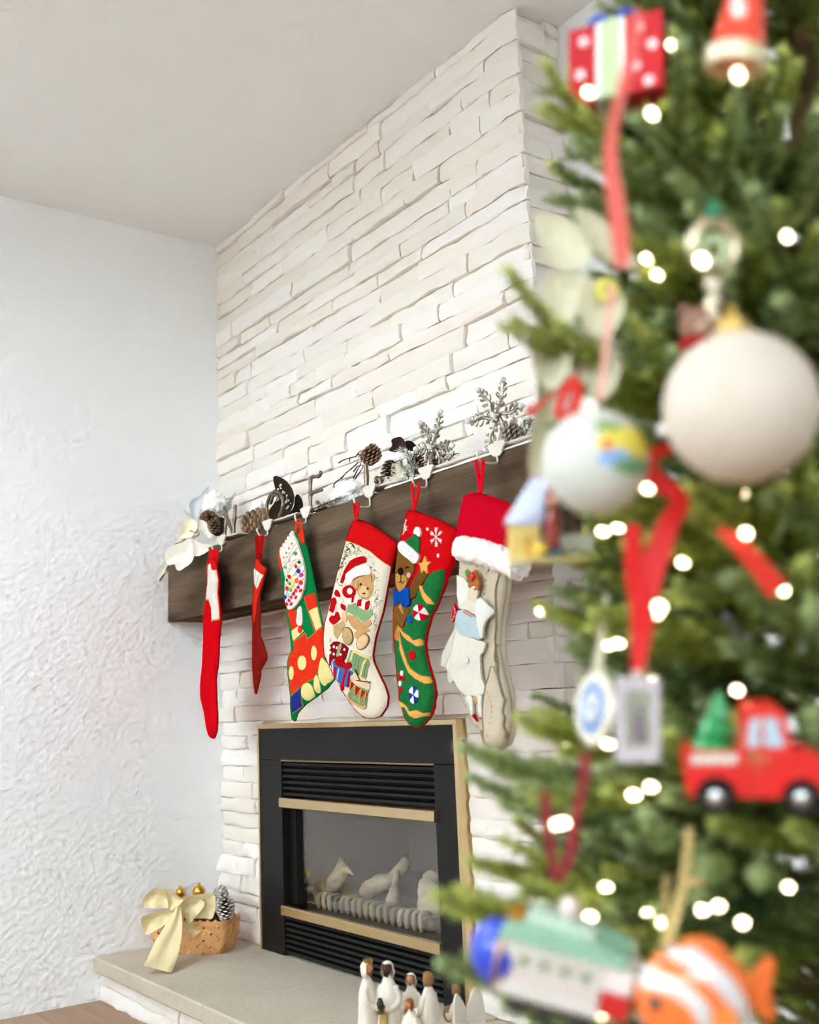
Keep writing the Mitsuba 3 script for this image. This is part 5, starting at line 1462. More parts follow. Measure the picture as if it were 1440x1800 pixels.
SK = (198, 142, 104)
def crown_gift(k, W, h, hd, hc, bx, f):
    add(k + '__crown', place(lathe([(hd * 0.40, 0), (hd * 0.43, hd * 0.1), (hd * 0.42, hd * 0.34), (hd * 0.38, hd * 0.34), (hd * 0.37, 0)], 14), W(hc + np.array([0.06 * hd, 0, hd * 0.42])), (0, 0, 1)), 'mat_metal', col=(176, 140, 80), smooth=40)
    add(k + '__gift', place(lathe([(0.0003, 0), (h * 0.03, 0), (h * 0.036, h * 0.03), (h * 0.04, h * 0.06), (h * 0.02, h * 0.09), (0.0003, h * 0.105)], 14), W((bx + h * 0.17, 0, h * 0.60)), (0, 0, 1)), 'mat_satin', col=(96, 74, 62), smooth=40)
def dark_gift(k, W, h, hd, hc, bx, f):
    add(k + '__gift', place(lathe([(0.0003, 0), (h * 0.03, 0), (h * 0.016, h * 0.04), (h * 0.035, h * 0.08), (h * 0.02, h * 0.13), (0.0003, h * 0.14)], 14), W((bx + h * 0.18, 0, h * 0.58)), (0, 0, 1)), 'mat_satin', col=(58, 52, 46), smooth=40)
    p = np.array([W((h * 0.125 + h * 0.02 * t, 0.0, h * (0.62 - 0.34 * t))) for t in np.linspace(0, 1, 6)])
    add(k + '__sash', ribbon(p, np.cross(f, (0, 0, 1)), h * 0.07, 0.0015), 'mat_cloth', col=(176, 146, 92), smooth=40)
def child(k, W, h, hd, hc, bx, f):
    add(k + '__swaddled_child', place(lathe([(0.0003, 0), (h * 0.045, h * 0.03), (h * 0.05, h * 0.12), (h * 0.03, h * 0.2), (0.0003, h * 0.24)], 14), W((bx + h * 0.15, -h * 0.1, h * 0.56)), (0.1, 0.5, 0.3)), 'mat_cloth', col=(206, 170, 130), smooth=40)
def wings(k, W, h, hd, hc, bx, f):
    for sd in (-1, 1):
        L = [(-0.07, 0.03 * sd, 0.62), (-0.10, 0.09 * sd, 0.82), (-0.13, 0.18 * sd, 0.95), (-0.15, 0.26 * sd, 0.86), (-0.16, 0.29 * sd, 0.6), (-0.15, 0.25 * sd, 0.3), (-0.11, 0.12 * sd, 0.42)]
        P_ = smooth_curve(np.array([W(np.array(q) * h) for q in L]), 4, True)
        c_ = P_.mean(0)
        V = np.vstack([P_, c_[None] - f * h * 0.02, P_ + f * h * 0.02, c_[None] + f * h * 0.03])
        n_ = len(P_)
        F = [(i, (i + 1) % n_, n_) for i in range(n_)] + [(n_ + 1 + (i + 1) % n_, n_ + 1 + i, 2 * n_ + 1) for i in range(n_)] + [(i, n_ + 1 + i, (i + 1) % n_) for i in range(n_)] + [((i + 1) % n_, n_ + 1 + i, n_ + 1 + (i + 1) % n_) for i in range(n_)]
        add(k + '__wing', (V, np.array(F)), 'mat_cloth', col=(232, 226, 214), smooth=40)
    add(k + '__lamb', ball(W((bx + h * 0.17, -h * 0.04, h * 0.62)), h * 0.075, 2, (1, 0.9, 1.3)), 'mat_cloth', col=(140, 104, 70), smooth=True)


figure('nativity_figurine', 'white-robed king figurine with crown holding a dark jar, leftmost of the nativity', (644, 1690), 0.205, (0.75, 0.65), (120, 84, 60), SK, extra=crown_gift)
figure('nativity_figurine', 'white-robed king figurine with dark face and gold sash', (681, 1690), 0.205, (0.45, -0.8), (50, 40, 34), (84, 62, 50), wide=1.1, extra=dark_gift)
figure('nativity_figurine', 'hooded bearded figurine in white with a hood behind the kneeling woman', (722, 1711), 0.170, (0.5, -0.75), (150, 112, 84), SK, wide=1.05)
figure('nativity_figurine', 'auburn-haired woman figurine in white bending over a child', (725, 1755), 0.150, (0.15, -1.0), (156, 92, 56), SK, wide=1.25, bow=0.12, extra=child, hood=False)
figure('nativity_figurine', 'long brown haired figurine in white facing left', (752, 1709), 0.190, (-0.9, -0.15), (148, 110, 76), SK, hood=False)
figure('nativity_figurine', 'brown-haired angel figurine with white wing, rightmost of the nativity', (806, 1732), 0.155, (-0.75, -0.15), (142, 104, 72), SK, wide=1.1, bow=0.10, extra=wings, hood=False)
# ------------------------------------------------------------------ Christmas tree
AX = np.array([2.69, -0.66])
TOP = 2.30
tree = thing('christmas_tree', 'tall green Christmas tree close by at the right, full of ornaments and lights', 'christmas tree')
add(tree + '__trunk', tube([(AX[0], AX[1], 0.02), (AX[0], AX[1], 1.2), (AX[0], AX[1], TOP)], [0.03, 0.022, 0.006], 10), 'mat_cloth', col=(78, 60, 42), smooth=True)
add(tree + '__stand', cat_([bevel_box(AX[0] - 0.22, AX[0] + 0.22, AX[1] - 0.03, AX[1] + 0.03, 0, 0.03), bevel_box(AX[0] - 0.03, AX[0] + 0.03, AX[1] - 0.22, AX[1] + 0.22, 0.0, 0.029)]), 'mat_satin', col=(40, 44, 38))


def branch_mesh(L, seed):
    """A fir branch along +x: a stem with side twigs, all set with flat needles. Returns (vertices, faces, colours)."""
    r = np.random.default_rng(seed)
    vs, fs, cs = [], [], []
    TI = np.array([1.36, 1.28, 0.80]) if seed % 2 else np.array([1.06, 1.12, 1.16])  # yellower variant puts fairy-light glow into the needle colour

    def stem(p, r0, r1, col):
        t = tube(p, np.linspace(r0, r1, len(p)), 4, caps=False)
        n0 = sum(len(v) for v in vs)
        vs.append(t.vertices); fs.append(t.faces + n0); cs.append(np.tile(lin(col), (len(t.vertices), 1)))

    def needles(p, dens, ln, tipness):
        p = np.asarray(p)
        seg = np.linalg.norm(np.diff(p, axis=0), axis=1); tot = seg.sum()
        n = int(tot * dens)
        cum = np.r_[0, np.cumsum(seg)]
        s_ = np.sort(r.random(n)) * tot
        j = np.clip(np.searchsorted(cum, s_) - 1, 0, len(seg) - 1)
        f_ = (s_ - cum[j]) / seg[j]
        q = p[j] + (p[j + 1] - p[j]) * f_[:, None]
        d = (p[j + 1] - p[j]) / seg[j][:, None]
        o_ = r.normal(0, 1, (n, 3)); o_[:, 2] += 0.25
        o_ -= d * (o_ * d).sum(1, keepdims=True); o_ /= np.linalg.norm(o_, axis=1, keepdims=True)
        an = np.radians(r.uniform(30, 52, n))[:, None]
        e = d * np.cos(an) + o_ * np.sin(an)
        l_ = (ln * r.uniform(0.75, 1.15, n) * (1 - 0.35 * (s_ / tot) ** 4))[:, None]
        w_ = np.cross(e, o_); w_ /= np.linalg.norm(w_, axis=1, keepdims=True)
        w_ = w_ * 0.00115
        V = np.stack([q - w_ * 0.6, q + w_ * 0.6, q + e * l_ * 0.6 + w_, q + e * l_, q + e * l_ * 0.6 - w_], 1).reshape(-1, 3)
        n0 = sum(len(v) for v in vs)
        b = np.arange(n) * 5 + n0
        F = np.vstack([np.stack([b, b + 1, b + 2], 1), np.stack([b, b + 2, b + 4], 1), np.stack([b + 4, b + 2, b + 3], 1)])
        base = np.array([lin((112, 128, 70)) * TI, lin((138, 150, 80)) * TI, lin((84, 104, 62)) * TI, lin((162, 174, 104)) * TI])[r.choice(4, n, p=[0.4, 0.28, 0.17, 0.15])]
        tipc = lin((178, 190, 136)) * TI
        k = np.clip((s_ / tot - 0.55) * 1.5, 0, 0.6)[:, None] * tipness
        C = base * (1 - k) + tipc * k
        vs.append(V); fs.append(F); cs.append(np.repeat(C, 5, axis=0))

    x = np.linspace(0, 1, 9)
    main = np.stack([x * L, 0.02 * L * np.sin(x * 3 + seed), L * (0.10 * x * x - 0.05 * x)], 1)
    stem(main, 0.0035, 0.0012, (92, 72, 48))
    needles(main[3:], 2300, 0.019, 1.0)
    n_t = int(4 + L * 14)
    for i in range(n_t):
        t = 0.22 + 0.70 * (i + r.uniform(0, 0.6)) / n_t
        sd = 1 if i % 2 else -1
        b = np.array([np.interp(t, x, main[:, c]) for c in range(3)])
        ln = L * r.uniform(0.22, 0.34) * (1.15 - 0.75 * t) + 0.035
        a = sd * math.radians(r.uniform(38, 58))
        el = r.uniform(-0.15, 0.35)
        d = np.array([math.cos(a), math.sin(a), el]); d /= np.linalg.norm(d)
        u = np.linspace(0, 1, 5)[:, None]
        p = b + d * ln * u + np.array([0.25 * ln, 0, 0.12 * ln]) * u * u
        stem(p, 0.0016, 0.0009, (100, 84, 52))
        needles(p, 2100, 0.0175, 1.0)
    return np.vstack(vs), np.vstack(fs), np.vstack(cs)


BL = [0.20, 0.27, 0.34, 0.42]
for i, L in enumerate(BL):
    for j in range(2):
        v, f, c = branch_mesh(L, 100 + i * 7 + j)
        g = f'branch_group_{i}{j}'
        scene[g] = {'type': 'shapegroup', 'branch': mikit.ply((v, f), 'mat_cloth', color=c)}
nb_ = 0


BULBS = [(1040, 166, .86), (1150, 204, .80), (1185, 84, .92), (1300, 137, .72), (1142, 458, .90), (1160, 486, .90), (1237, 462, .72), (1252, 505, .76), (1252, 538, .78), (1022, 516, .94), (1285, 575, .78), (1143, 861, .82), (1066, 936, .90), (1092, 930, .92), (1050, 872, .96), (1315, 940, .76), (1292, 842, .80), (1310, 870, .82), (1205, 991, .84), (1164, 1068, .72), (1158, 1080, .78), (978, 1078, 1.04), (960, 1076, 1.0), (1093, 1132, .90), (1075, 1136, .94), (1153, 1196, .86), (1300, 1215, .80), (1006, 1306, .96), (1075, 1309, .90), (962, 1386, .98), (950, 1384, 1.0), (1150, 1384, .82), (1120, 1398, .84), (996, 1447, .78), (980, 1450, .80), (1072, 1560, .90), (1146, 1606, .86), (1172, 1622, .80), (1268, 1593, .78), (1240, 1600, .80), (1310, 1622, .76), (1012, 1600, .84), (1044, 1612, .84), (1040, 1628, .82), (1100, 1660, .80), (1068, 1782, .76), (1190, 1395, .88), (1250, 360, .95), (1130, 120, .98), (1385, 420, .8), (1380, 1040, .78), (1390, 1560, .8)]
KEEP = [(1302, 716, 150, .72), (1255, 432, 62, .75), (1255, 520, 34, .75), (1047, 812, 105, .80), (925, 915, 62, .94), (972, 930, 50, .92), (985, 980, 70, .94), (1121, 1265, 85, .76), (1121, 1100, 60, .76), (1140, 960, 60, .78), (1170, 820, 50, .80), (1045, 1240, 62, .86), (1240, 1330, 95, .78), (1330, 1330, 110, .78), (1270, 1240, 60, .78),
        (860, 1690, 62, .76), (950, 1690, 110, .76), (1060, 1710, 95, .76), (985, 1580, 34, .76), (1222, 1752, 115, .72), (1330, 1740, 50, .72), (1078, 100, 88, .98), (1305, 20, 90, .74), (1076, 300, 40, .70), (1090, 440, 40, .70), (1110, 90, 34, .70), (1000, 440, 60, .92), (1075, 600, 42, .92), (965, 650, 42, .92), (1168, 755, 26, .84), (1225, 575, 40, .86), (990, 690, 40, .88),
        (1000, 1420, 34, .78), (975, 1460, 34, .78), (1025, 1360, 30, .78), (1200, 1540, 34, .74), (1290, 965, 40, .76)] + [(b[0], b[1], 22, b[2]) for b in BULBS]


LIMX = [0, 200, 400, 600, 700, 900, 1000, 1200, 1400, 1600, 1800], [1080, 975, 935, 920, 950, 1000, 1000, 1010, 905, 850, 855]


def lateral(root, tip, roll):
    """How far (0.4 to 1) the side twigs may spread before they leave the tree's outline towards the mantel; None if even the stem does."""
    d = tip - root; L = np.linalg.norm(d); x = d / L
    y = np.cross([0, 0, 1.0], x); y /= np.linalg.norm(y)
    z = np.cross(x, y)
    y = y * math.cos(roll) + z * math.sin(roll)
    for s_ in (1.0, 0.85, 0.7, 0.55, 0.4):
        P_ = [root + d * t + y * q * s_ * 0.75 * (L * 0.28 * (1.15 - 0.75 * t0) + 0.035) for t0, t in ((0.3, 0.5), (0.5, 0.68), (0.75, 0.9), (0.9, 1.0)) for q in (-1, 1)]
        px, py = project(np.array(P_))
        if (px > np.interp(py, *LIMX) - 6).all(): return s_
    return None


def clear(root, tip, strict=True):
    """The tip drawn back towards the root until the branch hides no ornament, or None."""
    for k in range(9):
        t2 = root + (tip - root) * (1 - 0.09 * k)
        P_ = root + (t2 - root) * np.linspace(0.45, 1.0, 8)[:, None]
        dp = (P_ - CAM) @ FWD
        x_, y_ = project(P_)
        mw = 0.02 * FPX / dp
        if not any((strict or c > 30) and ((x_ - a) ** 2 + (y_ - b) ** 2 < (c + mw) ** 2)[dp < d + 0.015].any() for a, b, c, d in KEEP):
            return t2
    return None


def put_branch(root, tip, roll=0.0, var=0, strict=True, force=False):
    """An instance of a branch that runs from the root to the tip."""
    global nb_
    tip = np.asarray(tip, float) if force else clear(np.asarray(root, float), np.asarray(tip, float), strict)
    if tip is None: return
    lat = 0.42 if force else lateral(np.asarray(root, float), tip, roll)
    if lat is None:
        if strict: return
        lat = 0.42
    d = tip - root
    L = np.linalg.norm(d)
    i = int(np.argmin([abs(b - L) for b in BL]))
    s_ = L / BL[i]
    x = d / L
    h = np.array([0, 0, 1.0])
    y = np.cross(h, x); y /= np.linalg.norm(y)
    z = np.cross(x, y)
    c_, s2 = math.cos(roll), math.sin(roll)
    y, z = y * c_ + z * s2, z * c_ - y * s2
    M = frame_mat(root, x * s_, y * s_ * lat, z * s_)
    key = new(tree + '__branch')
    scene[key] = {'type': 'instance', 'to_world': mi.ScalarTransform4f(M.tolist()), 'shapegroup': {'type': 'ref', 'id': f'branch_group_{i}{var % 2}'}}
    nb_ += 1


def trad(z): return 0.43 * (1 - np.clip((z - 0.3) / (TOP - 0.2), 0, 0.97)) ** 0.62
r = np.random.default_rng(77)
# branches that the photograph shows at the edge of the tree: tip pixel, distance, root height offset
EXPL = [((1075, 10), 1.02), ((963, 218), 0.92), ((1030, 262), 1.05), ((934, 385), 0.88), ((975, 508), 0.86), ((908, 598), 0.86), ((1000, 640), 0.86), ((1012, 1080), 0.98), ((998, 1110), 1.02), ((1000, 1155), 1.04), ((868, 1392), 0.92), ((935, 1320), 0.92),
        ((888, 1450), 0.97), ((806, 1648), 0.86), ((840, 1770), 0.86), ((870, 1560), 0.95), ((1035, 1130), 0.95), ((1025, 1215), 1.0), ((1022, 1300), 1.02), ((940, 1540), 1.0), ((1040, 560), 0.80), ((1060, 880), 0.86), ((1105, 690), 0.98), ((1010, 180), 1.0), ((1130, 240), 0.84), ((1065, 965), 1.0), ((1050, 1010), 1.03), ((1150, 1330), 0.82), ((1080, 1420), 0.84), ((1190, 1430), 0.80), ((1090, 1490), 0.82), ((1000, 1590), 0.92), ((1150, 600), 0.95), ((1250, 930), 0.78), ((1200, 1100), 0.82), ((1120, 1530), 0.92), ((1220, 460), 0.85), ((1140, 400), 0.9), ((1300, 330), 0.75), ((1200, 300), 0.95)]
for i, ((px, py), dp) in enumerate(EXPL):
    tip = at_d(px, py, dp)
    ax_d = tip[:2] - AX
    hz = np.linalg.norm(ax_d)
    k_ = max(hz - 0.36, 0.03) / hz
    rootp = np.array([AX[0] + ax_d[0] * k_, AX[1] + ax_d[1] * k_, tip[2] - 0.02 - 0.05 * r.random()])
    put_branch(rootp, tip, r.uniform(-0.4, 0.4), i, False, (px, py) in ((908, 598), (963, 218), (806, 1648)))
n_rand = 285
for i in range(n_rand):
    t = (i + 0.5) / n_rand
    z = 0.22 + (TOP - 0.26) * (1 - (1 - t) ** 0.72 if False else t ** 1.15)
    a = i * 2.39996 + r.uniform(-0.25, 0.25)
    R = trad(z) * r.uniform(0.74, 1.0)
    d = np.array([math.cos(a), math.sin(a)])
    tip = np.array([AX[0] + d[0] * R, AX[1] + d[1] * R, z + 0.03 * r.normal()])
    x_, y_ = project(tip)
    L = min(R * 0.92, 0.42)
    rootp = np.array([AX[0] + d[0] * (R - L), AX[1] + d[1] * (R - L), tip[2] - 0.10 * L - 0.03])
    # keep clear of the view between the camera and the mantel
    dep_ = (tip - CAM) @ FWD
    lim = np.interp(y_, [0, 200, 400, 600, 700, 900, 1000, 1200, 1400, 1600, 1800], [1105, 1030, 1020, 1010, 1030, 1070, 1040, 1035, 990, 950, 900])
    if dep_ < 1.4 and x_ < lim:
        # pull back to the outline
        for sc in np.linspace(0.95, 0.3, 14):
            t2 = np.array([AX[0] + d[0] * R * sc, AX[1] + d[1] * R * sc, tip[2]])
            if project(t2)[0] > lim: break
        tip = t2
        L = min(R * sc * 0.92, 0.42)
        rootp = np.array([AX[0] + d[0] * (R * sc - L), AX[1] + d[1] * (R * sc - L), tip[2] - 0.10 * L - 0.03])
    put_branch(rootp, tip, r.uniform(-0.5, 0.5), i)
print('branches', nb_)

# ------------------------------------------------------------------ fairy lights
lights = thing('fairy_lights', 'string of warm white fairy lights wound through the Christmas tree', 'string lights')
BP = [at_d(*b) for b in BULBS]
r = np.random.default_rng(9)
for i in range(0):
    z = r.uniform(0.35, 2.1); a = r.uniform(-0.5, 2.6); R = trad(z) * r.uniform(0.8, 1.0)
    BP.append(np.array([AX[0] + R * math.cos(a), AX[1] + R * math.sin(a), z]))
GLOW = [9.0, 7.3, 4.6]
bulb = lathe([(0.0002, -0.0015), (0.0024, -0.001), (0.0034, 0.003), (0.0030, 0.007), (0.0002, 0.0095)], 8)
for i, p in enumerate(BP):
    key = new(lights + '__bulb')
    out = np.r_[p[:2] - AX, 0.05]
    m = place(bulb, p, out)
    sc = 1.0 if i not in (4, 6, 32, 2, 16) else 1.6
    scene[key] = mikit.ply(m, 'mat_cloth', smooth=True, color=np.tile([0.8, 0.75, 0.6], (len(m.vertices), 1)), emitter={'type': 'area', 'radiance': {'type': 'rgb', 'value': [g * sc for g in GLOW]}})
order = sorted(range(len(BP)), key=lambda i: BP[i][2])
wp = []
for a, b in zip(order[:-1], order[1:]):
    pa, pb = BP[a], BP[b]
    mid = (pa + pb) / 2
    kk = 0.45 + 0.1 * r.random()
    mid[:2] = AX + (mid[:2] - AX) * kk
    wp += [pa - np.r_[(pa[:2] - AX) / np.linalg.norm(pa[:2] - AX) * 0.004, 0], mid]
wp.append(BP[order[-1]])
add(lights + '__wire', tube(smooth_curve(np.array(wp), 5), 0.0010, 5), 'mat_cloth', col=(34, 56, 34), smooth=True)

# ------------------------------------------------------------------ ornaments
T1 = conv(880, 0, 3.2); T2 = conv(880, 350, 3.2); T3_ = conv(880, 650, 3.2); T4 = conv(880, 1000, 3.2); T5 = conv(800, 1350, 2.717)
VIEW = -FWD


def od(p, dp): return at_d(p[0], p[1], dp)
def pxm(dp): return dp / FPX


def band(key, part, pts, widths, dp, col, mat='mat_satin', th=0.0006, twist=0.15):
    """A ribbon that follows pixels at given distances; widths in pixels."""
    n = len(pts)
    dps = np.broadcast_to(dp, (n,))
    p = smooth_curve(np.array([od(q, d_) for q, d_ in zip(pts, dps)]), 6)
    w = np.interp(np.linspace(0, 1, len(p)), np.linspace(0, 1, n), np.broadcast_to(widths, (n,))) * pxm(float(np.mean(dps)))
    t = np.gradient(p, axis=0)
    W = np.cross(t, FWD)
    W /= np.linalg.norm(W, axis=1, keepdims=True)
    W = W + twist * np.sin(np.linspace(0, 6, len(p)))[:, None] * FWD
    return add(key + '__' + part, ribbon(p, W, w, th), mat, col=col, smooth=60)


def cap_ring(key, c, rad, up, col=(206, 172, 96)):
    add(key + '__cap', place(lathe([(0.0002, rad * 0.24), (rad * 0.20, rad * 0.22), (rad * 0.22, 0.0), (rad * 0.16, -rad * 0.04)], 16), c + up * rad * 0.96, up), 'mat_metal', col=col, smooth=40)
    add(key + '__ring', place(trimesh.creation.torus(rad * 0.12, rad * 0.025, 16, 8), c + up * rad * 1.30, np.cross(up, FWD)), 'mat_metal', col=col, smooth=True)


UP = np.array([0, 0, 1.0])
# 1 pearl ball
c = od((1302, 716), .72); R0 = 134 * pxm(.72)
k = thing('bauble_ornament', 'big pearly cream ball ornament at the right edge of the tree', 'ornament')
m = ball((0, 0, 0), 1.0, 5)
q = meshkit.fbm(m.vertices * 2.2, 3, 5)
m.vertices = m.vertices * R0 + c
add(k + '__ball', m, 'mat_satin', smooth=True, vcol=lin((204, 192, 178))[None] * (1 - 0.25 * np.clip(q - 0.5, 0, 1)[:, None] * np.array([0.3, 0.8, 1.2])[None]))
cap_ring(k, c, R0, UP)
for i in range(9):
    a = i * 2 * math.pi / 9
    add(k + '__cap_bead', ball(c + UP * R0 * 0.99 + np.array([math.cos(a), math.sin(a), 0]) * R0 * 0.24, R0 * 0.06, 1), 'mat_metal', col=(222, 196, 140), smooth=True)
# 2 ring finial with glass drops
k = thing('ring_ornament', 'cream glittery ring ornament with glass beads above the big pearl ball', 'ornament')
c = od((1255, 432), .75); rr = pxm(.75)
add(k + '__ring', place(trimesh.creation.torus(42 * rr, 11 * rr, 40, 14), c, VIEW + 0.3 * RIGHT), 'mat_metal', col=(216, 204, 170), smooth=True)
add(k + '__inner_disc', place(trimesh.creation.torus(20 * rr, 9 * rr, 28, 12), c + DOWN * 8 * rr, VIEW - 0.2 * RIGHT), 'mat_satin', col=(170, 188, 150), smooth=True)
add(k + '__cap', place(lathe([(0.0002, 30 * rr), (6 * rr, 26 * rr), (16 * rr, 0), (0.0002, -1 * rr)], 16), c - DOWN * 52 * rr, -DOWN), 'mat_gloss', col=(28, 120, 88), smooth=40)
for i, (dy, s_) in enumerate(((68, 17), (98, 14), (122, 11))):
    add(k + '__bead', ball(c + DOWN * dy * rr, s_ * rr, 2), 'mat_gloss', col=(216, 210, 190), smooth=True)
# 3 painted white ball
k = thing('bauble_ornament', 'white ball ornament painted with a yellow-roofed house', 'ornament')
c = od((1047, 812), .80); R0 = 93 * pxm(.80)
m = ball((0, 0, 0), 1.0, 5)
v = m.vertices
lx, ly, lz = v @ RIGHT, v @ DOWN, -(v @ FWD)
col = np.tile(lin((198, 200, 192)), (len(v), 1))
def paint(mask, cc): col[mask] = lin(cc)
fr = lz > 0.0
paint(fr & (((lx - 0.42) / 0.56) ** 2 + ((ly + 0.30) / 0.34) ** 2 < 1) & (ly > -0.62), (216, 200, 84))
paint(fr & (((lx - 0.20) / 0.34) ** 2 + ((ly + 0.02) / 0.17) ** 2 < 1), (134, 168, 210))
paint(fr & (((lx - 0.55) / 0.40) ** 2 + ((ly - 0.12) / 0.16) ** 2 < 1), (110, 150, 110))
paint(fr & (((lx - 0.10) / 0.26) ** 2 + ((ly + 0.62) / 0.09) ** 2 < 1), (116, 154, 84))
paint(fr & (((lx - 0.05) / 0.09) ** 2 + ((ly + 0.27) / 0.12) ** 2 < 1), (206, 92, 70))
m.vertices = v * R0 + c
add(k + '__ball', m, 'mat_satin', smooth=True, vcol=col)
cap_ring(k, c, R0, UP, (200, 196, 180))
band(k, 'ribbon', [(1055, 705), (1062, 640), (1070, 560), (1076, 500)], 10, .80, (226, 160, 150))
# 4 red ribbon bow by it
k = thing('ribbon', 'thin bright red ribbon looped over a branch beside the large snowflake', 'ribbon')
band(k, 'tail', [(926, 724), (950, 712), (974, 691), (1005, 665), (1020, 648)], [16, 9, 7, 6, 6], .90, (196, 22, 30))
band(k, 'loop', [(980, 735), (988, 700), (1008, 668), (1016, 690), (1006, 722), (984, 736)], [14, 16, 16, 18, 18, 10], .88, (206, 34, 28))
# 5 house scene
k = thing('scene_ornament', 'small house ornament with pale blue roof and red soldier on a cream disc', 'ornament')
dp = .94; rr = pxm(dp)
c = od((985, 975), dp)
add(k + '__base', place(lathe([(0.0002, -5 * rr), (72 * rr, -5 * rr), (78 * rr, 0), (72 * rr, 5 * rr), (0.0002, 6 * rr)], 36), od((968, 985), dp), UP + 0.12 * VIEW), 'mat_gloss', col=(226, 216, 158), smooth=40)
cy = od((925, 947), dp)
X_, Y_, Z_ = RIGHT * rr, -DOWN * rr, VIEW * rr
def loc(o, x, y, z): return o + X_ * x + Y_ * y + Z_ * z
def hull(pts): return trimesh.convex.convex_hull(np.array(pts))
add(k + '__wall', hull([loc(cy, x, y, z) for x in (-30, 22) for y in (-34, 26) for z in (-26, 20)]), 'mat_gloss', col=(226, 204, 116))
add(k + '__door', hull([loc(cy, x, y, z) for x in (-6, 8) for y in (-33, 4) for z in (20, 22)]), 'mat_gloss', col=(206, 160, 60))
add(k + '__roof', hull([loc(cy, x, 24, z) for x in (-36, 26) for z in (-30, 24)] + [loc(cy, x, 108, z) for x in (10, 40) for z in (-12, 2)] + [loc(cy, x, 30, z) for x in (-36, 26) for z in (-30, 24)]), 'mat_gloss', col=(176, 190, 218))
add(k + '__roof_ridge', tube([loc(cy, 8, 109, -2), loc(cy, 42, 109, -2)], 3 * rr, 8), 'mat_gloss', col=(206, 110, 130))
add(k + '__snow_ground', hull([loc(od((1000, 945), dp), x, y, z) for x in (-40, 45) for y in (-24, 6) for z in (-30, -8)]), 'mat_gloss', col=(190, 206, 206))
s0 = od((972, 950), dp - 0.02)
sold = thing('toy_soldier_ornament', 'dark red toy soldier figure with blue boots on the cream disc', 'ornament')
add(sold + '__body', place(lathe([(0.0002, 0), (11 * rr, 2 * rr), (12 * rr, 40 * rr), (10 * rr, 58 * rr), (5 * rr, 66 * rr), (0.0002, 68 * rr)], 14), loc(s0, 0, -10, 0), -DOWN), 'mat_gloss', col=(140, 26, 22), smooth=40)
add(sold + '__boots', cat_([ball(loc(s0, x, -22, 3), 9 * rr, 2, (1, 1, 1.5)) for x in (-6, 8)]), 'mat_gloss', col=(30, 60, 84), smooth=True)
add(sold + '__leg', tube([loc(s0, -5, -20, 0), loc(s0, -4, 0, 0)], 5 * rr, 8), 'mat_gloss', col=(120, 26, 22), smooth=True)
add(sold + '__leg', tube([loc(s0, 6, -20, 0), loc(s0, 5, 0, 0)], 5 * rr, 8), 'mat_gloss', col=(120, 26, 22), smooth=True)
add(sold + '__head', ball(loc(s0, 0, 68, 0), 10 * rr, 2), 'mat_gloss', col=(206, 150, 120), smooth=True)
add(sold + '__hat', place(lathe([(0.0002, 28 * rr), (10 * rr, 26 * rr), (11 * rr, 0), (0.0002, 0)], 14), loc(s0, 0, 73, 0), -DOWN), 'mat_gloss', col=(150, 40, 30), smooth=40)
add(k + '__bush', ball(loc(od((950, 965), dp - 0.02), 0, 0, 4), 14 * rr, 2, (1.2, 1, 0.8)), 'mat_gloss', col=(222, 190, 60), smooth=True)
# 6 big red ribbon and crystal frame
k = thing('picture_frame_ornament', 'grey pewter picture frame ornament hanging from a wide red ribbon', 'ornament')
dp = .76; rr = pxm(dp)
RB = (206, 26, 28)
band(k, 'ribbon', T3_((960, 440), (870, 470), (835, 530), (880, 620), (980, 690), (1010, 750), (950, 860), (900, 990), (840, 1150), (810, 1320)) + [(1126, 1130), (1122, 1186)], [18, 24, 28, 32, 32, 32, 36, 42, 44, 44, 32, 18], np.linspace(.80, dp, 12), RB)
band(k, 'ribbon', T3_((745, 870), (745, 1000), (760, 1180), (785, 1330)) + [(1124, 1130), (1120, 1186)], [26, 32, 36, 36, 28, 16], .765, RB)
fc_ = od((1121, 1265), dp)
FX_, FY_ = RIGHT * rr, -(DOWN) * rr
nrm = VIEW
def fr_pt(x, y, z): return fc_ + FX_ * x + FY_ * y + nrm * z * rr
def fbox(x0, x1, y0_, y1_, z0_, z1_):
    return hull([fr_pt(x, y, z) for x in (x0, x1) for y in (y0_, y1_) for z in (z0_, z1_)])
PW = (196, 190, 196)
for nm, q in (('frame_rail', (-38, 38, 52, 72)), ('frame_rail', (-38, 38, -72, -48)), ('frame_stile', (-38, -22, -48, 52)), ('frame_stile', (22, 38, -48, 52))):
    add(k + '__' + nm, fbox(*q, -3, 5), 'mat_satin', col=PW)
add(k + '__picture', fbox(-22, 22, -48, 52, -3, 0), 'mat_gloss', col=(148, 152, 132))
add(k + '__picture_figure', place(lathe([(0.0002, -40 * rr), (9 * rr, -36 * rr), (7 * rr, 0), (4 * rr, 12 * rr), (5 * rr, 20 * rr), (0.0002, 26 * rr)], 10), fr_pt(2, 0, 1), -DOWN), 'mat_gloss', col=(116, 96, 124), smooth=40)
r = np.random.default_rng(4)
for i in range(30):
    t = i / 30 * 4
    e = (-38 + 76 * (t % 1), 72) if t < 1 else (38, 72 - 144 * (t % 1)) if t < 2 else (38 - 76 * (t % 1), -72) if t < 3 else (-38, -72 + 144 * (t % 1))
    add(k + '__bead', ball(fr_pt(e[0], e[1], 2), r.uniform(3.5, 6) * rr, 1), 'mat_gloss', col=(206, 202, 206), smooth=True)
add(k + '__hanger', ball(fr_pt(0, 80, 0), 9 * rr, 2), 'mat_gloss', col=(216, 196, 196), smooth=True)
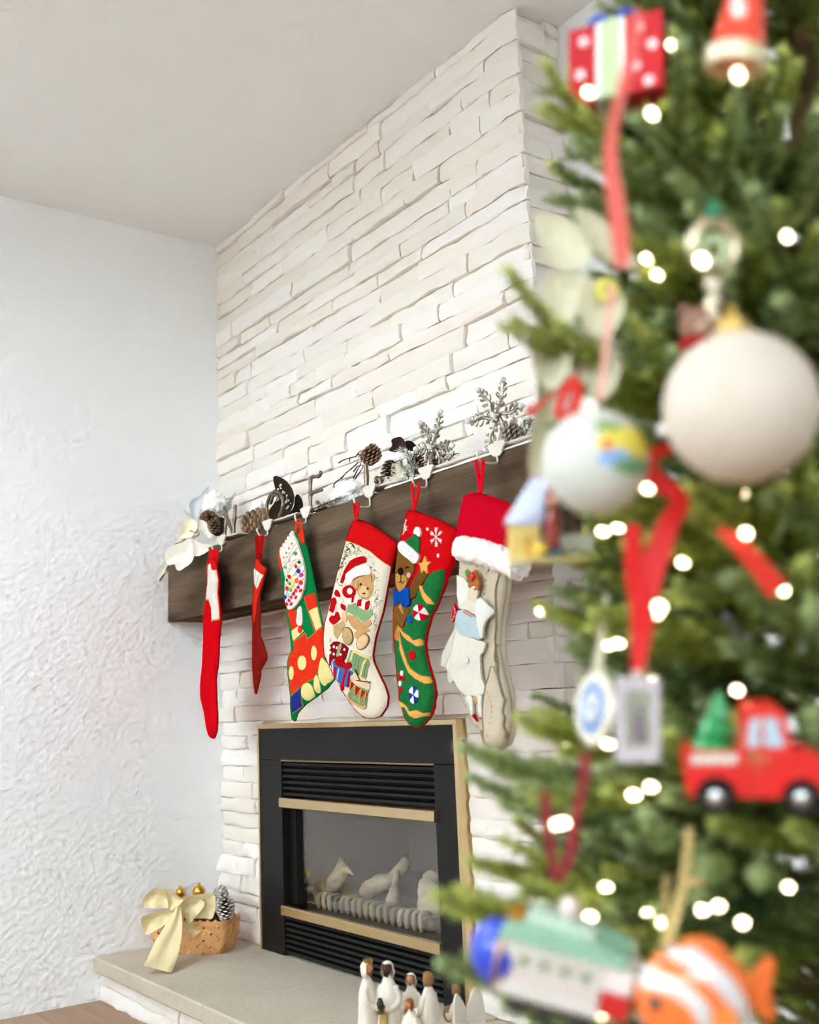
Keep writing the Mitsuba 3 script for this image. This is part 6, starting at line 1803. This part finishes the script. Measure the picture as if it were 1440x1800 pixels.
# 7 blue plate seen nearly edge-on
k = thing('plate_ornament', 'blue and cream disc ornament hanging edge-on left of the picture frame', 'ornament')
dp = .86; rr = pxm(dp)
c = od((1045, 1245), dp)
ax_ = -RIGHT * 0.90 + VIEW * 0.30 - DOWN * 0.15
add(k + '__rim', place(lathe([(46 * rr, -5 * rr), (62 * rr, -6 * rr), (68 * rr, 0), (62 * rr, 6 * rr), (46 * rr, 5 * rr), (46 * rr, -5 * rr)], 40), c, ax_), 'mat_gloss', col=(222, 216, 200), smooth=40)
add(k + '__disc', place(lathe([(0.0002, -3 * rr), (48 * rr, -3 * rr), (48 * rr, 4 * rr), (0.0002, 4 * rr)], 36), c, ax_), 'mat_gloss', col=(116, 146, 186), smooth=30)
for i in range(8):
    a_ = i * math.pi / 4
    b = ax_ / np.linalg.norm(ax_); u = np.cross(b, UP); u /= np.linalg.norm(u); w = np.cross(b, u)
    add(k + '__flower_petal', ball(c + b * 4.4 * rr + (u * math.cos(a_) + w * math.sin(a_)) * 18 * rr, 9 * rr, 2, (1, 1, 1)).apply_transform(np.eye(4)), 'mat_gloss', col=(212, 216, 222), smooth=True)
band(k, 'cord', [(1066, 1045), (1060, 1090), (1056, 1130), (1050, 1180)], [10, 12, 16, 22], dp, (206, 204, 178))
# 8 red truck with a green tree
k = thing('truck_ornament', 'glossy red pickup truck ornament carrying a green fir tree', 'ornament')
dp = .78; rr = pxm(dp)
o8 = od((1285, 1330), dp)
X8 = (RIGHT * 0.985 + DOWN * -0.03 + VIEW * 0.17); X8 /= np.linalg.norm(X8)
Y8 = -DOWN; Z8 = np.cross(X8, Y8); Z8 = Z8 if Z8 @ VIEW > 0 else -Z8
def p8(x, y, z): return o8 + (X8 * x + Y8 * y + Z8 * z) * rr
def ext8(pts, z0_, z1_, bev=0):
    m = trimesh.creation.extrude_polygon(sg.Polygon(pts).buffer(4).buffer(-4) if bev else sg.Polygon(pts), z1_ - z0_)
    v = m.vertices
    m = trimesh.Trimesh(np.array([p8(a, b, c_ + z0_) for a, b, c_ in v]), m.faces, process=False); m.fix_normals()
    return m
TRK = (206, 22, 26)
arch = lambda cx, R_: [(cx + R_ * math.cos(t), -62 + R_ * math.sin(t)) for t in np.linspace(math.pi, 0, 12)]
add(k + '__body', ext8([(-78, -52), (-84, 0), (-80, 20), (40, 18), (48, 22), (130, 18), (150, 6), (156, -20), (154, -58)] + arch(112, 34)[::-1] + arch(-30, 36)[::-1] + [(-74, -60)], -40, 40, 1), 'mat_gloss', col=TRK, smooth=30)
add(k + '__side_stripe', ext8([(-74, -6), (-72, 14), (8, 16), (6, -4)], 40, 43), 'mat_gloss', col=(228, 216, 208), smooth=30)
add(k + '__cab', ext8([(8, 16), (16, 84), (26, 94), (72, 94), (84, 84), (98, 20)], -36, 36, 1), 'mat_gloss', col=(214, 40, 36), smooth=30)
add(k + '__window', ext8([(20, 24), (26, 74), (44, 78), (44, 24)], 36, 38), 'mat_gloss', col=(186, 208, 224))
add(k + '__window', ext8([(50, 24), (50, 78), (72, 76), (86, 24)], 36, 38), 'mat_gloss', col=(186, 208, 224))
add(k + '__mudguard', ext8([(cx, cy_) for cx, cy_ in [(-30 + 46 * math.cos(t), -60 + 46 * math.sin(t)) for t in np.linspace(0, math.pi, 14)] + [(-30 + 36 * math.cos(t), -60 + 36 * math.sin(t)) for t in np.linspace(math.pi, 0, 14)]], 36, 48), 'mat_gloss', col=TRK, smooth=30)
add(k + '__mudguard', ext8([(cx, cy_) for cx, cy_ in [(112 + 44 * math.cos(t), -60 + 44 * math.sin(t)) for t in np.linspace(0, math.pi, 14)] + [(112 + 34 * math.cos(t), -60 + 34 * math.sin(t)) for t in np.linspace(math.pi, 0, 14)]], 36, 48), 'mat_gloss', col=TRK, smooth=30)
for cx in (-30, 112):
    for z_ in (24, -40):
        w_ = add(k + '__wheel', place(lathe([(0.0002, 0), (26 * rr, 0), (30 * rr, 4 * rr), (30 * rr, 14 * rr), (26 * rr, 18 * rr), (0.0002, 18 * rr)], 24), p8(cx, -62, z_), Z8), 'mat_satin', col=(26, 26, 28), smooth=40)
        if z_ > 0:
            add(w_ + '__hub', place(lathe([(0.0002, 5 * rr), (10 * rr, 3 * rr), (14 * rr, 0), (0.0002, 0)], 18), p8(cx, -62, 42), Z8), 'mat_metal', col=(206, 206, 206), smooth=40)
k2 = thing('toy_fir_ornament', 'small smooth green fir tree standing in the bed of the red truck', 'ornament')
for i, (h0, h1, R_) in enumerate(((14, 62, 40), (44, 90, 32), (72, 118, 22))):
    add(k2 + '__tier', place(lathe([(0.0002, 0), (R_ * rr, 2 * rr), (R_ * 0.6 * rr, (h1 - h0) * 0.5 * rr), (0.0002, (h1 - h0) * rr)], 18), p8(-32 + i * 6, h0, 0), Y8), 'mat_gloss', col=(20, 138, 72), smooth=50)
# 9 trolley car
k = thing('trolley_ornament', 'white tram ornament with green roof, blue front lamp and red end', 'ornament')
dp = .76; rr = pxm(dp)
o9 = od((985, 1700), dp)
X9 = RIGHT * 0.93 + DOWN * 0.14 + VIEW * 0.32; X9 /= np.linalg.norm(X9)
Y9 = -DOWN + X9 * (DOWN @ X9); Y9 /= np.linalg.norm(Y9)
Z9 = np.cross(X9, Y9); Z9 = Z9 if Z9 @ VIEW > 0 else -Z9
def p9(x, y, z): return o9 + (X9 * x + Y9 * y + Z9 * z) * rr
def ext9(pts, z0_, z1_, rnd=5):
    m = trimesh.creation.extrude_polygon(sg.Polygon(pts).buffer(-rnd).buffer(rnd) if rnd else sg.Polygon(pts), z1_ - z0_)
    m = trimesh.Trimesh(np.array([p9(a, b, c_ + z0_) for a, b, c_ in m.vertices]), m.faces, process=False); m.fix_normals()
    return m
def bx9(x0, x1, y0_, y1_, z0_, z1_): return hull([p9(x, y, z) for x in (x0, x1) for y in (y0_, y1_) for z in (z0_, z1_)])
add(k + '__body', ext9([(-106, -56), (-110, 44), (78, 46), (78, -52)], -44, 44), 'mat_gloss', col=(210, 206, 200), smooth=40)
add(k + '__rear_end', ext9([(74, -46), (74, 0), (128, 0), (128, -46)], -38, 38, 8), 'mat_gloss', col=(190, 16, 26), smooth=40)
add(k + '__rear_cabin', ext9([(74, -2), (74, 48), (130, 46), (130, -2)], -40, 40, 8), 'mat_gloss', col=(230, 222, 220), smooth=40)
add(k + '__roof', ext9([(-116, 44), (-100, 62), (-60, 78), (60, 74), (112, 62), (130, 46)], -50, 50, 6), 'mat_gloss', col=(136, 180, 156), smooth=40)
add(k + '__clerestory', ext9([(-70, 72), (-66, 92), (50, 88), (58, 70)], -24, 24, 5), 'mat_gloss', col=(176, 200, 184), smooth=40)
for i in range(5):
    x = -58 + i * 24
    add(k + '__vent_window', bx9(x, x + 14, 75, 85, 24, 26), 'mat_gloss', col=(222, 220, 206))
for i in range(4):
    x = -70 + i * 36
    w_ = add(k + '__window', bx9(x, x + 26, 2, 34, 44, 46), 'mat_gloss', col=(196, 196, 176))
    add(w_ + '__passenger', ball(p9(x + 13, 14, 46), 8 * rr, 1, (1, 1, 1)), 'mat_gloss', col=(120, 124, 120), smooth=True)
add(k + '__side_band', bx9(-104, 76, -18, -12, 44, 46), 'mat_gloss', col=(206, 186, 180))
add(k + '__front_ball', place(ball((0, 0, 0), 1.0, 4, (44 * rr, 58 * rr, 58 * rr)), p9(-112, -4, 0), (0, 0, 1)).apply_transform(np.eye(4)), 'mat_gloss', col=(22, 62, 186), smooth=True)
add(k + '__front_rim', place(trimesh.creation.torus(57 * rr, 4 * rr, 30, 10), p9(-103, -4, 0), X9), 'mat_metal', col=(206, 160, 80), smooth=True)
add(k + '__roof_lamp', place(lathe([(0.0002, 0), (20 * rr, 0), (22 * rr, 8 * rr), (12 * rr, 16 * rr), (0.0002, 18 * rr)], 16), p9(-84, 72, 6), Y9), 'mat_metal', col=(216, 150, 56), smooth=40)
add(k + '__undercarriage', bx9(-80, 70, -70, -56, -30, 30), 'mat_satin', col=(40, 44, 48))
for x in (-60, -10, 45):
    add(k + '__wheel', place(lathe([(0.0002, 0), (16 * rr, 0), (16 * rr, 8 * rr), (0.0002, 9 * rr)], 18), p9(x, -70, 32), Z9), 'mat_metal', col=(90, 92, 96), smooth=40)
add(k + '__finial', ball(p9(2, 108, 0), 19 * rr, 3, (1, 1, 1.1)), 'mat_gloss', col=(222, 206, 200), smooth=True)
band(k, 'ribbon', T5((430, 110), (440, 250), (462, 420), (480, 520), (530, 500)), [16, 16, 16, 18, 16], .78, (126, 22, 44))
band(k, 'ribbon', [(1030, 1325), (1026, 1370), (1012, 1440), (1000, 1510), (985, 1538)], [18, 16, 14, 16, 16], .785, (140, 26, 50))
# 10 striped fish
k = thing('fish_ornament', 'orange and white banded glass fish ornament at the bottom right of the tree', 'ornament')
dp = .72; rr = pxm(dp)
c = od((1222, 1752), dp)
m = ball((0, 0, 0), 1.0, 5)
v = m.vertices
lx, ly, lz = v @ RIGHT, v @ DOWN, v @ VIEW
col = np.tile(lin((236, 118, 52)), (len(v), 1))
q = ly + 0.35 * lx * lx
band1 = (np.abs(lx + 0.15 + 0.75 * ly * (ly > -0.5) * 0 - 0.42 * np.sqrt(np.clip(1 - (ly - 0.1) ** 2, 0, 1)) * 0.0) < 0)
b1 = np.abs(np.sqrt((lx + 0.75) ** 2 + (ly - 0.35) ** 2) - 0.80) < 0.15
b2 = np.abs(np.sqrt((lx + 0.90) ** 2 + (ly - 0.55) ** 2) - 1.62) < 0.17
e1 = (np.abs(np.sqrt((lx + 0.75) ** 2 + (ly - 0.35) ** 2) - 0.80) < 0.19) & ~b1
col[e1] = lin((236, 150, 40))
col[b1 | b2] = lin((234, 230, 232))
m.vertices = c + (lx * 104)[:, None] * RIGHT * rr + (ly * 92)[:, None] * DOWN * rr + (lz * 62)[:, None] * VIEW * rr
add(k + '__body', m, 'mat_gloss', smooth=True, vcol=col)
def fin(nm, pts, z, cc):
    p = smooth_curve(np.array(pts, float), 4, True)
    mm = trimesh.creation.extrude_polygon(sg.Polygon(p).buffer(0), 8)
    V = np.array([c + (RIGHT * a + DOWN * b + VIEW * (w - 4 + z)) * rr for a, b, w in mm.vertices])
    mm = trimesh.Trimesh(V, mm.faces, process=False); mm.fix_normals()
    add(k + '__' + nm, mm, 'mat_gloss', col=cc, smooth=40)
fin('tail_fin', [(92, -18), (118, -62), (140, -66), (132, -10), (138, 40), (112, 30)], 0, (234, 112, 46))
fin('top_fin', [(-40, -78), (-10, -104), (36, -100), (60, -70), (10, -74)], 0, (236, 128, 60))
fin('side_fin', [(10, 10), (46, -8), (58, 26), (30, 44)], 58, (238, 140, 66))
add(k + '__eye', ball(c + (-RIGHT * 78 + DOWN * -6 + VIEW * 38) * rr, 12 * rr, 2), 'mat_gloss', col=(30, 28, 40), smooth=True)
band(k, 'ribbon', [(1212, 1455), (1208, 1500), (1200, 1560), (1186, 1615), (1170, 1660)], [14, 16, 17, 18, 20], .74, (206, 184, 122))
band(k, 'ribbon', [(1172, 1540), (1170, 1580), (1172, 1640)], [10, 12, 12], .76, (186, 166, 108))
band(k, 'ribbon', [(1202, 1552), (1220, 1550), (1238, 1552)], [12, 14, 10], .735, (206, 180, 122))
# 11 gift box
k = thing('gift_box_ornament', 'red gift box ornament with white dots, pale green band and blue bow', 'ornament')
dp = .98; rr = pxm(dp)
o11 = od((1084, 108), dp)
XB = RIGHT * 0.95 + VIEW * 0.28 - DOWN * 0.12; XB /= np.linalg.norm(XB)
YB = -DOWN; ZB = np.cross(XB, YB); ZB = ZB if ZB @ VIEW > 0 else -ZB
def pb(x, y, z): return o11 + (XB * x + YB * y + ZB * z) * rr
def bxb(x0, x1, y0_, y1_, z0_, z1_): return hull([pb(x, y, z) for x in (x0, x1) for y in (y0_, y1_) for z in (z0_, z1_)])
add(k + '__box', bxb(-76, 82, -84, 46, -70, 60), 'mat_satin', col=(186, 18, 32))
add(k + '__band', bxb(-30, 20, -85, 48, -71, 61.5), 'mat_satin', col=(226, 228, 222))
add(k + '__band_stripe', bxb(-20, 10, -85.5, 48.5, -71.5, 62.5), 'mat_satin', col=(186, 206, 158))
for x, y in ((-50, 22), (-56, -34), (-42, -70), (44, 24), (66, -10), (38, -40), (60, -70)):
    add(k + '__dot', place(lathe([(0.0002, 1.5 * rr), (9 * rr, 1.2 * rr), (10 * rr, 0), (0.0002, 0)], 12), pb(x, y, 60), ZB), 'mat_satin', col=(230, 200, 204), smooth=40)
for sx in (-1, 1):
    add(k + '__bow_loop', place(trimesh.creation.torus(17 * rr, 7 * rr, 20, 8), pb(-4 + sx * 26, 62, 10), ZB + sx * 0.6 * XB), 'mat_satin', col=(56, 84, 176), smooth=True)
add(k + '__bow_knot', ball(pb(-4, 56, 12), 11 * rr, 2), 'mat_satin', col=(46, 72, 160), smooth=True)
# 12 red bell at the top right
k = thing('bell_ornament', 'red ornament with a white patch and cream rim at the top right', 'ornament')
dp = .74; rr = pxm(dp)
c = od((1305, 30), dp)
add(k + '__bell', place(lathe([(0.0002, 70 * rr), (14 * rr, 66 * rr), (30 * rr, 40 * rr), (38 * rr, -10 * rr), (46 * rr, -58 * rr), (52 * rr, -66 * rr), (40 * rr, -66 * rr), (0.0002, -60 * rr)], 30), c, -DOWN + 0.15 * RIGHT), 'mat_gloss', col=(222, 66, 40), smooth=50)
add(k + '__rim', place(lathe([(44 * rr, -94 * rr), (52 * rr, -92 * rr), (55 * rr, -64 * rr), (44 * rr, -62 * rr), (44 * rr, -94 * rr)], 30), c, -DOWN + 0.15 * RIGHT), 'mat_gloss', col=(206, 198, 160), smooth=40)
add(k + '__patch', place(ball((0, 0, 0), 1.0, 3, (1, 1, 1)), c + (-RIGHT * 12 + DOWN * 2 + VIEW * 27) * rr, VIEW, scale=1.0).apply_transform(np.eye(4)) if False else ball(c + (-RIGHT * 12 + DOWN * 0 + VIEW * 24) * rr, 16 * rr, 3, (1, 1, 1.9)), 'mat_gloss', col=(232, 214, 208), smooth=True)
# 13 long pale red satin ribbon
k = thing('ribbon', 'long pale red satin ribbon hanging down the left side of the tree', 'ribbon')
band(k, 'tail', [(1122, 18), (1116, 60), (1108, 110), (1090, 170), (1076, 230), (1074, 290), (1082, 350), (1090, 410), (1094, 470)], [16, 20, 22, 18, 18, 24, 28, 30, 24], .70, (214, 92, 84))
band(k, 'tail', [(1076, 300), (1074, 350), (1078, 410), (1084, 460)], [8, 10, 10, 8], .72, (222, 120, 108))
# 14 cream cloth flower
k = thing('fabric_flower', 'large cream fabric poinsettia tucked into the left side of the tree', 'artificial flower')
o = od((1020, 540), .91)
st = Cloth(k, o, facing(o), [(1017, 537), (1023, 537), (1023, 543), (1017, 543)], T=0.001, R=0.004, seed=61)
CF = (222, 218, 190)
for q, lf, cu in ((T2((195, 120), (330, 130), (470, 200), (520, 350), (430, 430), (280, 400), (230, 280)), 0.0, 0.012), (T2((410, 110), (540, 140), (700, 300), (780, 420), (640, 420), (520, 330)), 0.006, 0.012), (T2((240, 480), (380, 440), (500, 480), (480, 620), (340, 760), (250, 700)), 0.004, 0.012),
                  (T2((480, 520), (620, 520), (700, 640), (620, 820), (500, 800), (440, 660)), 0.010, 0.012), (T2((200, 760), (340, 720), (420, 860), (320, 1100), (220, 1040), (180, 900)), 0.0, 0.012), (T2((440, 820), (600, 780), (680, 950), (600, 1130), (480, 1060)), -0.004, 0.010)):
    petal(st, 'petal', q, CF, lf, cu, wave=0.014)
for i in range(9):
    u = st.uv(T2((600 + 40 * math.cos(i * 2.4), 560 + 40 * math.sin(i * 2.4))))
    add(k + '__stamen', ball(st.world(u, np.array([0.02]))[0], 0.005, 1), 'mat_satin', col=(206, 200, 96), smooth=True)
k = thing('fabric_flower', 'cream fabric petals hanging just above the mantel end beside the white ball', 'artificial flower')
o = od((945, 760), .96)
st = Cloth(k, o, facing(o), [(942, 757), (948, 757), (948, 763), (942, 763)], T=0.001, R=0.004, seed=63)
petal(st, 'petal', [(944, 640), (985, 620), (990, 720), (985, 830), (950, 850), (930, 835), (932, 780), (946, 700)], CF, 0.0, 0.010, wave=0.01)
# 15 small ornaments
k = thing('snowman_ornament', 'tiny white pompom ornament with black band above the red ribbon', 'ornament')
dp = .84; rr = pxm(dp)
c = od((1170, 756), dp)
m = ball((0, 0, 0), 15 * rr, 3); m.vertices *= (0.85 + 0.35 * meshkit.fbm(m.vertices / rr * 0.3, 3, 2))[:, None]; m.apply_translation(c)
add(k + '__pompom', m, 'mat_cloth', col=(232, 230, 230), smooth=True)
add(k + '__band', place(lathe([(0.0002, -5 * rr), (12 * rr, -5 * rr), (13 * rr, 4 * rr), (0.0002, 5 * rr)], 16), c + DOWN * 19 * rr, DOWN), 'mat_cloth', col=(24, 24, 26), smooth=40)
k = thing('plush_ornament', 'dusty brown plush bear ornament with red scarf above the pearl ball', 'ornament')
dp = .86; rr = pxm(dp)
c = od((1228, 572), dp)
add(k + '__head', ball(c, 34 * rr, 3, (1, 0.95, 0.95)), 'mat_cloth', col=(150, 116, 100), smooth=True)
for sx in (-1, 1):
    add(k + '__ear', ball(c + (RIGHT * sx * 24 - DOWN * 26) * rr, 12 * rr, 2), 'mat_cloth', col=(140, 104, 90), smooth=True)
add(k + '__muzzle', ball(c + (VIEW * 28 + DOWN * 8) * rr, 14 * rr, 2), 'mat_cloth', col=(186, 156, 136), smooth=True)
add(k + '__scarf', place(trimesh.creation.torus(26 * rr, 9 * rr, 24, 10), c + DOWN * 34 * rr, DOWN + 0.2 * VIEW), 'mat_cloth', col=(170, 30, 36), smooth=True)
add(k + '__body', ball(c + DOWN * 62 * rr, 36 * rr, 3, (1, 0.9, 1)), 'mat_cloth', col=(146, 112, 96), smooth=True)
k = thing('ribbon', 'short bright red ribbon tail at the right edge below the pearl ball', 'ribbon')
band(k, 'tail', [(1262, 930), (1290, 950), (1325, 985), (1370, 1040)], [16, 26, 34, 40], .76, (206, 48, 34))
k = thing('crystal_ornament', 'small clear faceted glass drop ornament right of the wide red ribbon', 'ornament')
dp = .86; rr = pxm(dp)
for i, (x, y, s_) in enumerate(((1282, 1088, 13), (1300, 1098, 12), (1290, 1110, 10), (1312, 1118, 11))):
    add(k + '__drop', ball(od((x, y), dp), s_ * rr, 1), 'mat_gloss', col=(214, 222, 230))

# ------------------------------------------------------------------ groups of alike things
GROUPS = {'christmas_stocking': 'stockings hung along the mantel', 'stocking_holder': 'stocking holders on the mantel', 'snow_tuft': 'snow tufts on the mantel', 'magnolia_leaf': 'dark leaves on the mantel',
          'fir_sprig': 'frosted sprigs on the mantel', 'gold_bauble': 'gold baubles in the basket', 'nativity_figurine': 'nativity figurines on the hearth', 'bauble_ornament': 'ball ornaments on the tree', 'ribbon': 'ribbons on the tree'}
for k, d in labels.items():
    base = k[:-4] if k[-4:-3] == '_' and k[-3:].isdigit() else k
    if base in GROUPS: d['group'] = GROUPS[base]
    if base == 'pine_cone': d['group'] = 'pine cones in the basket' if 'basket' in d['label'] else 'pine cones on the mantel'
    if base == 'fabric_flower': d['group'] = 'fabric flowers on the mantel' if d['label'].split()[0] in ('large', 'cream') and 'tree' not in d['label'] and 'ball' not in d['label'] else 'fabric flowers on the tree'
